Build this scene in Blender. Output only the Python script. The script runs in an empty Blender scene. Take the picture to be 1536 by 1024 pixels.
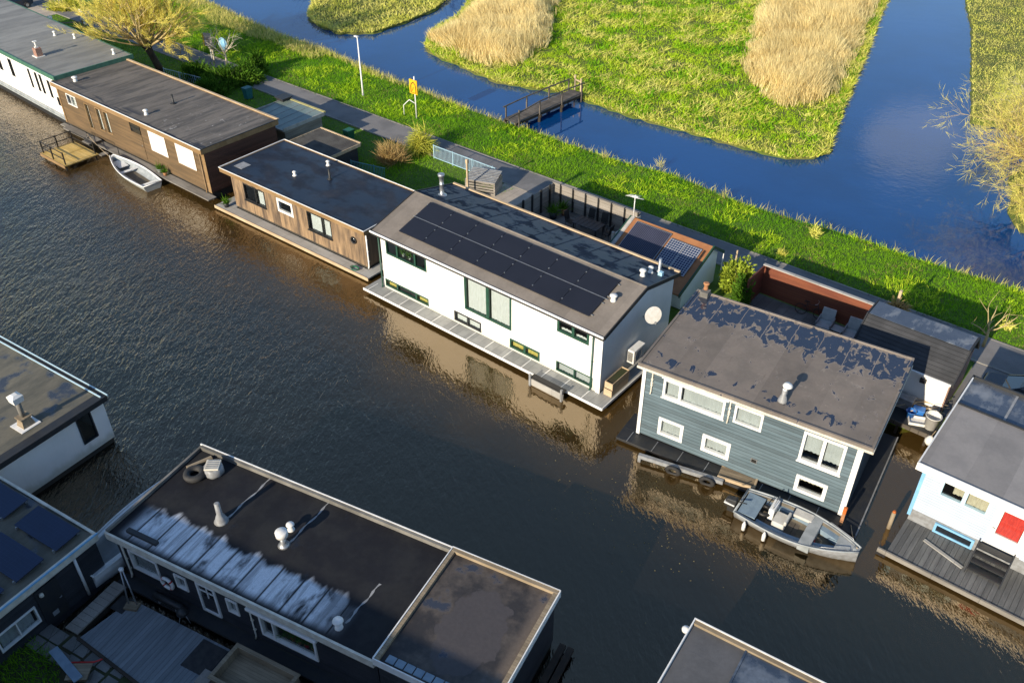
import bpy, bmesh, math, random
import numpy as np
from mathutils import Vector, Matrix

random.seed(11)
rng = np.random.default_rng(11)
S = bpy.context.scene
COL = S.collection
PI = math.pi
R = math.radians

# ------------------------------------------------------------------ camera
FPX, PITCH, CAMH = 1350.0, R(36.9), 30.0
cam = bpy.data.objects.new('camera', bpy.data.cameras.new('camera'))
COL.objects.link(cam)
cam.location = (0, 0, CAMH)
cam.rotation_euler = (PI / 2 - PITCH, 0, 0)
cam.data.sensor_width = 36.0
cam.data.lens = FPX / 1536 * 36.0
cam.data.clip_end = 2000
S.camera = cam


def P(px, py, z=0.0):
    """surveyed point of the photograph on the level z -> metres"""
    cp, sp = math.cos(PITCH), math.sin(PITCH)
    dx, dz = px - 768, 512 - py
    d = (dx, FPX * cp + dz * sp, -FPX * sp + dz * cp)
    t = (z - CAMH) / d[2]
    return Vector((d[0] * t, d[1] * t, z))


class Frame:
    """a house's own axes: u along its water front, v towards the land"""
    def __init__(s, o, az):
        a = R(az)
        s.o = Vector((o[0], o[1], 0))
        s.u = Vector((math.sin(a), math.cos(a), 0))
        s.v = Vector((-math.cos(a), math.sin(a), 0))
        s.rz = PI / 2 - a

    def top(s, px, py, z):
        d = P(px, py, z) - s.o
        return d.dot(s.u), d.dot(s.v)

    def fac(s, px, py, y=0.0):
        c = Vector((0, 0, CAMH)); d = P(px, py, 0) - c
        t = (y - (c - s.o).dot(s.v)) / d.dot(s.v)
        w = c + d * t
        return (w - s.o).dot(s.u), w.z

    def side(s, px, py, x):
        c = Vector((0, 0, CAMH)); d = P(px, py, 0) - c
        t = (x - (c - s.o).dot(s.u)) / d.dot(s.u)
        w = c + d * t
        return (w - s.o).dot(s.v), w.z

    def w(s, u, v, z=0.0):
        return Vector((s.o.x, s.o.y, z)) + s.u * u + s.v * v


# ------------------------------------------------------------------ objects
def tag(o, label=None, cat=None, group=None, kind=None):
    if label: o['label'] = label
    if cat: o['category'] = cat
    if group: o['group'] = group
    if kind: o['kind'] = kind
    return o


def thing(name, label, cat, loc, rz=0.0, group=None):
    o = bpy.data.objects.new(name, None)
    COL.objects.link(o)
    o.location = loc
    o.rotation_euler = (0, 0, rz)
    o.empty_display_size = 0.3
    return tag(o, label, cat, group)


def house(name, label, cat, fr, group=None):
    return thing(name, label, cat, (fr.o.x, fr.o.y, 0), fr.rz, group)


def dup(root, loc, rz, label):
    """copy of a thing with copies of its parts and sub-parts"""
    r = root.copy(); COL.objects.link(r)
    r.location = loc; r.rotation_euler = (0, 0, rz); r['label'] = label
    for ch in list(root.children):
        c = ch.copy(); COL.objects.link(c); c.parent = r
        for g in ch.children:
            d = g.copy(); COL.objects.link(d); d.parent = c
    return r


def front(a, o, z): return (a, -o, z)


def right(x): return lambda a, o, z: (x + o, a, z)


def left(x): return lambda a, o, z: (x - o, a, z)


def back(y): return lambda a, o, z: (a, y + o, z)


class MB:
    def __init__(s):
        s.v, s.f, s.m, s.s = [], [], [], []
        s.mi = 0

    def face(s, pts, smooth=False):
        n = len(s.v); s.v += [tuple(p) for p in pts]
        s.f.append(tuple(range(n, n + len(pts)))); s.m.append(s.mi); s.s.append(smooth)

    def hexa(s, p):      # bottom 4 then top 4
        n = len(s.v); s.v += [tuple(q) for q in p]
        for f in ((3, 2, 1, 0), (4, 5, 6, 7), (0, 1, 5, 4), (1, 2, 6, 5), (2, 3, 7, 6), (3, 0, 4, 7)):
            s.f.append(tuple(n + i for i in f)); s.m.append(s.mi); s.s.append(False)
        return s

    def box(s, x0, x1, y0, y1, z0, z1):
        return s.hexa([(x0, y0, z0), (x1, y0, z0), (x1, y1, z0), (x0, y1, z0), (x0, y0, z1), (x1, y0, z1), (x1, y1, z1), (x0, y1, z1)])

    def mbox(s, mp, a0, a1, o0, o1, z0, z1):
        return s.hexa([mp(a0, o0, z0), mp(a1, o0, z0), mp(a1, o1, z0), mp(a0, o1, z0), mp(a0, o0, z1), mp(a1, o0, z1), mp(a1, o1, z1), mp(a0, o1, z1)])

    def bar(s, a, b, w, h, up=(0, 0, 1)):
        a, b = Vector(a), Vector(b); d = (b - a).normalized(); up = Vector(up)
        if abs(d.dot(up)) > .99: up = Vector((1, 0, 0))
        x = d.cross(up).normalized() * w / 2; y = x.cross(d).normalized() * h / 2
        return s.hexa([a - x - y, a + x - y, b + x - y, b - x - y, a - x + y, a + x + y, b + x + y, b - x + y])

    def prism(s, poly, mp, a0, a1):
        """poly of (p,q) extruded: mp(a,p,q) -> xyz"""
        n = len(s.v); k = len(poly)
        s.v += [tuple(mp(a0, p, q)) for p, q in poly] + [tuple(mp(a1, p, q)) for p, q in poly]
        s.f += [tuple(range(n + k - 1, n - 1, -1)), tuple(range(n + k, n + 2 * k))]
        s.f += [(n + i, n + (i + 1) % k, n + k + (i + 1) % k, n + k + i) for i in range(k)]
        s.m += [s.mi] * (k + 2); s.s += [False] * (k + 2)
        return s

    def tube(s, pts, r, n=8, cap=True):
        pts = [Vector(p) for p in pts]
        rs = r if hasattr(r, '__len__') else [r] * len(pts)
        base = len(s.v); ref = None
        for i, p in enumerate(pts):
            d = (pts[min(i + 1, len(pts) - 1)] - pts[max(i - 1, 0)])
            d = d.normalized() if d.length > 1e-9 else Vector((0, 0, 1))
            if ref is None: ref = Vector((1, 0, 0)) if abs(d.x) < .8 else Vector((0, 1, 0))
            x = (ref - d * ref.dot(d)).normalized(); ref = x; y = d.cross(x)
            for k in range(n):
                a = 2 * PI * k / n
                s.v.append(tuple(p + (x * math.cos(a) + y * math.sin(a)) * rs[i]))
        for i in range(len(pts) - 1):
            for k in range(n):
                a, b = base + i * n + k, base + i * n + (k + 1) % n
                s.f.append((a, b, b + n, a + n)); s.m.append(s.mi); s.s.append(n > 4)
        if cap:
            s.f.append(tuple(range(base + n - 1, base - 1, -1))); s.m.append(s.mi); s.s.append(False)
            t = base + (len(pts) - 1) * n
            s.f.append(tuple(range(t, t + n))); s.m.append(s.mi); s.s.append(False)
        return s

    def cyl(s, x, y, z0, z1, r, n=16, r2=None):
        return s.tube([(x, y, z0), (x, y, z1)], [r, r if r2 is None else r2], n)

    def lathe(s, c, prof, n=20, mp=lambda x, y, z: (x, y, z)):
        base = len(s.v); k = len(prof)
        for (r, z) in prof:
            for i in range(n):
                a = 2 * PI * i / n
                s.v.append(tuple(Vector(c) + Vector(mp(r * math.cos(a), r * math.sin(a), z))))
        for j in range(k - 1):
            for i in range(n):
                a, b = base + j * n + i, base + j * n + (i + 1) % n
                s.f.append((a, b, b + n, a + n)); s.m.append(s.mi); s.s.append(True)
        for j, rev in ((0, True), (k - 1, False)):
            if prof[j][0] > 1e-4:
                f = tuple(range(base + j * n, base + j * n + n))
                s.f.append(f[::-1] if rev else f); s.m.append(s.mi); s.s.append(False)
        return s

    def torus(s, c, R0, r, n=24, k=10, mp=lambda x, y, z: (x, y, z)):
        base = len(s.v)
        for i in range(n):
            a = 2 * PI * i / n
            for j in range(k):
                b = 2 * PI * j / k
                q = R0 + r * math.cos(b)
                s.v.append(tuple(Vector(c) + Vector(mp(q * math.cos(a), q * math.sin(a), r * math.sin(b)))))
        for i in range(n):
            for j in range(k):
                s.f.append((base + i * k + j, base + ((i + 1) % n) * k + j, base + ((i + 1) % n) * k + (j + 1) % k, base + i * k + (j + 1) % k))
                s.m.append(s.mi); s.s.append(True)
        return s

    def sheet(s, rows, smooth=True):
        n = len(s.v); w = len(rows[0])
        for r in rows: s.v += [tuple(p) for p in r]
        for i in range(len(rows) - 1):
            for j in range(w - 1):
                a = n + i * w + j
                s.f.append((a, a + 1, a + w + 1, a + w)); s.m.append(s.mi); s.s.append(smooth)
        return s

    def build(s, name, mats, parent=None, bevel=0.0, loc=None):
        me = bpy.data.meshes.new(name)
        me.from_pydata(s.v, [], s.f)
        for m in (mats if isinstance(mats, (list, tuple)) else [mats]): me.materials.append(m)
        me.polygons.foreach_set('material_index', s.m)
        me.polygons.foreach_set('use_smooth', s.s)
        bm = bmesh.new(); bm.from_mesh(me)
        bmesh.ops.remove_doubles(bm, verts=bm.verts, dist=1e-5)
        bmesh.ops.recalc_face_normals(bm, faces=bm.faces)
        bm.to_mesh(me); bm.free()
        o = bpy.data.objects.new(name, me)
        COL.objects.link(o)
        if parent: o.parent = parent
        if loc is not None: o.location = loc
        if bevel:
            b = o.modifiers.new('edge', 'BEVEL'); b.width = bevel; b.segments = 2; b.limit_method = 'ANGLE'; b.angle_limit = R(40)
        return o


def panel(mb, mp, a0, a1, z0, z1, holes=(), th=.15, clap=0, cd=.06):
    """a wall panel with real openings; clap = pitch of lapped boards"""
    holes = [(max(h[0], a0), min(h[1], a1), max(h[2], z0), min(h[3], z1)) for h in holes]
    A = sorted({a0, a1, *[h[0] for h in holes], *[h[1] for h in holes]})
    Z = sorted({z0, z1, *[h[2] for h in holes], *[h[3] for h in holes]})
    for i in range(len(A) - 1):
        for j in range(len(Z) - 1):
            p, q, r, t = A[i], A[i + 1], Z[j], Z[j + 1]
            ca, cz = (p + q) / 2, (r + t) / 2
            if any(h[0] < ca < h[1] and h[2] < cz < h[3] for h in holes): continue
            if clap:
                k = math.floor(r / clap)
                while k * clap < t - 1e-6:
                    za, zb = max(r, k * clap), min(t, (k + 1) * clap)
                    oa, ob = cd * (1 - (za - k * clap) / clap), cd * (1 - (zb - k * clap) / clap)
                    mb.face([mp(p, oa, za), mp(q, oa, za), mp(q, ob, zb), mp(p, ob, zb)])
                    mb.face([mp(p, 0, za), mp(q, 0, za), mp(q, oa, za), mp(p, oa, za)])
                    k += 1
            else:
                mb.face([mp(p, 0, r), mp(q, 0, r), mp(q, 0, t), mp(p, 0, t)])
            mb.face([mp(p, -th, r), mp(p, -th, t), mp(q, -th, t), mp(q, -th, r)])
    for h in holes:
        for (x, y) in (((h[0], h[2]), (h[1], h[2])), ((h[1], h[2]), (h[1], h[3])), ((h[1], h[3]), (h[0], h[3])), ((h[0], h[3]), (h[0], h[2]))):
            mb.face([mp(x[0], 0, x[1]), mp(y[0], 0, y[1]), mp(y[0], -th, y[1]), mp(x[0], -th, x[1])])


def shell(H, mats, u0, u1, v0, v1, z0, z1, fh=(), rh=(), clap=0, floor=True, name='wall'):
    """four walls and the floor inside; fh / rh = openings of the front and of the right-hand wall"""
    mb = MB()
    fm = lambda a, o, z: (a, v0 - o, z)
    panel(mb, fm, u0, u1, z0, z1, fh, clap=clap)
    panel(mb, right(u1), v0, v1, z0, z1, rh, clap=clap)
    panel(mb, back(v1), u0, u1, z0, z1, (), clap=clap)
    panel(mb, left(u0), v0, v1, z0, z1, (), clap=clap)
    if floor:
        mb.mi = 1
        mb.face([(u0 + .1, v0 + .1, z0 + .03), (u1 - .1, v0 + .1, z0 + .03), (u1 - .1, v1 - .1, z0 + .03), (u0 + .1, v1 - .1, z0 + .03)])
    return mb.build(name, mats, H)


def window(H, mp, rect, fm, gm, cols=(0, 1), rows=(0, 1), fw=.07, mw=.06, proud=.035, depth=.1, curtain=None, cm=None, sill=None, name='window', label=None):
    a0, a1, z0, z1 = rect
    mb = MB()
    mb.mbox(mp, a0, a1, -depth, proud, z0, z0 + fw)
    mb.mbox(mp, a0, a1, -depth, proud, z1 - fw, z1)
    mb.mbox(mp, a0, a0 + fw, -depth, proud, z0 + fw, z1 - fw)
    mb.mbox(mp, a1 - fw, a1, -depth, proud, z0 + fw, z1 - fw)
    ia, ib, iz, it = a0 + fw, a1 - fw, z0 + fw, z1 - fw
    for c in cols[1:-1]:
        x = a0 + (a1 - a0) * c
        mb.mbox(mp, x - mw / 2, x + mw / 2, -depth, proud - .006, iz, it)
    for r in rows[1:-1]:
        z = z0 + (z1 - z0) * r
        mb.mbox(mp, ia, ib, -depth, proud - .009, z - mw / 2, z + mw / 2)
    if sill:
        mb.mbox(mp, a0 - .05, a1 + .05, 0.002, .1, z0 - .06, z0 - .002)
    f = mb.build(name, fm, H, bevel=.006)
    if label: f['label'] = label
    g = MB(); g.mbox(mp, ia - .01, ib + .01, -.062, -.05, iz - .01, it + .01)
    g.build('pane', gm, f)
    if curtain:
        for (c0, c1, h0, h1) in curtain:
            k = MB(); n = max(4, int((c1 - c0) * (a1 - a0) / .06))
            rows_ = [[], []]
            for i in range(n + 1):
                a = a0 + (a1 - a0) * (c0 + (c1 - c0) * i / n)
                o = -.17 + .028 * math.sin(i * 2.1) + .012 * math.sin(i * .9)
                rows_[0].append(mp(a, o, z0 + (z1 - z0) * h0)); rows_[1].append(mp(a, o, z0 + (z1 - z0) * h1))
            k.sheet(rows_); k.build('curtain', cm, f)
    return f


def flat_roof(H, u0, u1, v0, v1, z, mat, edge, lip=.08, drop=.25, th=.12, ew=.07, name='roof', slope=0.0):
    """roof sheet with a raised edge trim all round; slope = rise towards the land"""
    zz = lambda v: z + slope * (v - v0)
    mb = MB()
    i = ew - .01
    mb.hexa([(u0 + i, v0 + i, z - th), (u1 - i, v0 + i, z - th), (u1 - i, v1 - i, zz(v1) - th), (u0 + i, v1 - i, zz(v1) - th),
             (u0 + i, v0 + i, z), (u1 - i, v0 + i, z), (u1 - i, v1 - i, zz(v1)), (u0 + i, v1 - i, zz(v1))])
    r = mb.build(name, mat, H)
    e = MB()
    def seg(a, b, c, d):
        lo = [(a, c), (b, c), (b, d), (a, d)]
        e.hexa([(x, y, zz(y) - drop) for x, y in lo] + [(x, y, zz(y) + lip) for x, y in lo])
    seg(u0, u1, v0, v0 + ew); seg(u0, u1, v1 - ew, v1)
    seg(u0, u0 + ew, v0 + ew, v1 - ew); seg(u1 - ew, u1, v0 + ew, v1 - ew)
    e.build('fascia', edge, r, bevel=.01)
    return r


# ------------------------------------------------------------------ vegetation helpers
def mesh_np(name, V, loops, starts, mats, parent=None):
    me = bpy.data.meshes.new(name)
    me.vertices.add(len(V)); me.vertices.foreach_set('co', V.astype(np.float32).ravel())
    me.loops.add(len(loops)); me.loops.foreach_set('vertex_index', loops.astype(np.int32))
    me.polygons.add(len(starts)); me.polygons.foreach_set('loop_start', starts.astype(np.int32))
    me.update(calc_edges=True); me.validate()
    for m in (mats if isinstance(mats, (list, tuple)) else [mats]): me.materials.append(m)
    o = bpy.data.objects.new(name, me); COL.objects.link(o)
    if parent: o.parent = parent
    return o


def blades(name, pts, dirs, width, mat, parent=None, bend=0.0, seg=1):
    """one tapering blade per point; dirs carry the length"""
    n = len(pts); pts = np.asarray(pts, float); dirs = np.asarray(dirs, float)
    width = np.broadcast_to(width, (n,))[:, None]
    r = rng.normal(size=(n, 3)); side = np.cross(dirs, r)
    side /= np.linalg.norm(side, axis=1, keepdims=True) + 1e-9
    if seg == 1:
        V = np.stack([pts - side * width / 2, pts + side * width / 2, pts + dirs], 1).reshape(-1, 3)
        loops = np.arange(3 * n); st = np.arange(n) * 3
    else:
        L = np.linalg.norm(dirs, axis=1, keepdims=True)
        b = rng.normal(size=(n, 3)) * [1, 1, 0]; b /= np.linalg.norm(b, axis=1, keepdims=True) + 1e-9
        bv = b * L * np.broadcast_to(bend, (n,))[:, None]
        m = pts + dirs * .55 + bv * .25
        t = pts + dirs * .97 + bv
        V = np.stack([pts - side * width / 2, pts + side * width / 2, m + side * width * .4, m - side * width * .4, t], 1).reshape(-1, 3)
        k = np.arange(n)[:, None] * 5
        loops = np.concatenate([k + [0, 1, 2, 3], k + [3, 2, 4]], 1).ravel()
        st = np.stack([np.arange(n) * 7, np.arange(n) * 7 + 4], 1).ravel()
    return mesh_np(name, V, loops, st, mat, parent)


def inpoly(pts, poly):
    x, y = pts[:, 0], pts[:, 1]; r = np.zeros(len(pts), bool); j = len(poly) - 1
    for i in range(len(poly)):
        xi, yi = poly[i]; xj, yj = poly[j]
        if yi != yj:
            r ^= ((yi > y) != (yj > y)) & (x < (xj - xi) * (y - yi) / (yj - yi) + xi)
        j = i
    return r


def scatter(poly, dens):
    p = np.array(poly, float); lo, hi = p.min(0), p.max(0)
    n = int(dens * np.prod(hi - lo)); q = rng.uniform(lo, hi, (n, 2))
    return q[inpoly(q, poly)]


def vnoise(xy, sc, seed=0):
    """cheap smooth value noise"""
    g = np.random.default_rng(seed).random((64, 64)); q = xy * sc
    i = np.floor(q).astype(int); f = q - i; f = f * f * (3 - 2 * f)
    a = g[i[:, 0] % 64, i[:, 1] % 64]; b = g[(i[:, 0] + 1) % 64, i[:, 1] % 64]
    c = g[i[:, 0] % 64, (i[:, 1] + 1) % 64]; d = g[(i[:, 0] + 1) % 64, (i[:, 1] + 1) % 64]
    return (a * (1 - f[:, 0]) + b * f[:, 0]) * (1 - f[:, 1]) + (c * (1 - f[:, 0]) + d * f[:, 0]) * f[:, 1]


def lean(n, h, up=1.0, sp=.5, wind=(0, 0)):
    d = rng.normal(size=(n, 3)) * [sp, sp, 0] + [wind[0], wind[1], up]
    d /= np.linalg.norm(d, axis=1, keepdims=True)
    return d * np.broadcast_to(h, (n,))[:, None]


def branch(mb, p, d, L, r, depth, kids, tips, droop=0.0, n=5, spread=.7, tw=.5):
    """recursive limb of a bare tree; collects points for twigs"""
    pts, rs = [Vector(p)], [r]; d = Vector(d).normalized(); k = 4
    for i in range(k):
        d = (d + Vector((random.gauss(0, .13), random.gauss(0, .13), random.gauss(0, .08) - droop))).normalized()
        pts.append(pts[-1] + d * L / k); rs.append(r * (1 - (i + 1) / k * .55))
    mb.tube(pts, rs, n)
    tips += [(pts[i], d.copy(), depth) for i in range(2, k + 1)]
    if depth > 0:
        for i in range(kids):
            t = random.randint(1, k)
            a = random.uniform(0, 2 * PI)
            s = d.orthogonal().normalized(); s = Matrix.Rotation(a, 3, d) @ s
            branch(mb, pts[t], d * (1 - spread * .5) + s * spread * random.uniform(.6, 1.1), L * random.uniform(.5, .75), rs[t] * .62, depth - 1, kids, tips, droop, max(3, n - 1), spread, tw)
# ------------------------------------------------------------------ materials
def nm(name):
    m = bpy.data.materials.new(name); m.use_nodes = True
    nt = m.node_tree; nt.nodes.clear()
    out = nt.nodes.new('ShaderNodeOutputMaterial'); b = nt.nodes.new('ShaderNodeBsdfPrincipled')
    nt.links.new(b.outputs[0], out.inputs[0])
    return m, nt, b


class NT:
    """short-hand for wiring nodes"""
    def __init__(s, nt): s.nt = nt
    def n(s, t, **k):
        x = s.nt.nodes.new('ShaderNode' + t)
        for a, b in k.items(): setattr(x, a, b)
        return x
    def set(s, sock, v):
        if isinstance(v, bpy.types.NodeSocket): s.nt.links.new(v, sock)
        else: sock.default_value = v
    def math(s, op, a, b=0.0, c=0.0, clamp=False):
        x = s.n('Math', operation=op, use_clamp=clamp)
        for i, v in enumerate((a, b, c)): s.set(x.inputs[i], v)
        return x.outputs[0]
    def mix(s, f, a, b):
        x = s.n('Mix', data_type='RGBA'); s.set(x.inputs[0], f)
        for i, v in ((6, a), (7, b)):
            s.set(x.inputs[i], (*v, 1) if isinstance(v, tuple) and len(v) == 3 else v)
        return x.outputs[2]
    def mixf(s, f, a, b):
        x = s.n('Mix', data_type='FLOAT'); s.set(x.inputs[0], f); s.set(x.inputs[2], a); s.set(x.inputs[3], b)
        return x.outputs[0]
    def mul(s, c, f):      # colour times value
        x = s.n('Mix', data_type='RGBA', blend_type='MULTIPLY'); x.inputs[0].default_value = 1
        s.set(x.inputs[6], c); s.set(x.inputs[7], f); return x.outputs[2]
    def obj(s, scale=(1, 1, 1), rot=0.0):
        t = s.n('TexCoord'); m = s.n('Mapping'); m.inputs['Scale'].default_value = scale; m.inputs['Rotation'].default_value = (0, 0, rot)
        s.nt.links.new(t.outputs['Object'], m.inputs[0]); return m.outputs[0]
    def noise(s, vec, sc, det=5.0, rough=.55, dist=0.0):
        x = s.n('TexNoise'); s.set(x.inputs['Vector'], vec); x.inputs['Scale'].default_value = sc; x.inputs['Detail'].default_value = det
        x.inputs['Roughness'].default_value = rough; x.inputs['Distortion'].default_value = dist
        return x.outputs['Fac']
    def step(s, v, a, b):
        x = s.n('MapRange', interpolation_type='SMOOTHSTEP'); s.set(x.inputs[0], v); x.inputs[1].default_value = a; x.inputs[2].default_value = b
        return x.outputs[0]
    def bump(s, h, st, d=.02, nrm=None):
        x = s.n('Bump'); x.inputs['Strength'].default_value = st; x.inputs['Distance'].default_value = d; s.set(x.inputs['Height'], h)
        if nrm is not None: s.set(x.inputs['Normal'], nrm)
        return x.outputs[0]
    def xyz(s):
        t = s.n('TexCoord'); x = s.n('SeparateXYZ'); s.nt.links.new(t.outputs['Object'], x.inputs[0]); return x.outputs


def pm(name, c1, c2=None, sc=2.0, rough=.7, bump=.25, bsc=50.0, stretch=(1, 1, 1), plank=None, metal=0.0, spec=.4, fine=.3, lo=.35, hi=.65):
    """procedural surface: two tones in large patches, fine mottling, optional boards (axis, width, gap, tone spread)"""
    m, nt, b = nm(name); T = NT(nt)
    v = T.obj(stretch)
    c2 = c2 or tuple(x * .8 for x in c1)
    col = T.mix(T.step(T.noise(v, sc, 6), lo, hi), c1, c2)
    f = T.noise(v, bsc, 4)
    tone = T.math('MULTIPLY_ADD', f, fine * 2, 1 - fine)
    h = T.math('MULTIPLY', f, .35)
    if plank:
        ax, w, gap, var = plank
        x = T.math('DIVIDE', T.xyz()[ax], w)
        wn = T.n('TexWhiteNoise', noise_dimensions='1D'); T.set(wn.inputs['W'], T.math('FLOOR', x))
        tone = T.math('MULTIPLY', tone, T.math('MULTIPLY_ADD', wn.outputs['Value'], var, 1 - var / 2))
        e = T.math('PINGPONG', x, .5)
        tone = T.math('MULTIPLY', tone, T.math('MULTIPLY_ADD', T.step(e, gap * .3, gap * 1.1), .5, .5))      # dark joints; on lapped boards they paint the shadow line under each
        h = T.math('ADD', h, T.math('MULTIPLY', T.step(e, 0.0, gap), 2.0))
    cv = T.n('CombineXYZ')
    for i in range(3): T.set(cv.inputs[i], tone)
    T.set(b.inputs['Base Color'], T.mul(col, cv.outputs[0]))
    b.inputs['Roughness'].default_value = rough; b.inputs['Metallic'].default_value = metal; b.inputs['Specular IOR Level'].default_value = spec
    if bump: T.set(b.inputs['Normal'], T.bump(h, bump, .02))
    return m


def roofmat(name, c1, c2, seam=None, wet=None, frost=None, rough=.75, mottled=.35, streak=(1, 1, 1), wetdark=.35, wetrough=.09, patches=None, sky_film=(.03, .045, .075), spec=.4):
    """bitumen felt: sheets with seams (axis, pitch); wet(T, xyz, vec) gives a 0..1 mask of wet felt coloured by film; frost likewise of rime"""
    m, nt, b = nm(name); T = NT(nt)
    v = T.obj(); vs = T.obj(streak); X = T.xyz()
    col = T.mix(T.step(T.noise(vs, .9, 7, .62), .38, .66), c1, c2)
    f = T.noise(v, 90, 3)
    tone = T.math('MULTIPLY_ADD', T.noise(vs, 7, 6, .65), mottled * 2, 1 - mottled)
    tone = T.math('MULTIPLY', tone, T.math('MULTIPLY_ADD', f, .5, .75))
    h = T.math('MULTIPLY', f, .25)
    if seam:
        ax, w = seam
        wob = T.math('MULTIPLY', T.noise(v, 1.5, 2), .05)
        x = T.math('DIVIDE', T.math('ADD', X[ax], wob), w)
        wn = T.n('TexWhiteNoise', noise_dimensions='1D'); T.set(wn.inputs['W'], T.math('FLOOR', x))
        tone = T.math('MULTIPLY', tone, T.math('MULTIPLY_ADD', wn.outputs['Value'], .22, .89))
        h = T.math('ADD', h, T.math('FRACT', x))
    if patches:
        for fn, c in patches: col = T.mix(fn(T, X, v), col, c)
    cv = T.n('CombineXYZ')
    for i in range(3): T.set(cv.inputs[i], tone)
    col = T.mul(col, cv.outputs[0])
    rg = T.math('MULTIPLY_ADD', T.noise(v, 3, 4), .25, rough - .12)
    nrm = T.bump(h, .35, .02)
    b.inputs['Specular IOR Level'].default_value = spec
    if frost:
        k = frost(T, X, v); col = T.mix(k, col, (.80, .82, .86)); 
    if wet:
        k = wet(T, X, v)
        dark = T.mix(.6, T.mul(col, (wetdark, wetdark, wetdark, 1)), sky_film)  # wet patches take a bluish colour painted for the reflected sky
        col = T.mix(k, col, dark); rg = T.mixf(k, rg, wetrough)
        mx = T.n('Mix', data_type='VECTOR'); T.set(mx.inputs[0], T.math('MULTIPLY', k, .85))
        g = T.n('NewGeometry'); T.set(mx.inputs[4], nrm); T.set(mx.inputs[5], g.outputs['Normal'])
        nrm = mx.outputs[1]
        T.set(b.inputs['Specular IOR Level'], T.mixf(k, spec, min(1.0, spec * 2.5)))
    T.set(b.inputs['Base Color'], col); T.set(b.inputs['Roughness'], rg); T.set(b.inputs['Normal'], nrm)
    return m


def glass(name, tint=(.90, .93, .93), gl=1.0):
    m = bpy.data.materials.new(name); m.use_nodes = True; nt = m.node_tree; nt.nodes.clear(); T = NT(nt)
    o = T.n('OutputMaterial'); mx = T.n('MixShader'); lw = T.n('LayerWeight'); lw.inputs[0].default_value = .5; fk = T.math('MULTIPLY_ADD', T.math('POWER', lw.outputs['Facing'], 4.0), .85, .05)
    t = T.n('BsdfTransparent'); t.inputs[0].default_value = (*tint, 1)
    g = T.n('BsdfGlossy'); g.inputs['Roughness'].default_value = .02; g.inputs[0].default_value = (gl, gl, gl, 1)
    nt.links.new(fk, mx.inputs[0]); nt.links.new(t.outputs[0], mx.inputs[1]); nt.links.new(g.outputs[0], mx.inputs[2]); nt.links.new(mx.outputs[0], o.inputs[0])
    return m


def foliage(name, c1, c2, c3, sc=.25, trans=.35, isl=.5, fsc=2.5):
    """leaf / blade surface, toned in clumps and from blade to blade"""
    m = bpy.data.materials.new(name); m.use_nodes = True; nt = m.node_tree; nt.nodes.clear(); T = NT(nt)
    o = T.n('OutputMaterial'); v = T.obj()
    a = T.mix(T.step(T.noise(v, sc, 4), .35, .65), c1, c2)
    a = T.mix(T.math('MULTIPLY', T.step(T.noise(v, fsc, 3), .45, .75), .7), a, c3)
    g = T.n('NewGeometry')
    k = T.math('MULTIPLY_ADD', g.outputs['Random Per Island'], isl, 1 - isl / 2)
    cv = T.n('CombineXYZ')
    for i in range(3): T.set(cv.inputs[i], k)
    a = T.mul(a, cv.outputs[0])
    d = T.n('BsdfDiffuse'); t = T.n('BsdfTranslucent'); mx = T.n('MixShader'); mx.inputs[0].default_value = trans
    T.set(d.inputs[0], a); T.set(t.inputs[0], a)
    nt.links.new(d.outputs[0], mx.inputs[1]); nt.links.new(t.outputs[0], mx.inputs[2]); nt.links.new(mx.outputs[0], o.inputs[0])
    return m


def water(name, base, rot, s1, s2, strength, calm=None, rough=.03, ior=1.33, dark_mix=None, spec=.5):
    m, nt, b = nm(name); T = NT(nt)
    a = T.noise(T.obj(s1, rot), 1.0, 2, .5, .5)
    c = T.noise(T.obj(s2, rot), 1.0, 2, .5, .3)
    e = T.noise(T.obj((s1[0] * .3, s1[1] * .35, 1), rot + .3), 1.0, 2, .5, .2)
    h = T.math('ADD', T.math('MULTIPLY', a, 1.0), T.math('ADD', T.math('MULTIPLY', c, .4), T.math('MULTIPLY', e, 1.2)))
    big = T.noise(T.obj((.045, .07, 1), rot), 1.0, 3)
    amp = T.math('MULTIPLY_ADD', T.step(big, .3, .7), .9, .45)
    if calm: amp = T.math('MULTIPLY', amp, calm(T))
    h = T.math('MULTIPLY', h, amp)
    T.set(b.inputs['Normal'], T.bump(h, 1.0, strength))
    col = T.mix(T.step(T.noise(T.obj(), .12, 5), .35, .7), base, tuple(x * .75 for x in base))
    if dark_mix: col = T.mix(dark_mix[0](T), col, dark_mix[1])
    T.set(b.inputs['Base Color'], col)
    b.inputs['Roughness'].default_value = rough; b.inputs['IOR'].default_value = ior; b.inputs['Specular IOR Level'].default_value = spec
    return m


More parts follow.
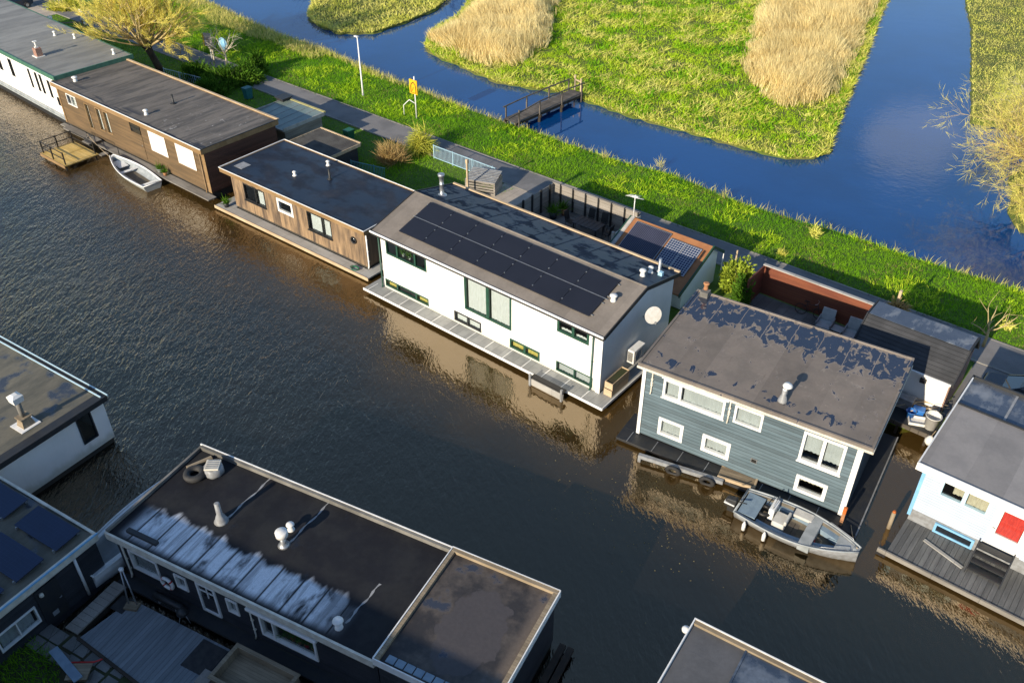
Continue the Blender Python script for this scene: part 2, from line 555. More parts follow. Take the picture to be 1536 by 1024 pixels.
M = {}
def whitewall():
    m, nt, b = nm('white_render'); T = NT(nt); X = T.xyz()
    col = T.mix(T.step(T.noise(T.obj(), .8, 5), .35, .7), (.82, .80, .76), (.76, .745, .70))
    drip = T.math('MULTIPLY', T.step(T.noise(T.obj((7, 7, .28)), 1.0, 5, .7), .56, .74), T.step(T.noise(T.obj(), .5, 3), .4, .65))
    col = T.mix(T.math('MULTIPLY', drip, .35), col, (.50, .48, .42))
    low = T.math('MULTIPLY', T.math('SUBTRACT', 1.0, T.step(T.math('ADD', X[2], T.math('MULTIPLY', T.noise(T.obj((3, 3, 1)), 1.0, 5), -.6)), .1, .55)), .55)
    col = T.mix(low, col, (.36, .35, .25))
    j = T.step(T.math('PINGPONG', T.math('DIVIDE', T.math('ADD', X[0], X[1]), 2.44), .5), 0, .004)
    col = T.mix(T.math('MULTIPLY', T.math('SUBTRACT', 1.0, j), .25), col, (.5, .5, .47))
    T.set(b.inputs['Base Color'], col); b.inputs['Roughness'].default_value = .75
    T.set(b.inputs['Normal'], T.bump(T.math('ADD', T.noise(T.obj(), 60, 3), T.noise(T.obj(), 1.2, 3)), .15, .02))
    return m


M['white'] = whitewall()
M['wood_floor'] = pm('interior_boards', (.16, .10, .06), (.12, .08, .05), 2, .6, plank=(1, .15, .05, .3))
M['paint_white'] = pm('white_paint', (.80, .79, .76), (.72, .70, .66), 3, .5, .05, 40, fine=.06)
M['cream'] = pm('cream_paint', (.66, .62, .52), (.55, .50, .41), 3, .5, .06, 40, fine=.08)
M['green_paint'] = pm('dark_green_paint', (.022, .075, .048), (.018, .06, .04), 3, .4, .05, 40, fine=.1)
M['green_trim'] = pm('green_trim_paint', (.06, .16, .11), (.045, .12, .085), 3, .5, .05, 40, fine=.1)
M['dark_trim'] = pm('black_trim', (.022, .024, .028), (.03, .03, .03), 3, .5, .06, 40, fine=.15)
M['black_boards'] = pm('black_stained_boards', (.028, .031, .038), (.038, .040, .046), 2, .55, .5, 40, plank=(2, .16, .08, .4), fine=.25)
M['grating'] = pm('galvanised_deck', (.33, .33, .31), (.26, .26, .25), 1.5, .6, .3, 70, plank=(0, .5, .02, .2), fine=.2)
M['concrete'] = pm('damp_concrete', (.20, .19, .17), (.10, .095, .085), .8, .8, .3, 30)
M['hull'] = pm('dark_concrete_hull', (.035, .033, .03), (.05, .045, .035), 1, .7, .3, 30)
M['galv'] = pm('galvanised_steel', (.46, .47, .48), (.36, .37, .38), 4, .42, .05, 40, metal=.75, fine=.12)
M['steel_dull'] = pm('dull_grey_steel', (.27, .28, .29), (.2, .2, .2), 4, .5, .1, 40, fine=.15)
M['plastic_white'] = pm('white_plastic', (.74, .73, .70), (.66, .64, .60), 5, .45, .03, 40, fine=.06)
M['black_metal'] = pm('black_metal', (.015, .015, .016), (.022, .022, .022), 5, .45, .1, 60, fine=.2)
M['rubber'] = pm('weathered_rubber', (.022, .022, .023), (.04, .038, .036), 4, .7, .3, 40, fine=.2)
M['brick'] = None
M['timber'] = pm('brown_stained_timber', (.155, .098, .048), (.10, .066, .034), 1.4, .65, .45, 30, (.25, 1, 3), plank=(2, .135, .05, .22), fine=.25)
M['timber_end'] = pm('shaded_brown_timber', (.085, .035, .024), (.06, .026, .018), 1.4, .65, .6, 30, (1, .25, 3), plank=(2, .135, .06, .35), fine=.25)  # the end wall's shade is painted in as darker boards
M['trim_wood'] = pm('varnished_trim', (.28, .18, .09), (.22, .135, .06), 2, .5, .2, 30, (.3, 1, 1), fine=.2)
M['weathered'] = pm('weathered_dappled_cedar', (.34, .225, .125), (.085, .060, .043), 1.3, .75, .5, 30, (2.2, 2.2, .35), plank=(0, .11, .05, .3), fine=.3, lo=.3, hi=.7)  # darker patches also paint dappled shade on the boards
M['weathered_end'] = pm('weathered_cedar_end', (.20, .125, .07), (.09, .06, .04), .9, .75, .5, 30, (2.2, 2.2, .35), plank=(1, .11, .05, .3), fine=.3, lo=.3, hi=.7)
M['grey_wood'] = pm('silvered_planks', (.26, .24, .21), (.17, .155, .135), 1.2, .8, .5, 30, (.4, 2, 1), plank=(0, 1.9, .006, .15), fine=.3)
M['deck_v'] = pm('grey_deck_boards', (.15, .15, .145), (.10, .10, .10), 1.5, .75, .6, 30, (3, .4, 1), plank=(0, .21, .06, .35), fine=.3)
M['deck_pale'] = pm('pale_deck_boards', (.40, .385, .355), (.31, .295, .27), 1.2, .75, .4, 30, (.5, 2, 1), plank=(0, 1.4, .008, .12), fine=.2)
M['fence_wood'] = pm('grey_fence_boards', (.30, .27, .235), (.22, .195, .165), 1.2, .8, .5, 30, (.4, .4, 3), plank=(2, .19, .05, .25), fine=.3)
M['new_wood'] = pm('fresh_planks', (.66, .46, .16), (.56, .37, .10), 1.5, .65, .3, 30, (.6, 3, 1), plank=(1, .14, .05, .25), fine=.2)
M['pale_wood'] = pm('pale_raw_wood', (.52, .40, .26), (.42, .31, .19), 1.5, .7, .3, 30, (.6, 3, 1), fine=.25)
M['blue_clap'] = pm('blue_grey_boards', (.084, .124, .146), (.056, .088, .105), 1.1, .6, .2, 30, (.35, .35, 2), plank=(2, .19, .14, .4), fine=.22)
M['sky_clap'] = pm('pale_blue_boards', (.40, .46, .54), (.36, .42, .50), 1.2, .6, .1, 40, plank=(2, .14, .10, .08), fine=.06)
M['sky_trim'] = pm('sky_blue_paint', (.22, .46, .68), (.19, .40, .60), 3, .5, .05, 40, fine=.08)
M['pale_trim'] = pm('pale_aqua_paint', (.50, .66, .74), (.44, .60, .68), 3, .5, .05, 40, fine=.08)
M['red'] = pm('red_curtain', (.80, .06, .04), (.62, .04, .03), 3, .7, .1, 40, (6, 6, 1), fine=.15)
M['panel'] = None
M['grey_plastic'] = pm('grey_composite', (.36, .37, .36), (.30, .31, .30), 3, .5, .08, 40, fine=.1)
M['boat_grey'] = pm('grey_hull_paint', (.34, .36, .365), (.25, .27, .275), 2, .42, .06, 40, fine=.14)
M['boat_dark'] = pm('boat_sole', (.10, .09, .07), (.16, .13, .09), 2.5, .7, .2, 40, fine=.3)
M['boat_white'] = pm('white_gelcoat', (.78, .78, .76), (.68, .68, .66), 2, .35, .04, 40, fine=.08)
M['cushion'] = pm('pale_cushions', (.55, .53, .48), (.46, .44, .40), 3, .8, .1, 60, fine=.12)
M['blue_seat'] = pm('blue_grey_cushions', (.20, .27, .33), (.16, .22, .28), 3, .75, .1, 60, fine=.12)
M['tarmac'] = pm('towpath_tarmac', (.20, .19, .185), (.145, .14, .137), .6, .9, .3, 45, fine=.3)
M['kerb'] = pm('kerb_stone', (.28, .26, .23), (.2, .19, .17), 1.5, .85, .3, 30, fine=.25)
M['paver'] = pm('pale_pavers', (.48, .41, .33), (.38, .325, .27), .9, .85, .4, 35, plank=(0, .6, .02, .2), fine=.25)
M['flag'] = pm('grey_flagstones', (.17, .165, .155), (.11, .11, .10), .9, .85, .4, 35, plank=(0, .55, .025, .3), fine=.3)
M['soil'] = pm('damp_soil', (.05, .04, .025), (.035, .045, .015), .7, .95, .6, 12, fine=.4)
M['orange_felt'] = pm('orange_sheet_roof', (.34, .15, .06), (.27, .11, .045), 1, .7, .3, 30, fine=.2)
M['corr'] = pm('corrugated_bitumen', (.10, .095, .085), (.065, .06, .055), 1, .8, .3, 30, fine=.3)
M['mustard'] = pm('lichen_edge', (.46, .40, .16), (.36, .33, .13), 2, .8, .2, 30, fine=.25)
M['milk'] = pm('algae_polycarbonate', (.14, .185, .165), (.20, .24, .205), .6, .3, .1, 25, fine=.2)
M['teal'] = pm('teal_plastic', (.02, .14, .15), (.016, .11, .12), 3, .45, .05, 40, fine=.1)
M['green_bin'] = pm('green_plastic', (.015, .12, .06), (.012, .09, .045), 3, .45, .05, 40, fine=.1)
M['rail_blue'] = pm('pale_blue_railing', (.34, .50, .60), (.28, .42, .50), 3, .5, .05, 40, fine=.12)
M['rail_teal'] = pm('turquoise_railing', (.10, .30, .32), (.08, .24, .26), 3, .5, .05, 40, fine=.12)
M['yellow'] = pm('yellow_sign_face', (.80, .42, .015), (.74, .38, .012), 4, .5, .03, 40, fine=.06)
M['yellow_edge'] = pm('yellow_board', (.72, .55, .04), (.65, .48, .03), 4, .5, .03, 40, fine=.06)
M['black'] = pm('black_paint', (.012, .012, .012), (.016, .015, .014), 4, .5, .03, 40, fine=.1)
M['lilac'] = pm('lilac_paint', (.50, .44, .56), (.44, .38, .5), 4, .5, .03, 40, fine=.06)
M['baby_blue'] = pm('baby_blue_paint', (.35, .58, .70), (.3, .5, .62), 4, .5, .03, 40, fine=.06)
M['terracotta'] = pm('terracotta', (.42, .20, .09), (.33, .15, .07), 4, .8, .2, 40, fine=.2)
M['lead'] = pm('lead_flashing', (.30, .30, .30), (.22, .22, .22), 4, .5, .15, 30, fine=.2)
M['bark_dark'] = pm('dark_bark', (.055, .04, .028), (.035, .027, .02), 3, .9, .8, 20, (1, 1, .3), fine=.35)
M['bark_pale'] = pm('pale_golden_bark', (.46, .36, .17), (.36, .27, .12), 3, .85, .4, 20, (1, 1, .3), fine=.25)
M['bark_white'] = pm('whitish_bark', (.50, .45, .34), (.40, .35, .25), 3, .85, .4, 20, (1, 1, .3), fine=.25)
M['car_blue'] = pm('dark_blue_car_paint', (.020, .035, .065), (.018, .03, .055), 2, .22, 0, 40, fine=.05, spec=.6)
M['car_black'] = pm('black_car_paint', (.012, .014, .02), (.012, .014, .02), 2, .2, 0, 40, fine=.05, spec=.6)
M['car_glass'] = pm('tinted_car_glass', (.01, .014, .02), (.01, .014, .02), 2, .06, 0, 40, fine=.02, spec=.8)
M['lamp_lens'] = pm('headlamp_lens', (.6, .62, .65), (.5, .52, .55), 5, .12, 0, 40, fine=.05, spec=.7)
M['red_plastic'] = pm('red_plastic', (.50, .03, .03), (.4, .02, .02), 4, .45, .03, 40, fine=.08)
M['blue_plastic'] = pm('blue_plastic', (.03, .16, .48), (.02, .12, .4), 4, .45, .03, 40, fine=.08)
M['orange_plastic'] = pm('orange_paint', (.55, .15, .03), (.42, .10, .02), 4, .6, .1, 40, fine=.15)
M['roof_shingle'] = pm('dark_shingles', (.045, .046, .05), (.03, .031, .034), 1.2, .7, .6, 40, plank=(1, .17, .08, .25), fine=.25)
M['paste_brown'] = pm('brown_crate_wood', (.30, .235, .155), (.22, .17, .11), 1.3, .75, .4, 30, (.6, 3, 1), plank=(1, .12, .05, .25), fine=.25)
M['curtain'] = pm('white_net_curtain', (.72, .71, .68), (.64, .63, .6), 3, .85, .05, 40, (5, 5, 1), fine=.1)
M['curtain_yellow'] = pm('yellow_curtain', (.62, .50, .10), (.5, .38, .06), 3, .85, .05, 40, (5, 5, 1), fine=.15)
M['curtain_cream'] = pm('cream_curtain', (.62, .53, .38), (.5, .42, .3), 3, .85, .05, 40, (5, 5, 1), fine=.15)
M['blind'] = pm('grey_roller_blind', (.50, .50, .49), (.44, .44, .43), 2, .8, .05, 40, fine=.06)
M['glass'] = glass('window_glass')
M['leaf'] = foliage('house_plant', (.10, .22, .03), (.14, .27, .05), (.2, .3, .06))


def brickmat(name, c1, c2, mort, scale=1.0, w=.22, h=.075, vert=0):
    m, nt, b = nm(name); T = NT(nt)
    x = T.xyz(); cv = T.n('CombineXYZ'); T.set(cv.inputs[0], T.math('ADD', x[0], x[1])); T.set(cv.inputs[1], x[2])
    br = T.n('TexBrick'); T.set(br.inputs['Vector'], cv.outputs[0])
    br.inputs['Scale'].default_value = 1.0; br.inputs['Brick Width'].default_value = w; br.inputs['Row Height'].default_value = h
    br.inputs['Mortar Size'].default_value = .007
    br.inputs['Color1'].default_value = (*c1, 1); br.inputs['Color2'].default_value = (*c2, 1); br.inputs['Mortar'].default_value = (*mort, 1)
    t = T.math('MULTIPLY_ADD', T.noise(T.obj(), 1.3, 6), .7, .65); k = T.n('CombineXYZ')
    for i in range(3): T.set(k.inputs[i], t)
    T.set(b.inputs['Base Color'], T.mul(br.outputs['Color'], k.outputs[0])); b.inputs['Roughness'].default_value = .85
    T.set(b.inputs['Normal'], T.bump(T.math('SUBTRACT', 1.0, br.outputs['Fac']), .5, .01))
    return m


M['brick'] = brickmat('chimney_brick', (.30, .13, .08), (.22, .09, .06), (.35, .33, .3))
M['red_fence'] = pm('red_stained_boards', (.20, .062, .028), (.15, .042, .022), .9, .75, .5, 30, (.4, .4, 3), plank=(2, .075, .07, .25), fine=.3)


def solarmat(name, cell, line, cw, ch, lw, rough=.16, axes=(0, 1)):
    m, nt, b = nm(name); T = NT(nt); x = T.xyz()
    e1 = T.math('PINGPONG', T.math('DIVIDE', x[axes[0]], cw), .5); e2 = T.math('PINGPONG', T.math('DIVIDE', x[axes[1]], ch), .5)
    k = T.math('MINIMUM', T.step(e1, 0, lw), T.step(e2, 0, lw))
    col = T.mix(k, line, cell)
    T.set(b.inputs['Base Color'], T.mul(col, T.mix(T.noise(T.obj(), 1.2, 4), (.75, .75, .75), (1.2, 1.2, 1.25))))
    b.inputs['Roughness'].default_value = rough; b.inputs['Specular IOR Level'].default_value = .5
    return m


M['solar_black'] = solarmat('black_solar_cells', (.013, .014, .020), (.026, .027, .034), .1, .1, .08, .35)
M['solar_grid'] = solarmat('gridded_solar_cells', (.015, .03, .075), (.62, .64, .66), .155, .155, .09, .15)
M['solar_blue'] = solarmat('deep_blue_solar_glass', (.010, .022, .055), (.016, .034, .075), .16, .16, .06, .12)
M['solar_tube'] = solarmat('ribbed_dark_collector', (.022, .025, .045), (.10, .10, .13), .11, 4.0, .25, .25)

# roofs
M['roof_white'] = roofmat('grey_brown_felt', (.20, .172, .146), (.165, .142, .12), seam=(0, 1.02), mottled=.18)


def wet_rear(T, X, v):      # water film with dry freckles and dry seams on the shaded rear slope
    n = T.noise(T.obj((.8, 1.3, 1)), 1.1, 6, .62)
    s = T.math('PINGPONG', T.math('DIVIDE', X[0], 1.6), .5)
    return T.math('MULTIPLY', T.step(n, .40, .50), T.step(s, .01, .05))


M['roof_rear'] = roofmat('sky_blue_wet_felt', (.020, .033, .056), (.011, .019, .034), seam=(0, 1.6), wet=wet_rear, mottled=.35, wetdark=.9, wetrough=.5, sky_film=(.030, .052, .088), spec=.09, rough=.85)  # shade and blue sky sheen of the rear slope painted into its colours


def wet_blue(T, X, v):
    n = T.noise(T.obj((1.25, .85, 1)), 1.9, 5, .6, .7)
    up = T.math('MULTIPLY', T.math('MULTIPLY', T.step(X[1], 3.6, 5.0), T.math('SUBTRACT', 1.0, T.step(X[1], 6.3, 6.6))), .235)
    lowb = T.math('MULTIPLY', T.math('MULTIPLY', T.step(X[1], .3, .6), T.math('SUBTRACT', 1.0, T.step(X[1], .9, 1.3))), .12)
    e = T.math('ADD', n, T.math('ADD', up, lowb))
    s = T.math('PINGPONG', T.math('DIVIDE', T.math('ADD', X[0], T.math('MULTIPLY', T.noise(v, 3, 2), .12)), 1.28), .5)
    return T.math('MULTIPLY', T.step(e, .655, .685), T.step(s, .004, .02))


def ring_blue(T, X, v):      # pale dried rim round each puddle
    n = T.noise(T.obj((1.25, .85, 1)), 1.9, 5, .6, .7)
    up = T.math('MULTIPLY', T.step(X[1], 3.6, 5.0), .235)
    return T.math('MULTIPLY', T.step(T.math('ADD', n, up), .61, .66), .5)


def stain_blue(T, X, v):
    return T.math('MULTIPLY', T.step(T.noise(T.obj((3.0, .35, 1)), 1.0, 6, .7), .60, .72), .55)


M['roof_blue'] = roofmat('brown_felt_with_puddles', (.185, .154, .128), (.15, .127, .107), seam=(0, 1.28), wet=wet_blue, mottled=.16, wetdark=.25, wetrough=.07, sky_film=(.006, .026, .066), patches=[(ring_blue, (.30, .25, .205)), (stain_blue, (.11, .085, .068))])  # puddle colour holds painted sky blue


def wet_some(a, b, sc=.9):
    return lambda T, X, v: T.math('MULTIPLY', T.step(T.noise(T.obj(sc if isinstance(sc, tuple) else (sc, sc, sc)), 1.0, 6, .62), a, b), .9)


M['roof_navy'] = roofmat('navy_damp_felt', (.016, .022, .036), (.030, .034, .046), seam=(0, 1.15), wet=wet_some(.38, .58, (.55, .9, 1)), mottled=.3, rough=.7, wetdark=.6, wetrough=.3, sky_film=(.012, .019, .034), spec=.2)
M['roof_brown'] = roofmat('striped_old_felt', (.155, .135, .115), (.075, .068, .062), seam=(0, 1.05), streak=(2.4, .35, 1), mottled=.4,
                          patches=[(lambda T, X, v: T.math('MULTIPLY', T.step(T.noise(T.obj((.35, 2.0, 1)), 1.0, 5), .52, .62), T.math('SUBTRACT', 1.0, T.step(X[1], .3, 1.3))), (.02, .024, .035)),
                                   (lambda T, X, v: T.math('MULTIPLY', T.step(T.noise(v, 2.2, 6, .7), .60, .68), T.step(X[0], 11, 14)), (.34, .32, .30))])
M['roof_grey'] = roofmat('pale_grey_felt', (.26, .255, .235), (.19, .188, .178), seam=(0, 1.6), streak=(1.6, .4, 1), mottled=.18)
M['roof_right'] = roofmat('grey_sanded_felt', (.27, .25, .235), (.225, .21, .20), seam=(0, 1.5), mottled=.12)
M['roof_right_rear'] = roofmat('wet_grey_felt', (.20, .22, .25), (.14, .16, .19), seam=(0, 1.3), wet=wet_some(.36, .5, (1.2, .6, 1)), mottled=.25, wetdark=.5, wetrough=.14)
M['roof_olive'] = roofmat('mossy_felt', (.155, .14, .105), (.10, .095, .075), seam=(0, 1.1), streak=(1.6, .5, 1), mottled=.3, wet=wet_some(.52, .66))
M['roof_corner'] = roofmat('grey_damp_felt', (.11, .11, .115), (.085, .086, .09), seam=(1, 1.2), mottled=.2, wet=wet_some(.58, .7, .7),
                           patches=[(lambda T, X, v: T.step(T.noise(v, 9, 3), .74, .78), (.22, .15, .04))])
M['roof_bluepart'] = roofmat('wet_blue_felt', (.10, .125, .165), (.06, .08, .11), wet=wet_some(.4, .55, .9), mottled=.4, wetdark=.6, wetrough=.15)


def frost_dark(T, X, v):
    n = T.noise(T.obj((1.3, .5, 1)), 1.0, 6, .55, .3)
    edge = T.math('MULTIPLY_ADD', T.noise(T.obj((1.1, .05, 1)), 1.0, 4), 2.0, .95)
    band = T.math('MULTIPLY', T.step(T.math('SUBTRACT', edge, X[1]), 0.0, .35), T.step(X[1], .12, .55))
    lng = T.math('MULTIPLY', T.step(X[0], .3, 1.2), T.math('SUBTRACT', 1.0, T.step(X[0], 9.2, 11.2)))
    seam = T.step(T.math('PINGPONG', T.math('DIVIDE', X[0], 1.05), .5), .0, .07)
    st = T.math('MULTIPLY_ADD', T.step(T.noise(T.obj((6, .35, 1)), 1.0, 5, .65), .36, .56), .45, .55)
    gr = T.math('MULTIPLY_ADD', T.noise(v, 30, 4, .7), .9, .5)
    k = T.math('MULTIPLY', T.math('MULTIPLY', T.math('MULTIPLY', band, lng), T.math('MULTIPLY', st, gr)), T.step(n, .33, .50))
    return T.math('MULTIPLY', T.math('MULTIPLY', k, seam), .85)


M['roof_dark'] = roofmat('black_felt_with_rime', (.013, .013, .016), (.021, .021, .022), seam=(0, 1.05), frost=frost_dark, wet=wet_some(.60, .74, .8), mottled=.25, rough=.7, wetdark=.6, wetrough=.3, sky_film=(.012, .014, .022), spec=.2)


def dried(T, X, v):
    dx = T.math('DIVIDE', T.math('SUBTRACT', X[0], 15.1), 1.35); dy = T.math('DIVIDE', T.math('SUBTRACT', X[1], 2.5), 2.0)
    d = T.math('ADD', T.math('MULTIPLY', dx, dx), T.math('MULTIPLY', dy, dy))
    d = T.math('ADD', d, T.math('MULTIPLY_ADD', T.noise(v, 1.8, 5), 1.2, -.6))
    return T.math('MULTIPLY', T.math('SUBTRACT', 1.0, T.step(d, .75, .85)), .9)


M['roof_ext'] = roofmat('stained_black_felt', (.030, .027, .027), (.10, .082, .068), mottled=.3, rough=.6, wet=wet_some(.56, .66, .9),
                        patches=[(dried, (.066, .058, .058)), (lambda T, X, v: T.math('MULTIPLY', T.step(X[0], 16.4, 16.9), .8), (.15, .118, .092))])  # right-hand strip paints warm sunlit brown into the felt

# nature
M['grass'] = foliage('verge_grass', (.15, .36, .014), (.24, .45, .02), (.09, .26, .010), .22, .35, .6)
M['grass_dry'] = foliage('pale_dry_grass', (.66, .58, .22), (.56, .52, .15), (.44, .46, .10), .5, .35, .6)
M['meadow'] = foliage('meadow_grass', (.40, .60, .022), (.54, .68, .045), (.22, .46, .014), .28, .35, .6, 1.1)
M['meadow_edge'] = foliage('yellowed_grass', (.68, .66, .13), (.76, .70, .22), (.46, .56, .05), .35, .35, .6)
M['reed'] = foliage('dry_reeds', (.92, .79, .43), (.86, .70, .34), (.52, .39, .16), .6, .3, .6)
M['willow'] = foliage('willow_twigs', (.88, .76, .20), (.78, .70, .15), (.66, .54, .16), .5, .4, .6)
M['shrub'] = foliage('evergreen_shrub', (.07, .16, .016), (.11, .21, .024), (.045, .11, .014), .8, .3, .7)
M['ivy'] = foliage('ivy_leaves', (.30, .38, .04), (.36, .42, .05), (.14, .24, .03), 1.2, .3, .7)
M['dryfern'] = foliage('brown_grass_plume', (.48, .34, .14), (.36, .24, .11), (.58, .45, .17), 1, .3, .6)
M['palm'] = foliage('yellow_green_fronds', (.56, .54, .08), (.44, .48, .07), (.62, .55, .14), 1, .3, .6)
M['ground'] = pm('grass_sod', (.07, .13, .012), (.095, .16, .016), .5, .95, .8, 6, fine=.5)
M['ground_meadow'] = pm('meadow_sod', (.085, .12, .016), (.11, .115, .03), .4, .95, .8, 5, fine=.5)
M['ground_dry'] = pm('reed_bed_floor', (.30, .24, .10), (.22, .18, .07), .6, .95, .8, 5, fine=.5)
M['old_wood'] = pm('dark_old_timber', (.13, .11, .09), (.08, .068, .055), 1.2, .8, .5, 30, (.4, 2, 1), plank=(0, .4, .06, .3), fine=.3)
M['dead'] = foliage('dead_straw', (.34, .27, .12), (.26, .20, .09), (.42, .34, .16), .8, .25, .6)
# ------------------------------------------------------------------ light
SUN_AZ, SUN_EL = R(218.5), R(21)
w = bpy.data.worlds.new('World'); S.world = w; w.use_nodes = True
_bg = w.node_tree.nodes['Background']; _sk = w.node_tree.nodes.new('ShaderNodeTexSky')
_sk.sky_type = 'NISHITA'; _sk.sun_disc = False; _sk.sun_elevation = SUN_EL; _sk.sun_rotation = SUN_AZ
_sk.air_density = 1.0; _sk.dust_density = .4; _sk.ozone_density = 3.0
# one small pale cloud high over the meadow (it shows in the ditch)
_T = NT(w.node_tree); _tc = _T.n('TexCoord'); _dp = _T.n('VectorMath', operation='DOT_PRODUCT')
w.node_tree.links.new(_tc.outputs['Generated'], _dp.inputs[0])
_cd = P(1372, 212, 0) - Vector((0, 0, CAMH)); _cd.z = -_cd.z; _dp.inputs[1].default_value = _cd.normalized()
_k = _T.math('MULTIPLY', _T.step(_T.math('ADD', _dp.outputs['Value'], _T.math('MULTIPLY_ADD', _T.noise(_tc.outputs['Generated'], 14, 5), .0025, -.00125)), .9985, .9998), .45)
w.node_tree.links.new(_T.mix(_k, _sk.outputs[0], (6.5, 6.8, 7.2)), _bg.inputs[0]); _bg.inputs[1].default_value = .12
ld = bpy.data.lights.new('sun', 'SUN'); ld.energy = 4.4; ld.angle = R(.5); ld.color = (1.0, .88, .69)
sun = bpy.data.objects.new('sun', ld); COL.objects.link(sun); sun.location = (-60, -90, 60)
sun.rotation_euler = Vector((-math.sin(SUN_AZ) * math.cos(SUN_EL), -math.cos(SUN_AZ) * math.cos(SUN_EL), -math.sin(SUN_EL))).to_track_quat('-Z', 'Y').to_euler()
S.view_settings.view_transform = 'Standard'; S.view_settings.look = 'None'; S.view_settings.exposure = .68; S.view_settings.gamma = 1
try:
    S.cycles.max_bounces = 6; S.cycles.transparent_max_bounces = 8; S.cycles.caustics_reflective = False; S.cycles.caustics_refractive = False
    S.cycles.use_denoising = True
except Exception: pass

# ------------------------------------------------------------------ survey frames
AZ = 129.3
FW = Frame(P(577.7, 430, .35), AZ)          # white house, and the axis of the whole row
FB = Frame(P(957, 645, .4), 122.5)
FN = Frame(P(355, 308, .45), 128.3)
FR = Frame(P(100, 182, .6), AZ)
FG = Frame(FR.w(-.05, .35), 131.5)
FD = Frame(P(155, 797, 2.9), 117)
FK = Frame(P(145, 798, 2.9), 121)
FV = Frame(P(160, 593, 2.9), 123)
FL = Frame(P(1362, 772, .5), AZ)
FS = Frame(P(1042, 928, 2.9), 123)
GZ = .6                                     # height of the bank above the water


def rw(u, v, z=GZ): return FW.w(u, v, z)


# ------------------------------------------------------------------ water
RZ = -FW.rz
def water_sheet(name, us, mat, label=None):
    b = MB(); b.face([FW.w(u, v, 0) for u, v in us]); o = b.build(name, mat); return tag(o, kind='structure')


def calm_canal(T):          # the wind ruffles the open left-hand water most
    t = T.n('TexCoord'); x = T.n('SeparateXYZ'); T.nt.links.new(t.outputs['Object'], x.inputs[0])
    f = T.math('MULTIPLY_ADD', x.outputs[0], -.04, .55)
    f = T.math('MINIMUM', T.math('MAXIMUM', f, .4), 1.5)
    v = T.math('ADD', T.math('MULTIPLY', T.math('SUBTRACT', x.outputs[0], FW.o.x), FW.v.x), T.math('MULTIPLY', T.math('SUBTRACT', x.outputs[1], FW.o.y), FW.v.y))
    u = T.math('ADD', T.math('MULTIPLY', T.math('SUBTRACT', x.outputs[0], FW.o.x), FW.u.x), T.math('MULTIPLY', T.math('SUBTRACT', x.outputs[1], FW.o.y), FW.u.y))
    lee = T.math('MULTIPLY', T.step(v, -9.0, -2.0), T.step(u, -30.0, -8.0))     # sheltered water under the house fronts
    return T.math('MULTIPLY', f, T.math('MULTIPLY_ADD', lee, -.5, 1.0))


def dark_canal(T):          # shallows painted in sunlit brown along the row, near-black further out
    t = T.n('TexCoord'); mp_ = T.n('Mapping'); mp_.vector_type = 'POINT'
    x = T.n('SeparateXYZ'); T.nt.links.new(t.outputs['Object'], x.inputs[0])
    v = T.math('ADD', T.math('MULTIPLY', T.math('SUBTRACT', x.outputs[0], FW.o.x), FW.v.x), T.math('MULTIPLY', T.math('SUBTRACT', x.outputs[1], FW.o.y), FW.v.y))
    v = T.math('ADD', v, T.math('MULTIPLY_ADD', T.noise(T.obj(), .11, 4), 9.0, -4.5))
    return T.math('SUBTRACT', 1.0, T.step(v, -8.5, -.5))


M['canal'] = water('canal_water', (.062, .036, .010), RZ, (5.2, 2.0, 1), (13.0, 5.5, 1), .058, calm_canal, .0, 1.8, (dark_canal, (.0055, .0045, .0040)), 1.0)
M['canal'].node_tree.nodes['Principled BSDF'].inputs['Specular Tint'].default_value = (1.0, .79, .53, 1)
M['ditch'] = water('ditch_water', (.003, .052, .19), RZ, (2.0, 2.4, 1), (5.0, 5.4, 1), .0032, None, .0, 1.5, None, .8)  # base colour carries the blue of the mirrored sky
water_sheet('canal', [(-160, -110), (140, -110), (140, 11), (-160, 11)], M['canal'])
water_sheet('ditch_water', [(-160, 11), (140, 11), (140, 140), (-160, 140)], M['ditch'])

# ------------------------------------------------------------------ the bank with the towpath
U = [-90, -70, -57, -49, -41, -35.5, -28, -22.7, -14.6, -7, .7, 5.3, 11.8, 18.4, 23.4, 29.6, 40, 70]
DE = [31, 29.5, 28.0, 26.8, 25.9, 25.9, 24.9, 24.5, 23.8, 23.7, 23.6, 24.2, 23.4, 24.0, 23.9, 24.1, 24, 24]
ditch_edge = lambda u: float(np.interp(u, U, DE))
CE_U = [-90, -25, -24, -12.5, -11, 8, 17, 28.6, 29, 70]
CE_V = [7.2, 7.2, 7.4, 7.4, 7.0, 7.0, 7.0, 7.6, 8.2, 8.2]
canal_edge = lambda u: float(np.interp(u, CE_U, CE_V))
rows = []
for u in np.arange(-90, 70.1, .8):
    ce, de = canal_edge(u), ditch_edge(u)
    e = .12 * math.sin(u * 1.9) + .1 * math.sin(u * 4.7)
    vs = [(ce, -1.2), (ce, .35), (ce + .12, .52), (11, .56), (17.2, .58), (17.5, .6), (19, .56), (21, .42), (de - 1.2, .30), (de - .25 + e, .1), (de + .25 + e, -.25), (de + .8, -1.2)]
    rows.append([FW.w(u, v, z) for v, z in vs])
b = MB(); b.sheet(rows); tag(b.build('bank_ground', M['ground']), kind='structure')


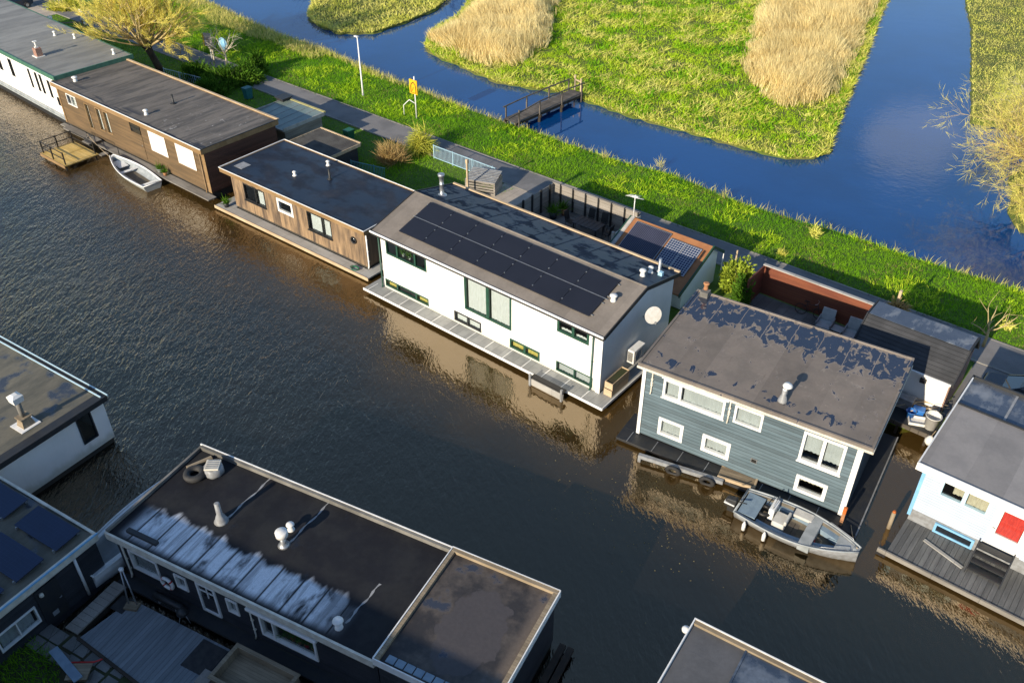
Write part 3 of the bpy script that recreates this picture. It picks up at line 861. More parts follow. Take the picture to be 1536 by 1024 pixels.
def strip(name, u0, u1, v0, v1, z, th, mat, frame=FW, kind='structure'):
    b = MB(); b.hexa([frame.w(u0, v0, z - th), frame.w(u1, v0, z - th), frame.w(u1, v1, z - th), frame.w(u0, v1, z - th), frame.w(u0, v0, z), frame.w(u1, v0, z), frame.w(u1, v1, z), frame.w(u0, v1, z)])
    o = b.build(name, mat)
    # the surface pattern follows the row, so give the mesh the row's own axes
    o.data.transform(Matrix.Translation(-frame.o)); o.data.transform(Matrix.Rotation(-frame.rz, 4, 'Z'))
    o.location = frame.o; o.rotation_euler = (0, 0, frame.rz)
    return tag(o, kind=kind)


strip('towpath', -90, 70, 14.55, 16.95, .64, .1, M['tarmac'])
strip('path_edging_far', -90, 70, 16.95, 17.07, .66, .1, M['kerb'])
strip('path_edging_near', -90, 70, 14.43, 14.55, .655, .1, M['kerb'])
strip('paved_entrance', -2.7, 1.75, 9.0, 14.43, .63, .1, M['paver'])
strip('patio_floor', 1.75, 9.2, 7.6, 14.43, .62, .1, M['flag'])
strip('paved_yard', 16.6, 24.9, 7.6, 13.1, .62, .1, M['flag'])
strip('car_space', 29.6, 34.5, 9, 14.43, .615, .1, M['tarmac'])
strip('brick_drive', -76, -64, 9.0, 14.43, .63, .1, M['paver'])

# ------------------------------------------------------------------ meadow, island and far bank beyond the ditch
def land(name, poly, mat, z=.28, wig=.25):
    pts = []
    for i in range(len(poly)):
        a, c = Vector(poly[i]), Vector(poly[(i + 1) % len(poly)]); n = max(1, int((c - a).length / .7))
        for k in range(n):
            p = a.lerp(c, k / n); t = (p.x * 2.3 + p.y * 1.7)
            pts.append((p.x + wig * math.sin(t) * .7 + random.uniform(-.1, .1), p.y + wig * math.cos(t * 1.3) * .7 + random.uniform(-.1, .1)))
    cx, cy = sum(p[0] for p in pts) / len(pts), sum(p[1] for p in pts) / len(pts)
    bm = bmesh.new()
    def ring(ins, z):
        out = []
        for i, p in enumerate(pts):
            q0, q1 = Vector(pts[i - 1]), Vector(pts[(i + 1) % len(pts)]); d = (q1 - q0).normalized()
            n = Vector((-d.y, d.x)) * SGN
            out.append(bm.verts.new((*(FW.w(p[0] + n.x * ins, p[1] + n.y * ins, z).xyz),)))
        return out
    area = sum(pts[i - 1][0] * pts[i][1] - pts[i][0] * pts[i - 1][1] for i in range(len(pts)))
    SGN = 1 if area > 0 else -1
    rs = [ring(-.5, -.9), ring(-.05, -.1), ring(.0, .1), ring(.35, z)]
    for r0, r1 in zip(rs, rs[1:]):
        for i in range(len(pts)): bm.faces.new((r0[i - 1], r0[i], r1[i], r1[i - 1]))
    f = bm.faces.new(rs[-1]); bmesh.ops.triangulate(bm, faces=[f]); bmesh.ops.recalc_face_normals(bm, faces=bm.faces)
    me = bpy.data.meshes.new(name); bm.to_mesh(me); bm.free(); me.materials.append(mat)
    o = bpy.data.objects.new(name, me); COL.objects.link(o)
    return tag(o, kind='structure')


MEADOW = [(-28.25, 32.9), (-25.64, 31.4), (-20.8, 30.7), (-16.5, 29.9), (-12.97, 30.8), (-9.59, 32.0), (-8.04, 31.5), (-2.67, 31.1), (3.4, 31.4), (8.0, 31.6), (10.6, 31.9), (12.3, 33.5), (12.7, 34.9), (11.6, 38.2), (9.4, 46.1), (6.2, 58.6), (2.5, 71.8), (-2, 90), (-6, 120), (-60, 120), (-46, 66), (-38, 52), (-31.9, 42.15), (-30.6, 36.15)]
ISLE = [(-44.57, 31.8), (-41.2, 30.2), (-37.4, 30.0), (-34.8, 32.2), (-34.7, 36.9), (-35.2, 41.5), (-36.9, 45.8), (-44, 57), (-55, 74), (-75, 80), (-66, 52), (-52, 40)]
FARB = [(7.9, 82.5), (11.8, 72.2), (15.5, 60), (19.3, 47.65), (23.0, 48.8), (27, 50), (60, 55), (60, 120), (-2, 120)]
SPIT = [(26.2, 34), (27.6, 31.6), (32, 33), (50, 38), (50, 52), (25.0, 44.5), (24.6, 39)]
land('meadow_ground', MEADOW, M['ground_meadow'])
land('island_ground', ISLE, M['ground_meadow'])
land('far_bank', FARB, M['ground_meadow'], .35, .05)
land('spit_ground', SPIT, M['ground_meadow'], .3)


def grow(name, uv, h, wd, mat, label, cat, sp=.5, wind=(0, 0), z=.2, bend=.3, seg=1, zf=None):
    """grass or reeds standing on row coordinates"""
    n = len(uv)
    zz = np.array([zf(*p) for p in uv]) if zf else np.full(n, z)
    o_, u_, v_ = np.array(FW.o), np.array(FW.u), np.array(FW.v)
    pts = o_ + uv[:, :1] * u_ + uv[:, 1:] * v_; pts[:, 2] = zz
    o = blades(name, pts, lean(n, h, 1.0, sp, wind), wd, mat, bend=bend, seg=seg)
    return tag(o, label, cat, kind='stuff')


def bank_z(u, v):
    de = ditch_edge(u)
    return float(np.interp(v, [11, 17.2, 19, 21, de - 1.2, de - .25, de], [.55, .57, .55, .4, .28, .08, -.1]))


# verge between the towpath and the ditch
uv = scatter([(-62, 17.1), (36, 17.1), (36, 24.3), (-20, 24.4), (-62, 29)], 150)
uv = uv[[v < ditch_edge(u) + .1 for u, v in uv]]
cl = vnoise(uv, .55, 3)
grow('verge_grass', uv, .10 + .26 * cl * rng.random(len(uv)) + .06, .038, M['grass'], 'long green grass of the verge between towpath and ditch', 'grass', .75, (.15, .1), zf=bank_z)
# pale dry fringe by the water, denser to the left
uv = scatter([(-62, 20.5), (36, 20.5), (36, 24.4), (-20, 24.6), (-62, 29)], 60)
d = np.array([ditch_edge(u) - v for u, v in uv]); k = np.clip((-uv[:, 0] + 4) / 50, .05, 1.0)
uv = uv[(d > -.1) & (d < .35 + 1.6 * k * vnoise(uv, .3, 9) + (uv[:, 0] < -33) * 2.0) & (rng.random(len(uv)) < .25 + k)]
grow('dry_fringe_grass', uv, .35 + .45 * rng.random(len(uv)), .04, M['grass_dry'], 'pale dry grass fringing the ditch along the verge', 'grass', .35, (.1, .15), zf=bank_z, seg=2, bend=.25)
# coarser clumps and yellowed patches break the verge up
uv = scatter([(-62, 17.4), (36, 17.4), (36, 24), (-20, 24.2), (-62, 28)], 45)
uv = uv[[v < ditch_edge(u) - .1 for u, v in uv]]; n_ = vnoise(uv, .33, 31) * .6 + vnoise(uv, 1.4, 32) * .4
uv = uv[n_ > .54]
grow('verge_tussocks', uv, .25 + .3 * rng.random(len(uv)), .04, M['meadow'], 'coarse yellowish tussocks scattered over the verge', 'grass', .8, (.2, .1), zf=bank_z, seg=2, bend=.45)
uv = scatter([(-62, 16.9), (36, 16.9), (36, 17.5), (-62, 17.5)], 60); uv = uv[vnoise(uv, .5, 33) > .45]
grow('path_edge_weeds', uv, .1 + .25 * rng.random(len(uv)), .05, M['shrub'], 'dark weeds along the far edge of the towpath', 'weeds', .7, z=.58)
uv = scatter([(-62, 17.3), (36, 17.3), (36, 23.6), (-20, 23.8), (-62, 27)], 60)
uv = uv[[v < ditch_edge(u) - .3 for u, v in uv]]; uv = uv[vnoise(uv, .6, 71) * .6 + vnoise(uv, 2.0, 72) * .4 > .60]
grow('dead_grass', uv, .1 + .2 * rng.random(len(uv)), .035, M['dead'], 'patches of dead straw in the verge', 'grass', 1.2, zf=bank_z)
# gardens behind the houseboats
gd = []
for (u0, u1, v0, v1, dn) in ((-64, -24.5, 7.6, 14.3, 70), (-24.5, -19, 11.9, 14.3, 70), (-19, -9.5, 10.2, 14.3, 80), (-13, -1.7, 7.6, 14.3, 80), (15.4, 17.0, 12.4, 14.3, 40), (29.3, 34, 14.45, 14.6, 10)):
    gd.append(scatter([(u0, v0), (u1, v0), (u1, v1), (u0, v1)], dn))
uv = np.concatenate(gd)
grow('garden_grass', uv, .08 + .22 * vnoise(uv, .5, 4) * rng.random(len(uv)) + .05, .045, M['grass'], 'green garden grass behind the row of houseboats', 'grass', .7, z=.54)
# meadow: coarse tussocks
uv = scatter([(-47, 29), (14, 29), (14, 110), (-47, 110)], 80)
uv = uv[inpoly(uv, MEADOW)]
far = np.clip((uv[:, 1] - 30) / 60, 0, 1); uv = uv[rng.random(len(uv)) < 1 - .5 * far]
cl = vnoise(uv, .8, 5) * .6 + vnoise(uv, 2.1, 8) * .4
grow('meadow_grass', uv, .14 + .65 * cl ** 2 * rng.uniform(.5, 1.1, len(uv)), .055, M['meadow'], 'bright tussocky meadow grass across the ditch', 'grass', .6, (.25, .05), z=.2, seg=2, bend=.4)
uv = scatter([(-47, 29), (14, 29), (14, 80), (-47, 80)], 30); uv = uv[inpoly(uv, MEADOW)]
n_ = vnoise(uv, .42, 41) * .5 + vnoise(uv, 1.1, 42) * .5; a_ = n_ > .56; uv = uv[a_]
grow('meadow_rushes', uv, .5 + .7 * rng.random(len(uv)) * (n_[a_] - .3), .06, M['meadow_edge'], 'taller yellowed rush tussocks dotted over the meadow', 'rushes', .75, (.5, -.1), z=.2, seg=2, bend=.6)
uv = scatter([(-47, 29), (14, 29), (14, 80), (-47, 80)], 26); uv = uv[inpoly(uv, MEADOW)]
uv = uv[vnoise(uv, .5, 51) * .6 + vnoise(uv, 1.3, 52) * .4 > .58]
grow('meadow_docks', uv, .25 + .45 * rng.random(len(uv)), .10, M['grass'], 'darker green leafy patches in the meadow', 'weeds', .8, (.1, 0), z=.2, seg=2, bend=.4)
# yellowed edge of the meadow and of the island
def edge_pts(poly, n, wmax):
    q = np.array(poly + poly[:1]); seg = np.linalg.norm(np.diff(q, axis=0), axis=1); c = np.concatenate([[0], np.cumsum(seg)])
    t = rng.random(n) * c[-1]; i = np.searchsorted(c, t) - 1; f = (t - c[i]) / seg[i]
    p = q[i] + (q[i + 1] - q[i]) * f[:, None] + rng.normal(size=(n, 2)) * wmax * rng.random((n, 1))
    return p[inpoly(p, poly)]
uv = edge_pts(MEADOW, 60000, 1.5); uv = uv[uv[:, 1] < 100]
grow('meadow_edge_grass', uv, .25 + .4 * rng.random(len(uv)), .06, M['meadow_edge'], 'yellowed coarse grass hanging over the meadow edge', 'grass', .7, (0, -.2), z=.12, seg=2, bend=.4)
uv = np.concatenate([scatter(ISLE, 40), edge_pts(ISLE, 14000, 1.2)])
grow('island_grass', uv, .25 + .5 * vnoise(uv, .6, 6) * rng.random(len(uv)), .07, M['meadow_edge'], 'yellow green grass on the pointed island', 'grass', .6, z=.2, seg=2, bend=.35)
uv = np.concatenate([scatter([(8, 82), (11.8, 72.2), (19.3, 47.7), (23, 48.8), (34, 51), (34, 100)], 55), scatter(SPIT, 60)])
grow('far_bank_grass', uv, .12 + .3 * vnoise(uv, .6, 2) * rng.random(len(uv)), .06, M['meadow_edge'], 'mown yellow green grass of the bank at the far right', 'grass', .6, z=.3)
# reeds
def grow_field(name, uv, h, wd, mat, label, cat, sp, wind, z, seg, bend):
    """like grow, but the stalks lie over in swathes"""
    n = len(uv); a = vnoise(uv, .22, 61) * 7.0; m = vnoise(uv, .35, 62) * .55
    d = rng.normal(size=(n, 3)) * [sp, sp, 0]; d[:, 0] += wind[0] + np.cos(a) * m; d[:, 1] += wind[1] + np.sin(a) * m; d[:, 2] = 1
    d /= np.linalg.norm(d, axis=1, keepdims=True)
    o_, u_, v_ = np.array(FW.o), np.array(FW.u), np.array(FW.v); pts = o_ + uv[:, :1] * u_ + uv[:, 1:] * v_; pts[:, 2] = z
    return tag(blades(name, pts, d * np.broadcast_to(h, (n,))[:, None], wd, mat, bend=bend, seg=seg), label, cat, kind='stuff')


R1 = [(-28.3, 33.3), (-23, 31.9), (-18.3, 32.0), (-17.0, 34.5), (-17.8, 39), (-21.5, 45), (-27, 54), (-33, 58), (-36, 52), (-31, 43), (-29.6, 37)]
R2 = [(-1.4, 47), (3.4, 41.5), (6.6, 39.8), (9.2, 44), (6.8, 54), (4.0, 64), (1, 76), (-11.5, 76), (-8, 64), (-4.2, 54)]
def reeds(name, poly, dens, label, H, wind):
    uv = scatter(poly, dens); c = vnoise(uv, .5, 12)
    uv = uv[vnoise(uv, .9, 14) > .16]; c = vnoise(uv, .5, 12)
    q = np.array(poly + poly[:1]); dm = np.full(len(uv), 9.)
    for a, b2 in zip(q[:-1], q[1:]):
        t = np.clip(((uv - a) @ (b2 - a)) / ((b2 - a) @ (b2 - a)), 0, 1); dm = np.minimum(dm, np.linalg.norm(uv - a - t[:, None] * (b2 - a), axis=1))
    keep = rng.random(len(uv)) < np.clip(.12 + dm / 1.6 + (vnoise(uv, .7, 21) - .5) * 1.3, 0, 1); uv, c, dm = uv[keep], c[keep], dm[keep]
    return grow_field(name, uv, H * (.45 + .55 * np.clip(dm / 2.2, 0, 1)) * (.7 + .45 * c) * rng.uniform(.75, 1.1, len(uv)), .045, M['reed'], label, 'reeds', .16, wind, z=.2, seg=2, bend=.22)
reeds('reed_bed', R1, 125, 'dry golden reeds on the left corner of the meadow', 2.3, (-.12, -.05))
reeds('reed_bed', R2, 115, 'dry golden reeds along the right side of the meadow', 2.3, (-.15, -.22))
INS = lambda p: [((u - sum(q[0] for q in p) / len(p)) * .8 + sum(q[0] for q in p) / len(p), (v - sum(q[1] for q in p) / len(p)) * .8 + sum(q[1] for q in p) / len(p)) for u, v in p]
for nmx, poly in (('reed_floor', INS(R1)), ('reed_floor', INS(R2))):
    b = MB(); b.face([FW.w(u, v, .30) for u, v in poly]); tag(b.build(nmx, M['ground_dry']), kind='structure')

# leaves and scum drifting on the canal, thickest before the blue-grey house
uv = rng.normal(size=(170, 2)) * [2.6, 1.3] + [21.5, -5.8]
uv = uv[uv[:, 1] < -1.2]
o_, u_, v_ = np.array(FW.o), np.array(FW.u), np.array(FW.v); pts = o_ + uv[:, :1] * u_ + uv[:, 1:] * v_; pts[:, 2] = .006
a_ = rng.random(len(pts)) * 6.28; dd_ = np.stack([np.cos(a_), np.sin(a_), np.full(len(a_), .02)], 1) * rng.uniform(.03, .08, (len(a_), 1))
V_ = []
for p_, d_ in zip(pts, dd_):
    q_ = np.array([-d_[1], d_[0], 0]) * .35; V_ += [p_ - d_ / 2, p_ + q_, p_ + d_ / 2, p_ - q_]
tag(mesh_np('floating_leaves', np.array(V_), np.arange(4 * len(pts)), np.arange(len(pts)) * 4, M['dead']), 'yellow leaves and scum drifting on the canal', 'leaves', kind='stuff')

# ------------------------------------------------------------------ the near bank (bottom left) with the houses of the other row
nb = [(-26, -3.0), (.0, -3.0), (1.1, -2.8), (7, -2.9), (12, -2.4), (40, -2.6), (40, -70), (-60, -70), (-60, -3.2)]
b = MB(); b.prism([(x, y) for x, y in nb], lambda a, p, q: tuple(FD.w(p, q, a)), -1.0, .38)
tag(b.build('near_bank', M['soil']), kind='structure')
uv = scatter([(-2.2, -3.6), (.9, -3.9), (2.2, -5.0), (2.0, -8), (-3, -8)], 260)
pts = np.array([FD.w(u, v, .36) for u, v in uv])
tag(blades('near_bank_grass', pts, lean(len(pts), .12 + .25 * rng.random(len(pts)), 1, .6), .035, M['grass']), 'grass and weeds beside the black boarded house', 'grass', kind='stuff')

b = MB()
for i in range(14):
    x, y = -.6 + (i % 7) * .62 + random.uniform(-.05, .05), -3.55 - (i // 7) * .6 + random.uniform(-.05, .05); b.hexa([FD.w(x + p, y + q, .36) for p, q in ((0, 0), (.52, 0), (.55, .5), (.03, .52))] + [FD.w(x + p, y + q, .405 + random.uniform(0, .015)) for p, q in ((0, 0), (.52, 0), (.55, .5), (.03, .52))])
tag(b.build('garden_path', M['flag']), kind='structure')
# ------------------------------------------------------------------ houseboats
def fr(F, tl, br, y=0.0):
    a, c = F.fac(*tl, y), F.fac(*br, y)
    return (a[0], c[0], c[1], a[1])


def vent(H, x, y, z, r=.07, h=.35, cap=True, mat=None, name='roof_vent', cone=.16):
    b = MB()
    b.lathe((x, y, z), [(cone, 0), (cone * .9, .03), (r * 1.15, .12), (r, .14), (r, h)], 14)
    if cap: b.lathe((x, y, z), [(.001, h - .005), (r * 1.5, h - .003), (r * 1.7, h + .03), (r * 1.5, h + .08), (r * .6, h + .12), (.001, h + .125)], 14)
    return b.build(name, mat or M['plastic_white'], H)


def downpipe(H, x, y, z0, z1, mat, r=.045):
    b = MB(); b.tube([(x, y, z1), (x, y, z0 + .15), (x, y - .06, z0)], r, 8)
    for z in (z0 + .5, (z0 + z1) / 2, z1 - .4): b.box(x - .06, x + .06, y - .02, y + .06, z - .02, z + .02)
    return b.build('downpipe', mat, H)


# ---- white house with the black solar roof
H = house('white_houseboat', 'two storey white houseboat with a black solar array on its gable roof', 'houseboat', FW)
wA = fr(FW, (577.5, 352), (640, 407)); wA = (.42, 3.62, 2.83, 3.93)
wB = (.12, 3.62, .52, 1.02)
wC = (6.45, 9.75, 1.62, 4.0)
wD = (5.62, 7.6, .50, 1.14)
wE = (9.65, 11.68, .50, 1.10)
wF = (12.75, 14.72, 3.02, 3.93)
wG = (12.78, 15.08, .50, 1.12)
shell(H, [M['white'], M['wood_floor']], 0, 15.5, 0, 6.6, .35, 4.05, [wA, wB, wC, wD, wE, wF, wG])
for x in (15.36, 0):
    b = MB(); b.prism([(0.0, 4.05), (6.6, 4.05), (6.6, 4.2), (3.45, 4.92)], lambda a, p, q: (a, p, q), x, x + .14); b.build('gable', M['white'], H)
b = MB(); b.box(.05, 15.45, .05, 6.55, -.9, .3); b.build('hull', M['hull'], H)
b = MB()
b.box(-.9, 16.3, -.88, -.02, .28, .35); b.box(15.53, 16.3, -.02, 4.2, .28, .35); b.box(-.9, -.02, -.02, 2.2, .28, .35)
b.build('deck', M['grating'], H, bevel=.01)
b = MB()
b.box(-.93, 16.33, -.92, -.881, .22, .37); b.box(16.301, 16.34, -.88, 4.2, .22, .37)
for i in range(13): b.box(-.6 + i * 1.3, -.55 + i * 1.3, -.87, -.03, .352, .36)
b.build('deck_edge', M['paint_white'], H)
# roof: one slab to the ridge and one behind
def slope(name, p0, p1, th, mat, u0=-.45, u1=15.7):
    b = MB(); b.prism([p0, p1, (p1[0], p1[1] - th), (p0[0], p0[1] - th)], lambda a, p, q: (a, p, q), u0, u1); return b.build(name, mat, H, bevel=.01)
EV, RG, RR = (-.22, 4.13), (3.45, 5.12), (6.8, 4.32)
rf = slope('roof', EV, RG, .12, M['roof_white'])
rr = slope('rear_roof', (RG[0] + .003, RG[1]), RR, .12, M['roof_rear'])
b = MB(); b.tube([(-.45, 3.45, 5.13), (15.7, 3.45, 5.13)], .05, 6); b.build('ridge_roll', M['roof_white'], rf)
b = MB()
b.box(-.47, 15.72, -.29, -.225, 3.90, 4.15)
b.prism([(-.22, 3.93), (-.22, 4.16), (3.45, 5.16), (6.82, 4.36), (6.82, 4.13), (3.45, 4.93)], lambda a, p, q: (a, p, q), 15.702, 15.76)
b.prism([(-.22, 3.93), (-.22, 4.16), (3.45, 5.16), (6.82, 4.36), (6.82, 4.13), (3.45, 4.93)], lambda a, p, q: (a, p, q), -.51, -.452)
b.build('bargeboard', M['dark_trim'], rf)
b = MB(); b.box(-.5, 15.74, -.34, -.295, 4.06, 4.17); b.build('gutter', M['paint_white'], rf)
b = MB(); b.box(-.4, 15.66, -.2, -.036, 3.84, 4.0); b.build('soffit', M['green_paint'], rf)
b = MB(); b.box(-.45, 15.7, 6.74, 6.86, 4.28, 4.42); b.build('rear_edge', M['pale_wood'], rr)
G = M['green_paint']
window(H, front, wA, G, M['glass'], (0, .28, .72, 1), mw=.12, fw=.09, curtain=None)
w_ = window(H, front, wB, G, M['glass'], (0, .28, .72, 1), mw=.12, fw=.07, curtain=[(.04, .25, .0, 1), (.75, .97, 0, 1)], cm=M['curtain_yellow'])
window(H, front, wC, G, M['glass'], (0, .5, 1), mw=.2, fw=.11, curtain=[(.04, .46, .03, .97), (.54, .97, .03, .97)], cm=M['curtain'])
window(H, front, wD, M['dark_trim'], M['glass'], (0, .5, 1), mw=.08, fw=.08, curtain=[(.04, .97, .0, 1)], cm=M['curtain'])
window(H, front, wE, G, M['glass'], (0, .5, 1), mw=.14, fw=.1, curtain=[(.03, .47, 0, 1), (.55, .97, 0, 1)], cm=M['curtain_yellow'])
window(H, front, wF, G, M['glass'], (0, .5, 1), mw=.16, fw=.13, curtain=[(.08, .46, 0, .25), (.55, .95, 0, .25)], cm=M['curtain'])
window(H, front, wG, G, M['glass'], (0, .5, 1), mw=.07, fw=.05, curtain=[(.03, .97, 0, 1)], cm=M['blind'])
for x in (1.55, 2.05):
    b = MB(); b.lathe((x, .28, 2.93), [(.07, 0), (.1, .22), (.09, .24), (.02, .24)], 12); pt = b.build('plant_pot', M['plastic_white'], H)
    q = rng.normal(size=(70, 3)) * [.5, .5, .6] + [0, -.2, .8]
    blades('leaves', np.array([[x, .28, 3.15]]) + rng.normal(size=(70, 3)) * .06, q * .28, .06, M['leaf'], pt)
downpipe(H, -.1, -.07, .36, 4.0, G); downpipe(H, 15.0, -.07, .36, 4.0, G)
b = MB(); b.box(15.3, 15.56, -.05, -.012, .36, 3.9); b.build('corner_board', M['paint_white'], H)
# solar array, two rows of seven
sl = (RG[1] - EV[1]) / (RG[0] - EV[0])
zt = lambda v: EV[1] + (v - EV[0]) * sl
A0, A1 = 1.15, 14.35
for r_, (va, vb) in enumerate(((.42, 1.72), (1.78, 3.08))):
    for c in range(7):
        x0 = A0 + (A1 - A0) * c / 7 + .012; x1 = A0 + (A1 - A0) * (c + 1) / 7 - .012
        b = MB(); b.hexa([(x0, va, zt(va) + .07), (x1, va, zt(va) + .07), (x1, vb, zt(vb) + .07), (x0, vb, zt(vb) + .07), (x0, va, zt(va) + .115), (x1, va, zt(va) + .115), (x1, vb, zt(vb) + .115), (x0, vb, zt(vb) + .115)])
        p_ = b.build('solar_panel', M['solar_black'], H, bevel=.004)
        if c:
            k = MB()
            for v in (va + .3, vb - .3): k.box(x0 - .04, x0 + .016, v - .025, v + .025, zt(v) + .08, zt(v) + .135)
            k.build('clamp', M['galv'], p_)
b = MB()
for v in (1.75,): b.bar((A0 - .1, v, zt(v) + .10), (A1 + .15, v, zt(v) + .10), .03, .03)
for v in (.6, 1.5, 2.0, 2.9): b.bar((A0 - .08, v, zt(v) + .045), (A1 + .12, v, zt(v) + .045), .04, .05)
b.build('mounting_rail', M['galv'], H)
# stainless flue and vents
zr = lambda v: RG[1] + (v - RG[0]) * (RR[1] - RG[1]) / (RR[0] - RG[0])
b = MB(); x, y = .75, 4.5; z = zr(y)
b.lathe((x, y, z - .05), [(.30, 0), (.28, .07), (.17, .12), (.13, .14), (.13, .75), (.145, .76), (.145, .8), (.13, .81), (.13, 1.25), (.2, 1.27), (.2, 1.42), (.15, 1.44), (.001, 1.45)], 18)
b.build('flue_pipe', M['galv'], H)
vent(H, 14.75, 4.55, zr(4.55), .11, .3); vent(H, 14.75, 5.35, zr(5.35), .09, .28); vent(H, 14.75, 1.9, zt(1.9), .12, .28)
vent(H, 14.95, 5.9, zr(5.9), .08, .8, False, M['galv'], 'vent_pipe')
b = MB(); b.box(15.15, 15.4, 5.4, 5.62, zr(5.4) - .05, zr(5.4) + .2); b.build('junction_box', M['baby_blue'], H, bevel=.015)
# things fixed to the right-hand gable
b = MB()
_ax = Vector((.80, -.52, .28)).normalized(); _sx = Vector((.55, .83, 0)).normalized(); _sx = (_sx - _ax * _sx.dot(_ax)).normalized(); _sy = _ax.cross(_sx)
dm = lambda x, y, z: tuple(_sx * x + _sy * y + _ax * z)
b.lathe((16.0, 3.75, 3.42), [(.47, .12), (.42, .085), (.30, .04), (.15, .01), (.001, 0), (.15, .022), (.30, .052), (.42, .095), (.47, .12)], 30, dm)
dish = b.build('satellite_dish', M['plastic_white'], H)
b = MB(); b.tube([(15.5, 3.75, 3.1), (15.8, 3.75, 3.1), (15.97, 3.75, 3.4)], .03, 8); f0 = Vector((16.0, 3.75, 3.42)) - _sy * -.47 * (1 if _sy.z < 0 else -1) + _ax * .12; f1 = Vector((16.0, 3.75, 3.42)) + _ax * .5 + Vector((0, 0, -.35))
b.tube([f0, f1], .016, 6); b.hexa([tuple(f1 + Vector(q)) for q in ((-.06, -.06, -.05), (.06, -.06, -.05), (.06, .06, -.05), (-.06, .06, -.05), (-.06, -.06, .05), (.06, -.06, .05), (.06, .06, .05), (-.06, .06, .05))])
b.build('dish_arm', M['galv'], dish)
b = MB(); b.box(15.62, 16.02, 2.3, 3.35, 1.05, 1.85); hp = b.build('heat_pump', M['plastic_white'], H, bevel=.03)
b = MB(); b.torus((16.03, 2.72, 1.45), .3, .012, 24, 6, lambda x, y, z: (z, x, y))
for i in range(-6, 7): b.box(16.02, 16.035, 2.4, 3.04, 1.45 + i * .05 - .006, 1.45 + i * .05 + .006)
b.build('fan_grille', M['steel_dull'], hp)
b = MB()
for i in range(10): b.box(15.66 + i * .03, 15.675 + i * .03, 2.285, 2.299, 1.15, 1.75)
b.build('side_louvre', M['black'], hp)
b = MB(); b.box(15.5, 16.05, 2.4, 2.46, .95, 1.04); b.box(15.5, 16.05, 3.2, 3.26, .95, 1.04); b.build('bracket', M['galv'], hp)

# ---- blue-grey house
H = house('blue_houseboat', 'two storey blue grey boarded houseboat under a brown flat roof with puddles', 'houseboat', FB)
x1, d1 = 9.9, 6.35
b1, b2 = (1.0, 3.98, 3.05, 4.12), (4.42, 5.72, 3.12, 4.12)
b3, b4 = (1.0, 2.26, .74, 1.80), (3.2, 4.56, .80, 1.82)
b5, b6 = (7.5, 9.32, 2.42, 4.1), (7.64, 9.02, .66, 1.62)
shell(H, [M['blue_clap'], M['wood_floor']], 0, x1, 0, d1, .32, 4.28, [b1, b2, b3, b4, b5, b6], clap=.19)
b = MB(); b.box(.06, x1 - .06, .06, d1 - .06, -.9, .3); b.build('hull', M['hull'], H)
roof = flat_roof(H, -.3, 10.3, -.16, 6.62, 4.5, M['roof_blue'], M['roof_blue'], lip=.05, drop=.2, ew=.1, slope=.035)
b = MB(); b.box(-.32, 10.32, -.2, -.163, 4.28, 4.40); b.box(10.302, 10.34, -.2, 6.6, 4.28, 4.40); b.build('gutter', M['cream'], roof)
Wt = M['paint_white']
window(H, front, b1, Wt, M['glass'], (0, .28, 1), fw=.11, mw=.13, proud=.06, curtain=[(.05, .26, 0, 1), (.32, .96, 0, 1)], cm=M['blind'], sill=1)
window(H, front, b2, Wt, M['glass'], (0, 1), fw=.10, proud=.06, curtain=[(.05, .95, 0, 1)], cm=M['blind'])
window(H, front, b3, Wt, M['glass'], (0, 1), fw=.15, proud=.07, curtain=[(.1, .9, .0, 1)], cm=M['blind'])
window(H, front, b4, Wt, M['glass'], (0, 1), fw=.17, proud=.07, curtain=[(.1, .9, .15, 1)], cm=M['blind'])
window(H, front, b5, Wt, M['glass'], (0, .5, 1), fw=.12, mw=.14, proud=.07, curtain=[(.06, .45, .3, 1), (.55, .94, .2, 1)], cm=M['blind'], sill=1)
window(H, front, b6, Wt, M['glass'], (0, 1), fw=.16, proud=.08, curtain=[(.1, .9, .55, 1)], cm=M['curtain_cream'])
for (a, c) in ((-.05, .12), (9.72, 9.955)):
    b = MB(); b.box(a, c, -.10, -.062, .3, 4.25); b.build('corner_board', Wt, H)
b = MB(); b.box(.9, 4.1, -.085, -.062, 4.12, 4.24); b.build('head_board', Wt, H)
downpipe(H, .45, -.09, 3.0, 4.25, M['cream'], .035); downpipe(H, 4.2, -.09, 3.0, 4.25, M['cream'], .035)
b = MB(); b.box(5.55, 5.85, -.05, -.03, 1.25, 1.5); gr = b.build('wall_vent', M['galv'], H); b = MB(); b.box(5.59, 5.81, -.062, -.051, 1.29, 1.46); b.build('grille', M['black'], gr)
b = MB(); b.box(-.75, 10.7, -.85, -.0, .12, .26); b.box(9.92, 10.7, 0, 6.4, .12, .26); b.box(-.75, 0, 0, 1.2, .12, .26)
dk = b.build('deck', M['dark_trim'], H, bevel=.01)
for i in range(8):
    b = MB(); b.box(-.2 + i * 1.3, -.17 + i * 1.3, -.84, -.07, .262, .275); b.build('deck_seam', M['steel_dull'], dk)
b = MB(); b.box(10.70, 10.76, -.86, 6.4, .1, .3); b.build('deck_edge', M['steel_dull'], dk)
b = MB(); b.lathe((6.15, .8, 4.53), [(.22, 0), (.2, .04), (.13, .3), (.1, .33), (.1, .62)], 16); fl = b.build('roof_flue', M['lead'], H)
b = MB(); b.tube([(6.15, .8, 5.1), (6.15, .82, 5.2)], .1, 14); b.lathe((6.2, .95, 5.22), [(.06, -.4), (.06, 0), (.20, .02), (.22, .07), (.16, .16), (.001, .2)], 16); b.build('flue_cap', M['plastic_white'], fl)
b = MB(); b.box(.0, .42, 6.1, 6.55, 4.7, 5.02); ch = b.build('chimney', M['concrete'], H, bevel=.02)
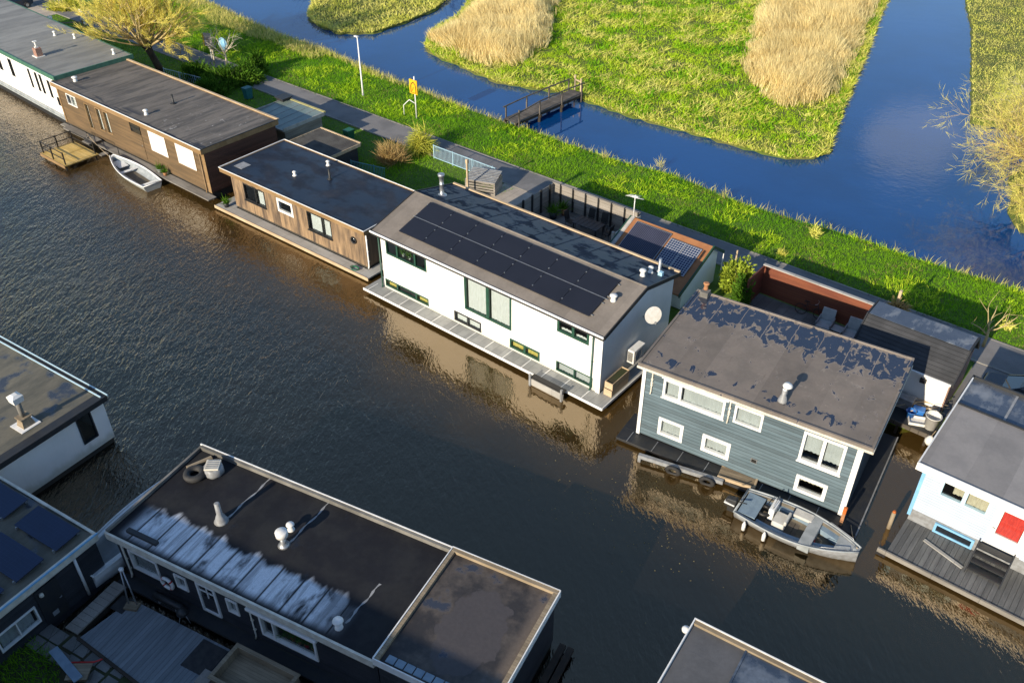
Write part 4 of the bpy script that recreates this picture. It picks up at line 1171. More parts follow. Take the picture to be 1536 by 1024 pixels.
b = MB(); b.lathe((.21, 6.32, 5.12), [(.13, 0), (.11, .05), (.1, .28), (.16, .3), (.16, .36), (.1, .38), (.08, .38)], 14); b.build('chimney_pot', M['terracotta'], ch)

# ---- weathered timber houseboat with the navy roof
H = house('weathered_houseboat', 'single storey weathered cedar houseboat with a dark navy flat roof and pale deck', 'houseboat', FN)
n1, n2, n3 = (1.25, 3.4, 1.35, 2.55), (4.68, 6.2, 1.62, 2.6), (7.55, 9.75, 1.3, 2.6)
shell(H, [M['weathered'], M['wood_floor']], 0, 12.75, 0, 5.15, .45, 2.85, [n1, n2, n3])
b = MB(); b.box(.06, 12.7, .06, 5.1, -.9, .42); b.build('hull', M['hull'], H)
b = MB(); b.box(12.752, 12.79, .02, 5.13, .46, 2.8); b.build('end_cladding', M['weathered_end'], H)
r = flat_roof(H, -.85, 12.95, -.22, 5.45, 3.06, M['roof_navy'], M['trim_wood'], lip=.04, drop=.26, ew=.07)
b = MB(); b.box(-.87, 12.97, -.245, -.2, 3.1, 3.135); b.box(12.935, 12.985, -.2, 5.45, 3.1, 3.135); b.box(-.87, 12.93, 5.43, 5.48, 3.1, 3.135); b.box(-.9, -.83, -.2, 5.45, 3.1, 3.135); b.build('edge_strip', M['paint_white'], r)
window(H, front, n1, M['black_metal'], M['glass'], (0, .55, 1), fw=.06, mw=.07, curtain=[(.6, .95, 0, 1)], cm=M['curtain'], sill=1)
window(H, front, n2, Wt, M['glass'], fw=.16, proud=.05)
window(H, front, n3, M['black_metal'], M['glass'], (0, .62, 1), fw=.05, mw=.06, curtain=[(.08, .6, 0, 1), (.64, .96, 0, 1)], cm=M['curtain'], sill=1)
b = MB(); b.torus((11.75, -.05, 2.0), .2, .05, 24, 8, lambda x, y, z: (x, z, y)); ph = b.build('porthole', M['black_metal'], H)
b = MB(); b.lathe((11.75, -.04, 2.0), [(.17, 0), (.001, .01)], 20, lambda x, y, z: (x, -z, y)); b.build('pane', M['car_glass'], ph)
b = MB(); b.box(-1.45, 13.5, -.75, -.05, .2, .3); b.box(12.8, 13.5, -.05, 3.0, .2, .3); b.box(-1.45, -.05, -.05, 3.5, .2, .3); b.build('deck', M['deck_pale'], H, bevel=.01)
b = MB(); b.box(-1.47, 13.52, -.79, -.752, .1, .32); b.build('deck_edge', M['pale_wood'], H)
vent(H, 4.0, 2.2, 3.06, .08, .22); vent(H, 4.6, 4.6, 3.06, .08, .25); vent(H, 6.2, 3.3, 3.06, .07, .75, False, M['black_metal'], 'stove_pipe', .2)
b = MB(); b.box(-.3, .5, .6, 1.4, 3.065, 3.085); b.build('roof_patch', M['lead'], H)
downpipe(H, 12.86, 0.0, .4, 2.8, Wt, .045)

# ---- long brown timber houseboat
H = house('brown_houseboat', 'long brown stained timber houseboat with a striped dark flat roof', 'houseboat', FR)
Lr = 19.4
r1, r2, r3, r4, r5, r6 = (1.35, 2.75, 2.42, 3.3), (3.95, 4.55, 1.1, 3.2), (5.55, 6.25, 1.4, 3.25), (6.6, 7.3, 1.45, 3.25), (12.55, 14.75, 1.75, 3.4), (15.9, 18.15, 1.78, 3.4)
door = (10.2, 11.6, .72, 3.35)
shell(H, [M['timber'], M['wood_floor']], 0, Lr, 0, 6.1, .55, 3.62, [r1, r2, r3, r4, r5, r6, door])
b = MB(); b.box(.06, Lr - .06, .06, 6.0, -.9, .52); b.build('hull', M['hull'], H)
b = MB(); b.box(Lr + .002, Lr + .04, .02, 6.08, .56, 3.6); b.build('end_cladding', M['timber_end'], H)
r = flat_roof(H, -.3, Lr + .1, -.25, 6.35, 3.86, M['roof_brown'], M['trim_wood'], lip=.05, drop=.32, ew=.09)
b = MB(); b.box(-.32, Lr + .12, -.28, -.22, 3.91, 3.95); b.build('edge_strip', M['paint_white'], r)
b = MB(); b.box(Lr + .06, Lr + .13, -.2, 6.35, 3.915, 3.955); b.build('edge_strip', M['dark_trim'], r)
b = MB(); b.box(-.3, Lr + .1, 6.28, 6.45, 3.9, 3.97); b.build('rear_edge', M['pale_wood'], r)
TW = M['trim_wood']
window(H, front, r1, Wt, M['glass'], (0, .45, 1), fw=.06, curtain=[(.47, .95, 0, 1)], cm=M['curtain'])
for q in (r2, r3, r4): window(H, front, q, TW, M['glass'], fw=.06, curtain=[(.1, .9, 0, 1)], cm=M['curtain'])
for q in (r5, r6):
    f_ = window(H, front, q, TW, M['glass'], fw=.05)
    b = MB(); b.box(q[0] + .06, q[1] - .06, -.02, .04, q[2] + .06, q[3] - .04); b.build('roller_shutter', M['boat_white'], f_)
b = MB(); b.box(door[0] + .02, door[1] - .02, -.02, .04, .74, 2.62); dr = b.build('door', M['timber'], H)
b = MB(); b.box(door[0] + .1, door[1] - .1, .0, .03, 2.66, 3.3); b.build('fanlight', M['car_glass'], dr)
b = MB(); b.tube([(door[1] - .2, -.06, 1.7), (door[1] - .2, -.06, 1.85)], .015, 6); b.build('handle', M['galv'], dr)
b = MB(); b.box(.6, 19.9, -.72, -.04, .38, .46); b.box(-.4, .6, -.4, -.04, .30, .38); b.build('deck', M['grey_wood'], H, bevel=.01)
for u in (4.2, 8.6):
    b = MB(); b.cyl(u, -.6, .46, 1.0, .03, 8); b.build('mooring_post', M['black_metal'], H)
downpipe(H, 18.9, -.07, .5, 3.5, TW, .04)
b = MB(); b.box(19.1, 19.44, -.04, -.012, .56, 3.55); b.build('corner_board', TW, H); b = MB(); b.box(.0, .2, -.04, -.012, .56, 3.55); b.build('corner_board', TW, H)
vent(H, 1.2, 1.1, 3.86, .14, .3); vent(H, 11.0, 3.4, 3.86, .07, .7, False, M['black_metal'], 'stove_pipe', .25); vent(H, 11.3, .9, 3.86, .11, .3)

# ---- white houseboat with the green eaves, at the far left
H = house('green_eaved_houseboat', 'white houseboat with green eaves and pale grey roof beyond the brown one', 'houseboat', FG)
gw = [(-2.3, -1.9, 1.9, 3.35), (-3.6, -3.2, 1.9, 3.5), (-4.4, -4.0, 1.9, 3.5), (-5.6, -5.25, 1.9, 3.5), (-9.2, -8.6, 2.0, 3.5), (-11.5, -10.9, 2.0, 3.5), (-1.3, -.9, 1.5, 2.2)]
shell(H, [M['white'], M['wood_floor']], -24, -.05, 0, 6.3, .75, 3.85, gw)
for q in gw: window(H, front, q, M['dark_trim'], M['glass'], fw=.05, curtain=[(.5, .95, 0, 1)], cm=M['curtain'])
b = MB(); b.box(-24.1, 0, -.1, 6.3, -.9, .5); b.build('hull', M['black_metal'], H)
b = MB(); b.box(-24.15, .02, -.16, -.102, .42, .56); b.box(-24.1, 0, -.1, 0, .5, .74); b.build('rubbing_strake', M['boat_grey'], H)
r = flat_roof(H, -24.4, -.12, -.25, 6.6, 4.16, M['roof_grey'], M['green_trim'], lip=.03, drop=.32, ew=.12)
b = MB(); b.box(-5.9, -5.3, 1.0, 1.5, 4.15, 4.85); ch = b.build('chimney', M['brick'], H)
b = MB(); b.box(-6.05, -5.2, .88, 1.6, 4.16, 4.22); b.box(-5.72, -5.5, 1.12, 1.4, 4.85, 4.95); b.cyl(-5.6, 1.25, 4.9, 5.35, .07, 10); b.box(-5.75, -5.45, 1.1, 1.4, 5.35, 5.4); b.build('chimney_flashing', M['paint_white'], ch)
vent(H, -9.6, 4.6, 4.16, .09, .3); vent(H, -7.6, 5.4, 4.16, .09, .3); vent(H, -1.4, 5.6, 4.16, .09, .35)

# ---- pale blue house at the right
H = house('pale_blue_houseboat', 'pale blue boarded houseboat with a red curtained door and a grey roof', 'houseboat', FL)
l1 = (.75, 2.75, 2.28, 3.22); l2 = (1.1, 2.72, .32, .85); ld_ = (2.95, 4.4, 1.05, 3.2)
l3 = (6.2, 8.2, 2.2, 3.2)
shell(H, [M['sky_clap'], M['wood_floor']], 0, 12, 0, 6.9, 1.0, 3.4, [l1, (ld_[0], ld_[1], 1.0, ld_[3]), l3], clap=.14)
b = MB(); b.box(.02, 12, .02, 6.9, -.9, .995); hl = b.build('hull', M['steel_dull'], H)
b = MB(); b.box(-.3, 12.3, -.28, -.22, 3.3, 3.68); b.box(-.34, -.28, -.28, 6.9, 3.3, 3.68); b.build('eaves_board', M['paint_white'], H)
b = MB(); b.box(-.28, 12.3, -.22, 4.7, 3.42, 3.62); r = b.build('roof', M['roof_right'], H)
b = MB(); b.box(-.28, 12.3, 4.72, 7.05, 3.2, 3.5); r2_ = b.build('rear_roof', M['roof_right_rear'], H)
b = MB(); b.box(-.34, 12.3, 7.05, 7.15, 3.2, 3.66); b.box(-.28, 12.3, 4.62, 4.72, 3.62, 3.68); b.box(-.38, -.28, 4.7, 7.15, 3.3, 3.66); b.build('parapet', M['dark_trim'], r2_)
for k in (1.6, 3.6): 
    b = MB(); b.box(k, k + .1, 4.75, 7.0, 3.505, 3.54); b.build('roof_seam', M['lead'], r2_)
b = MB(); b.box(4.3, 8, .3, 2.2, 3.64, 3.7); b.build('roof_light', M['car_glass'], H, bevel=.01)
for v in (.6, 1.5):
    b = MB(); b.box(3.75, 4.35, v, v + .16, 3.63, 3.68); b.build('bracket', M['paint_white'], H)
window(H, front, l1, M['pale_trim'], M['glass'], (0, .5, 1), fw=.12, mw=.16, proud=.05, curtain=[(.25, .46, .3, 1), (.55, .95, .05, 1)], cm=M['curtain_cream'])
window(H, front, l3, M['pale_trim'], M['glass'], (0, .5, 1), fw=.12, mw=.16, proud=.05, curtain=[(.05, .45, 0, 1)], cm=M['curtain_cream'])
b = MB()
l2m = MB()
for q in ((l2[0], l2[1], l2[2], l2[2] + .1), (l2[0], l2[1], l2[3] - .1, l2[3]), (l2[0], l2[0] + .1, l2[2] + .1, l2[3] - .1), (l2[1] - .1, l2[1], l2[2] + .1, l2[3] - .1)): l2m.box(q[0], q[1], -.07, .01, q[2], q[3])
f_ = l2m.build('window', M['sky_trim'], H); b.box(l2[0] + .1, l2[1] - .1, -.03, .005, l2[2] + .1, l2[3] - .1); b.build('pane', M['car_glass'], f_)
# the door: white leaf, glazed, with a red curtain behind the glass
b = MB(); a0, a1, z0, z1 = ld_
for q in ((a0, a0 + .28, z0, z1), (a1 - .28, a1, z0, z1), (a0 + .28, a1 - .28, z0, z0 + .65), (a0 + .28, a1 - .28, z1 - .2, z1)): b.box(q[0], q[1], -.045, .05, q[2], q[3])
dr = b.build('door', M['paint_white'], H, bevel=.006)
b = MB(); rows_ = [[], []]
for i in range(24):
    a = a0 + .3 + (a1 - a0 - .6) * i / 23; o = .045 + .012 * math.sin(i * 1.7)
    rows_[0].append((a, o, z0 + .66)); rows_[1].append((a, o, z1 - .21))
b.sheet(rows_); b.build('curtain', M['red'], dr)
b = MB(); b.box(a0 + .27, a1 - .27, -.01, .0, z0 + .64, z1 - .19); b.build('pane', M['glass'], dr)
b = MB(); b.tube([(a0 + .14, -.05, 2.0), (a0 + .14, -.1, 2.0), (a0 + .24, -.1, 2.0)], .018, 6); b.build('handle', M['galv'], dr)
b = MB(); b.box(-.06, .08, -.06, -.03, .6, 3.4); b.box(-.06, -.03, -.03, .1, .6, 3.4); b.build('corner_board', M['sky_trim'], H)
b = MB(); b.box(.0, 12.2, -2.35, -.0, .18, .28); dk = b.build('deck', M['deck_v'], H)
b = MB(); b.box(-.35, 12.2, -2.45, -2.37, .12, .34); b.build('deck_edge', M['grey_wood'], dk)
b = MB()
for i in range(4):
    z = .42 + i * .19; y = -1.15 + i * .28; b.box(2.9, 4.2, y - .15, y + .15, z, z + .05)
b.bar((2.87, -1.4, .3), (2.87, -.1, 1.12), .05, .2); b.bar((4.23, -1.4, .3), (4.23, -.1, 1.12), .05, .2)
b.build('stairs', M['dark_trim'], H)

# ---- black boarded house with the rimy roof (bottom)
H = house('black_houseboat', 'black boarded houseboat with a frosty black felt roof and a raised extension', 'houseboat', FD)
y0 = .22
dws = [(.78, 2.3, .95, 2.1), (3.15, 3.75, 1.15, 1.95), (5.75, 6.3, 1.2, 2.0), (7.3, 9.9, .75, 1.95)]
dd = (4.3, 5.25, .45, 2.15)
shell(H, [M['black_boards'], M['wood_floor']], .2, 12.6, y0, 5.25, .3, 2.62, [*dws, dd])
b = MB(); b.box(.25, 17.0, y0 - .05, 5.2, -.9, .28); b.build('hull', M['hull'], H)
b = MB(); b.box(.15, 12.7, y0 - .55, y0 - .06, .18, .3); b.build('ledge', M['dark_trim'], H)
mp = lambda a, o, z: (a, y0 - o, z)
window(H, mp, dws[0], Wt, M['glass'], fw=.08, proud=.05, curtain=[(.05, .95, 0, 1)], cm=M['blind'])
window(H, mp, dws[1], Wt, M['glass'], fw=.07, proud=.05, curtain=[(.1, .9, 0, 1)], cm=M['blind'])
window(H, mp, dws[2], Wt, M['glass'], fw=.07, proud=.05, curtain=[(.1, .9, 0, 1)], cm=M['curtain'])
w4 = window(H, mp, dws[3], Wt, M['glass'], (0, .24, 1), fw=.09, proud=.06)
for i in range(5):
    x = 8.2 + i * .32
    b = MB(); b.lathe((x, .48, .8), [(.07, 0), (.1, .2), (.02, .2)], 10); pt = b.build('plant_pot', M['red_plastic'] if i % 2 else M['terracotta'], H)
    q = rng.normal(size=(50, 3)) * [.5, .4, .5] + [0, -.1, .7]; blades('leaves', np.array([[x, .48, 1.0]]) + rng.normal(size=(50, 3)) * .05, q * .3, .06, M['leaf'], pt)
b = MB()
for q in ((dd[0], dd[0] + .1, dd[2], dd[3]), (dd[1] - .1, dd[1], dd[2], dd[3]), (dd[0] + .1, dd[1] - .1, dd[3] - .1, dd[3]), (dd[0] + .1, dd[1] - .1, dd[2], dd[2] + .1)): b.box(q[0], q[1], y0 - .06, y0 + .1, q[2], q[3])
dr = b.build('door', Wt, H, bevel=.006)
b = MB(); b.box(dd[0] + .1, dd[1] - .1, y0, y0 + .05, dd[2] + .1, 1.35); b.build('door_leaf', M['black_boards'], dr)
b = MB(); b.box(dd[0] + .1, dd[1] - .1, y0 + .01, y0 + .03, 1.351, dd[3] - .1); b.build('pane', M['car_glass'], dr)
b = MB(); b.box(4.755, 4.795, y0 - .02, y0 + .008, 1.35, 2.05); b.box(4.4, 4.75, y0 - .02, y0 + .008, 1.68, 1.72); b.box(4.8, 5.15, y0 - .02, y0 + .008, 1.68, 1.72); b.build('glazing_bar', Wt, dr)
r = flat_roof(H, 0, 12.62, 0, 5.45, 2.78, M['roof_dark'], M['cream'], lip=.06, drop=.3, ew=.09)
b = MB(); b.box(.1, 12.6, 5.32, 5.45, 2.78, 2.98); b.box(0.0, .1, .1, 5.45, 2.78, 2.93); b.build('parapet', M['concrete'], r)
b = MB(); b.box(-.01, 12.62, 5.45, 5.50, 2.9, 3.0); b.build('edge_strip', Wt, r)
# extension at the right, a little higher
shell(H, [M['black_boards'], M['wood_floor']], 12.75, 17.05, .1, 5.2, .3, 2.85, [], name='extension_wall')
r = flat_roof(H, 12.66, 17.2, -.05, 5.42, 3.0, M['roof_ext'], M['paint_white'], lip=.16, drop=.2, ew=.04, name='extension_roof')
b = MB(); b.box(12.72, 17.14, 5.22, 5.37, 3.0, 3.14); b.box(16.98, 17.14, .02, 5.2, 3.0, 3.13); b.box(12.72, 12.86, .02, 5.2, 3.0, 3.13); b.build('parapet', M['paste_brown'], r)
b = MB()
for i in range(10):
    x = 13.05 + i * .37; b.box(x, x + .33, .12, .42, 3.0, 3.05)
b.build('ballast_tile', M['blue_seat'], r, bevel=.02)
# roof furniture
b = MB(); b.lathe((3.65, 2.6, 2.78), [(.3, 0), (.26, .05), (.17, .3), (.12, .4), (.11, 1.0), (.07, 1.02)], 16); b.build('chimney', M['steel_dull'], H)
b = MB(); b.lathe((6.65, 2.75, 2.78), [(.25, 0), (.2, .05), (.12, .2), (.12, .55)], 16); f_ = b.build('flue_pipe', M['galv'], H); b = MB(); b.lathe((6.65, 2.75, 3.3), [(.12, 0), (.24, .02), (.25, .24), (.22, .27), (.001, .3)], 18); b.build('flue_cap', M['plastic_white'], f_)
vent(H, 6.4, 3.5, 2.78, .1, .25); vent(H, 10.75, .65, 2.78, .12, .35, True)
b = MB(); b.box(.75, 2.3, .42, .62, 2.8, 2.95); b.build('roof_duct', M['dark_trim'], H, bevel=.02)
for (x, y, L) in ((3.75, 2.75, 2.7), (6.75, 2.9, 2.6), (10.85, .9, 2.0)):
    b = MB(); n = 14; rw_ = [[], []]
    for i in range(n + 1):
        t = i / n; ww = .035 + .02 * math.sin(i * 1.9); xx = x + .15 * t + .03 * math.sin(i * .9)
        rw_[0].append((xx - ww, y + L * t, 2.786)); rw_[1].append((xx + ww, y + L * t, 2.786))
    b.sheet(rw_); b.build('roof_shadow_strip', M['lead'], H)  # flat strips laid in the shape of the chimney, flue and vent shadows
downpipe(H, .55, y0 - .07, .35, 2.5, M['cream']); downpipe(H, 6.95, y0 - .07, .35, 2.5, M['cream'], .03)
b = MB(); b.box(6.9, 10.1, y0 - .22, y0 - .02, 2.15, 2.3); b.build('awning_box', M['paint_white'], H, bevel=.02)

# ---- black boarded house with three solar panels (bottom left)
H = house('black_panelled_houseboat', 'black boarded house with solar panels lying on its flat roof', 'houseboat', FK)
k1 = (-4.75, -3.1, .85, 1.75)
shell(H, [M['black_boards'], M['wood_floor']], -14, -.15, -8, -.12, -.2, 2.62, [], rh=[k1])
b = MB(); b.box(-13.9, -.25, -7.9, -.22, -.9, -.22); b.build('hull', M['hull'], H)
r = flat_roof(H, -14.2, 0, -8.3, 0, 2.8, M['roof_olive'], M['cream'], lip=.06, drop=.3, ew=.12)
b = MB(); b.box(.002, .04, -8.3, 0, 2.82, 2.9); b.build('edge_strip', M['sky_trim'], r)
window(H, right(-.15), k1, Wt, M['glass'], (0, .5, 1), fw=.07, mw=.05, proud=.05, curtain=[(.1, .9, 0, .75)], cm=M['blind'])
b = MB(); b.tube([(-.08, -1.15, 2.5), (-.08, -1.15, .3)], .06, 10); b.build('downpipe', M['paint_white'], H)
b = MB(); b.box(-.14, -.1, -2.95, -2.0, .35, 2.3); dr = b.build('door', M['dark_trim'], H); b = MB(); b.tube([(-.09, -2.1, 1.3), (-.05, -2.1, 1.3), (-.05, -2.2, 1.3)], .018, 6); b.build('handle', M['galv'], dr)
b = MB(); b.lathe((-.05, -2.75, 2.05), [(.05, -.08), (.09, -.05), (.09, .06), (.03, .1)], 12); b.build('wall_lamp', M['cream'], H)
b = MB(); b.box(-.13, -.09, -2.65, -2.4, .62, .85); b.build('meter_box', M['steel_dull'], H)
for (u0, u1, v0, v1) in ((-3.05, -.5, -1.45, -.32), (-3.1, -.5, -3.15, -1.95), (-3.1, -.5, -4.8, -3.6), (-6.3, -3.7, -1.45, -.32), (-6.3, -3.7, -3.15, -1.95)):
    b = MB(); b.hexa([(u0, v0, 2.93), (u1, v0, 2.93), (u1, v1, 3.0), (u0, v1, 3.0), (u0, v0, 2.97), (u1, v0, 2.97), (u1, v1, 3.04), (u0, v1, 3.04)]); p_ = b.build('solar_panel', M['solar_blue'], H, bevel=.006)
    b = MB()
    for x in (u0 + .15, u1 - .15):
        for v in (v0, v1 - .06): b.box(x - .03, x + .03, v - .06, v + .03, 2.8, 2.94)
    b.build('mount', M['galv'], p_)

# ---- white rendered house with the mossy roof (left)
H = house('mossy_roofed_houseboat', 'white rendered house with a mossy felt roof and a tall square chimney', 'houseboat', FV)
v1_ = (-1.64, -.86, .92, 2.55)
shell(H, [M['white'], M['wood_floor']], -14, -.28, -9, -.15, .3, 2.72, [], rh=[v1_])
b = MB(); b.box(-13.9, -.34, -8.9, -.2, -.9, .28); b.build('hull', M['hull'], H)
r = flat_roof(H, -14.2, 0, -9.2, 0, 2.85, M['roof_olive'], M['dark_trim'], lip=.06, drop=.22, ew=.1)
b = MB(); b.box(-14.2, .02, 0.002, .05, 2.86, 2.94); b.box(-14.2, -.1, -.28, -.22, 2.91, 2.95); b.build('edge_strip', M['pale_trim'], r)
b = MB(); b.box(-.5, -.1, -9.1, -.1, 2.86, 2.9); b.build('dark_border', M['dark_trim'], r)
window(H, right(-.28), v1_, M['dark_trim'], M['glass'], fw=.07, proud=.03)
b = MB(); b.hexa([(-1.65, -3.5, 2.85), (-1.1, -3.5, 2.85), (-1.1, -2.9, 2.85), (-1.65, -2.9, 2.85), (-1.55, -3.4, 3.3), (-1.2, -3.4, 3.3), (-1.2, -3.0, 3.3), (-1.55, -3.0, 3.3)]); b.box(-1.62, -1.13, -3.47, -2.93, 3.3, 3.36)
ch = b.build('chimney', M['paste_brown'], H)
b = MB(); b.cyl(-1.38, -3.2, 3.36, 4.2, .12, 14); b.build('chimney_flue', M['concrete'], ch)
b = MB(); b.hexa([(-1.6, -3.42, 4.2), (-1.16, -3.42, 4.2), (-1.16, -2.98, 4.2), (-1.6, -2.98, 4.2), (-1.63, -3.45, 4.5), (-1.13, -3.45, 4.5), (-1.13, -2.95, 4.5), (-1.63, -2.95, 4.5)])
b.hexa([(-1.63, -3.45, 4.5), (-1.13, -3.45, 4.5), (-1.13, -2.95, 4.5), (-1.63, -2.95, 4.5), (-1.5, -3.3, 4.6), (-1.26, -3.3, 4.6), (-1.26, -3.1, 4.6), (-1.5, -3.1, 4.6)])
b.build('chimney_cap', M['plastic_white'], ch)
b = MB(); b.box(-1.85, -.95, -3.7, -2.75, 2.86, 2.885); b.build('chimney_flashing', M['paint_white'], ch)

# ---- grey flat roofed house cut by the bottom edge
H = house('grey_roofed_houseboat', 'grey flat roofed house with a white edge, cut off by the bottom of the photo', 'houseboat', FS)
shell(H, [M['black_boards'], M['wood_floor']], .15, 13, -6.5, -.2, .2, 2.7, [])
b = MB(); b.box(.2, 12.9, -6.4, -.3, -.9, .18); b.build('hull', M['hull'], H)
r = flat_roof(H, 0, 13.2, -6.8, 0, 2.85, M['roof_corner'], M['paint_white'], lip=.16, drop=.2, ew=.05)
b = MB(); b.box(.06, 13.1, -.22, -.06, 2.85, 2.97); b.build('parapet', M['paste_brown'], r)
b = MB(); b.box(2.05, 13.1, -6.7, -.24, 2.853, 2.88); b.box(1.98, 2.05, -6.7, -.24, 2.853, 2.93); b.build('wet_section', M['roof_bluepart'], r)
b = MB(); b.lathe((-.1, -.5, 2.75), [(.14, 0), (.15, .1), (.1, .16), (.001, .18)], 14); b.build('eaves_lamp', M['plastic_white'], H)
# ------------------------------------------------------------------ boats
def hull_boat(H, L, B, D, mats, zw=-.15, inset=.09, floor=.12, bow=.95, tr=.78, name='hull', nose=.25):
    """open boat along local x (stern at 0), gunwale at z = D at the stern; returns the half-width function"""
    n, k = 22, 6
    def hw(t):
        f = (tr + (1 - tr) * math.sin(min(t / .42, 1) * PI / 2)) if t < .42 else math.cos((t - .42) / .58 * PI / 2 * bow) ** .8
        return max(B / 2 * f, .012)
    sh = lambda t: D + nose * max(0, t - .35) ** 2 / .42
    def sec(t, off, zlow):
        w_ = max(hw(t) - off, .004); z1 = sh(t) - (0 if off == 0 else .0); out = []
        zl = zlow + (nose * .9 * max(0, t - .8) / .2 if off == 0 else 0)
        for j in range(-k, k + 1):
            s = j / k; a = abs(s)
            out.append((t * L, w_ * math.copysign(a ** .62, s), zl + (z1 - zl) * a ** 2.6))
        return out
    b = MB()
    outer = [sec(i / n, 0, zw) for i in range(n + 1)]
    b.sheet(outer)
    b.mi = 1
    ins = [[(min(max(p[0], .06), L - .25), p[1], p[2]) for p in sec(i / n, inset, floor)] for i in range(n + 1)]
    b.sheet([r[::-1] for r in ins])
    b.mi = 0
    b.face(outer[0]); b.mi = 1; b.face(ins[0]); b.mi = 2
    for e in (0, -1):
        b.sheet([[r[e] for r in outer], [r[e] for r in ins]])
    b.face([outer[0][0], ins[0][0], ins[0][-1], outer[0][-1]])
    b.face([outer[-1][0], ins[-1][0], ins[-1][-1], outer[-1][-1]])
    b.build(name, mats, H)
    g = MB()
    for e in (0, -1): g.tube([(p[0], p[1], p[2] + .01) for p in [r[e] for r in outer]], .04, 8)
    g.tube([outer[0][0], outer[0][-1]], .04, 8)
    g.build('gunwale', mats[2], H)
    return hw, sh


s0, s1 = P(1112, 750, .55), P(1290, 824, .75); s0.z = s1.z = 0; dv = s1 - s0
H = thing('motor_sloop', 'grey open sloop with outboard motor moored below the blue grey house', 'boat', s0, math.atan2(dv.y, dv.x))
L = dv.length; B_ = 2.15
hw, sh = hull_boat(H, L, B_, .56, [M['steel_dull'], M['boat_dark'], M['boat_grey']], inset=.16, nose=.16)
b = MB()
for sgn in (-1, 1):
    pr = []
    for i in range(4, 19):
        t = i / 22; w_ = hw(t); pr.append(t)
    rows_ = [[(t * L, sgn * (hw(t) - .1), sh(t) - .13) for t in pr], [(t * L, sgn * max(hw(t) - .48, .02), sh(t) - .13) for t in pr], [(t * L, sgn * max(hw(t) - .48, .02), .2) for t in pr]]
    b.sheet(rows_, False)
b.build('side_bench', M['blue_seat'], H)
b = MB(); b.box(.12, .9, -.68, .68, .5, .56); b.build('stern_deck', M['blue_seat'], H)
b = MB(); b.box(L * .30, L * .30 + .55, -.45, .3, .16, .62); b.box(L * .30 + .5, L * .30 + .62, -.45, .3, .62, .85); b.build('helm_seat', M['cushion'], H, bevel=.05)
b = MB(); b.box(L * .42, L * .58, .42, .92, .5, .64); b.build('cushion', M['cushion'], H, bevel=.05)
b = MB(); b.box(L * .56, L * .56 + .5, -.95, .95, .2, .6); b.build('thwart', M['boat_grey'], H, bevel=.03)
b = MB(); b.box(L * .24, L * .24 + .25, -.05, .75, .16, .8); cs = b.build('console', M['boat_white'], H, bevel=.05)
b = MB(); b.torus((L * .22, .35, .86), .17, .016, 20, 6, lambda x, y, z: (z + x * .3, y, x * .95)); b.build('steering_wheel', M['black'], cs)
b = MB(); b.tube([(L * .27, .75, .62), (L * .27, .75, 1.0), (L * .27, .1, 1.0), (L * .27, .1, .8)], .018, 6); b.build('grab_rail', M['galv'], cs)
b = MB()
pr = [i / 22 for i in range(18, 23)]
b.sheet([[(t * L - (.0 if t < .99 else .05), hw(t) - .02, sh(t) - .02) for t in pr], [(t * L - (.0 if t < .99 else .05), -hw(t) + .02, sh(t) - .02) for t in pr]], False); b.build('foredeck', M['boat_grey'], H)
b = MB(); b.hexa([(-.62, -.46, .30), (-.10, -.50, .34), (-.10, -.10, .34), (-.62, -.14, .30), (-.56, -.42, .74), (-.08, -.46, .84), (-.08, -.14, .84), (-.56, -.18, .74)]); om = b.build('outboard_motor', M['dark_trim'], H, bevel=.06)
b = MB(); b.box(-.60, -.12, -.50, -.10, .50, .56); b.build('motor_band', M['plastic_white'], om)
b = MB(); b.hexa([(-.42, -.35, -.5), (-.2, -.35, -.5), (-.2, -.25, -.5), (-.42, -.25, -.5), (-.46, -.38, .30), (-.14, -.38, .30), (-.14, -.22, .30), (-.46, -.22, .30)]); b.build('motor_leg', M['dark_trim'], om)
b = MB(); b.tube([(-.1, -.3, .7), (.35, -.28, .78)], .025, 6); b.build('tiller', M['black'], om)
b = MB(); b.box(.3, L * .5, -.5, .5, .125, .15); b.build('sole_boards', M['old_wood'], H)
b = MB()
for k in range(3): b.tube([(L * .66 + .22 * math.cos(t) + k * .03, -.1 + .2 * math.sin(t), .2 + k * .03) for t in [i * .4 for i in range(17)]], .02, 5)
b.build('coiled_rope', M['pale_wood'], H)
b = MB(); b.hexa([(L * .60, -.5, .16), (L * .60 + .35, -.5, .16), (L * .60 + .35, -.1, .16), (L * .60, -.1, .16), (L * .60, -.5, .4), (L * .60 + .3, -.5, .42), (L * .60 + .3, -.14, .42), (L * .60, -.14, .4)]); b.build('jerrycan', M['red_plastic'], H, bevel=.03)
b = MB(); b.torus((L * .20, .1, .45), .27, .09, 22, 8); b.build('rolled_cover', M['black'], H)
b = MB(); b.tube([(L * .7, hw(.7) - .03, sh(.7) + .04), (L * .72, hw(.72) - .04, sh(.72) + .14), (L * .92, hw(.92) - .03, sh(.92) + .14), (L * .94, hw(.94) - .02, sh(.94) + .04)], .016, 6); b.tube([(L * .72, -hw(.72) + .04, sh(.72) + .04), (L * .74, -hw(.74) + .04, sh(.74) + .12), (L * .92, -hw(.92) + .03, sh(.92) + .14), (L * .94, -hw(.94) + .02, sh(.94) + .04)], .016, 6)
b.build('bow_rail', M['galv'], H)
for q in ((L * .12, -1.06), (L * .3, -1.13)):
    b = MB(); b.lathe((q[0], q[1] - .06, .1), [(.02, .5), (.05, .42), (.085, .32), (.085, .0), (.03, -.05)], 12); b.build('fender', M['plastic_white'], H)

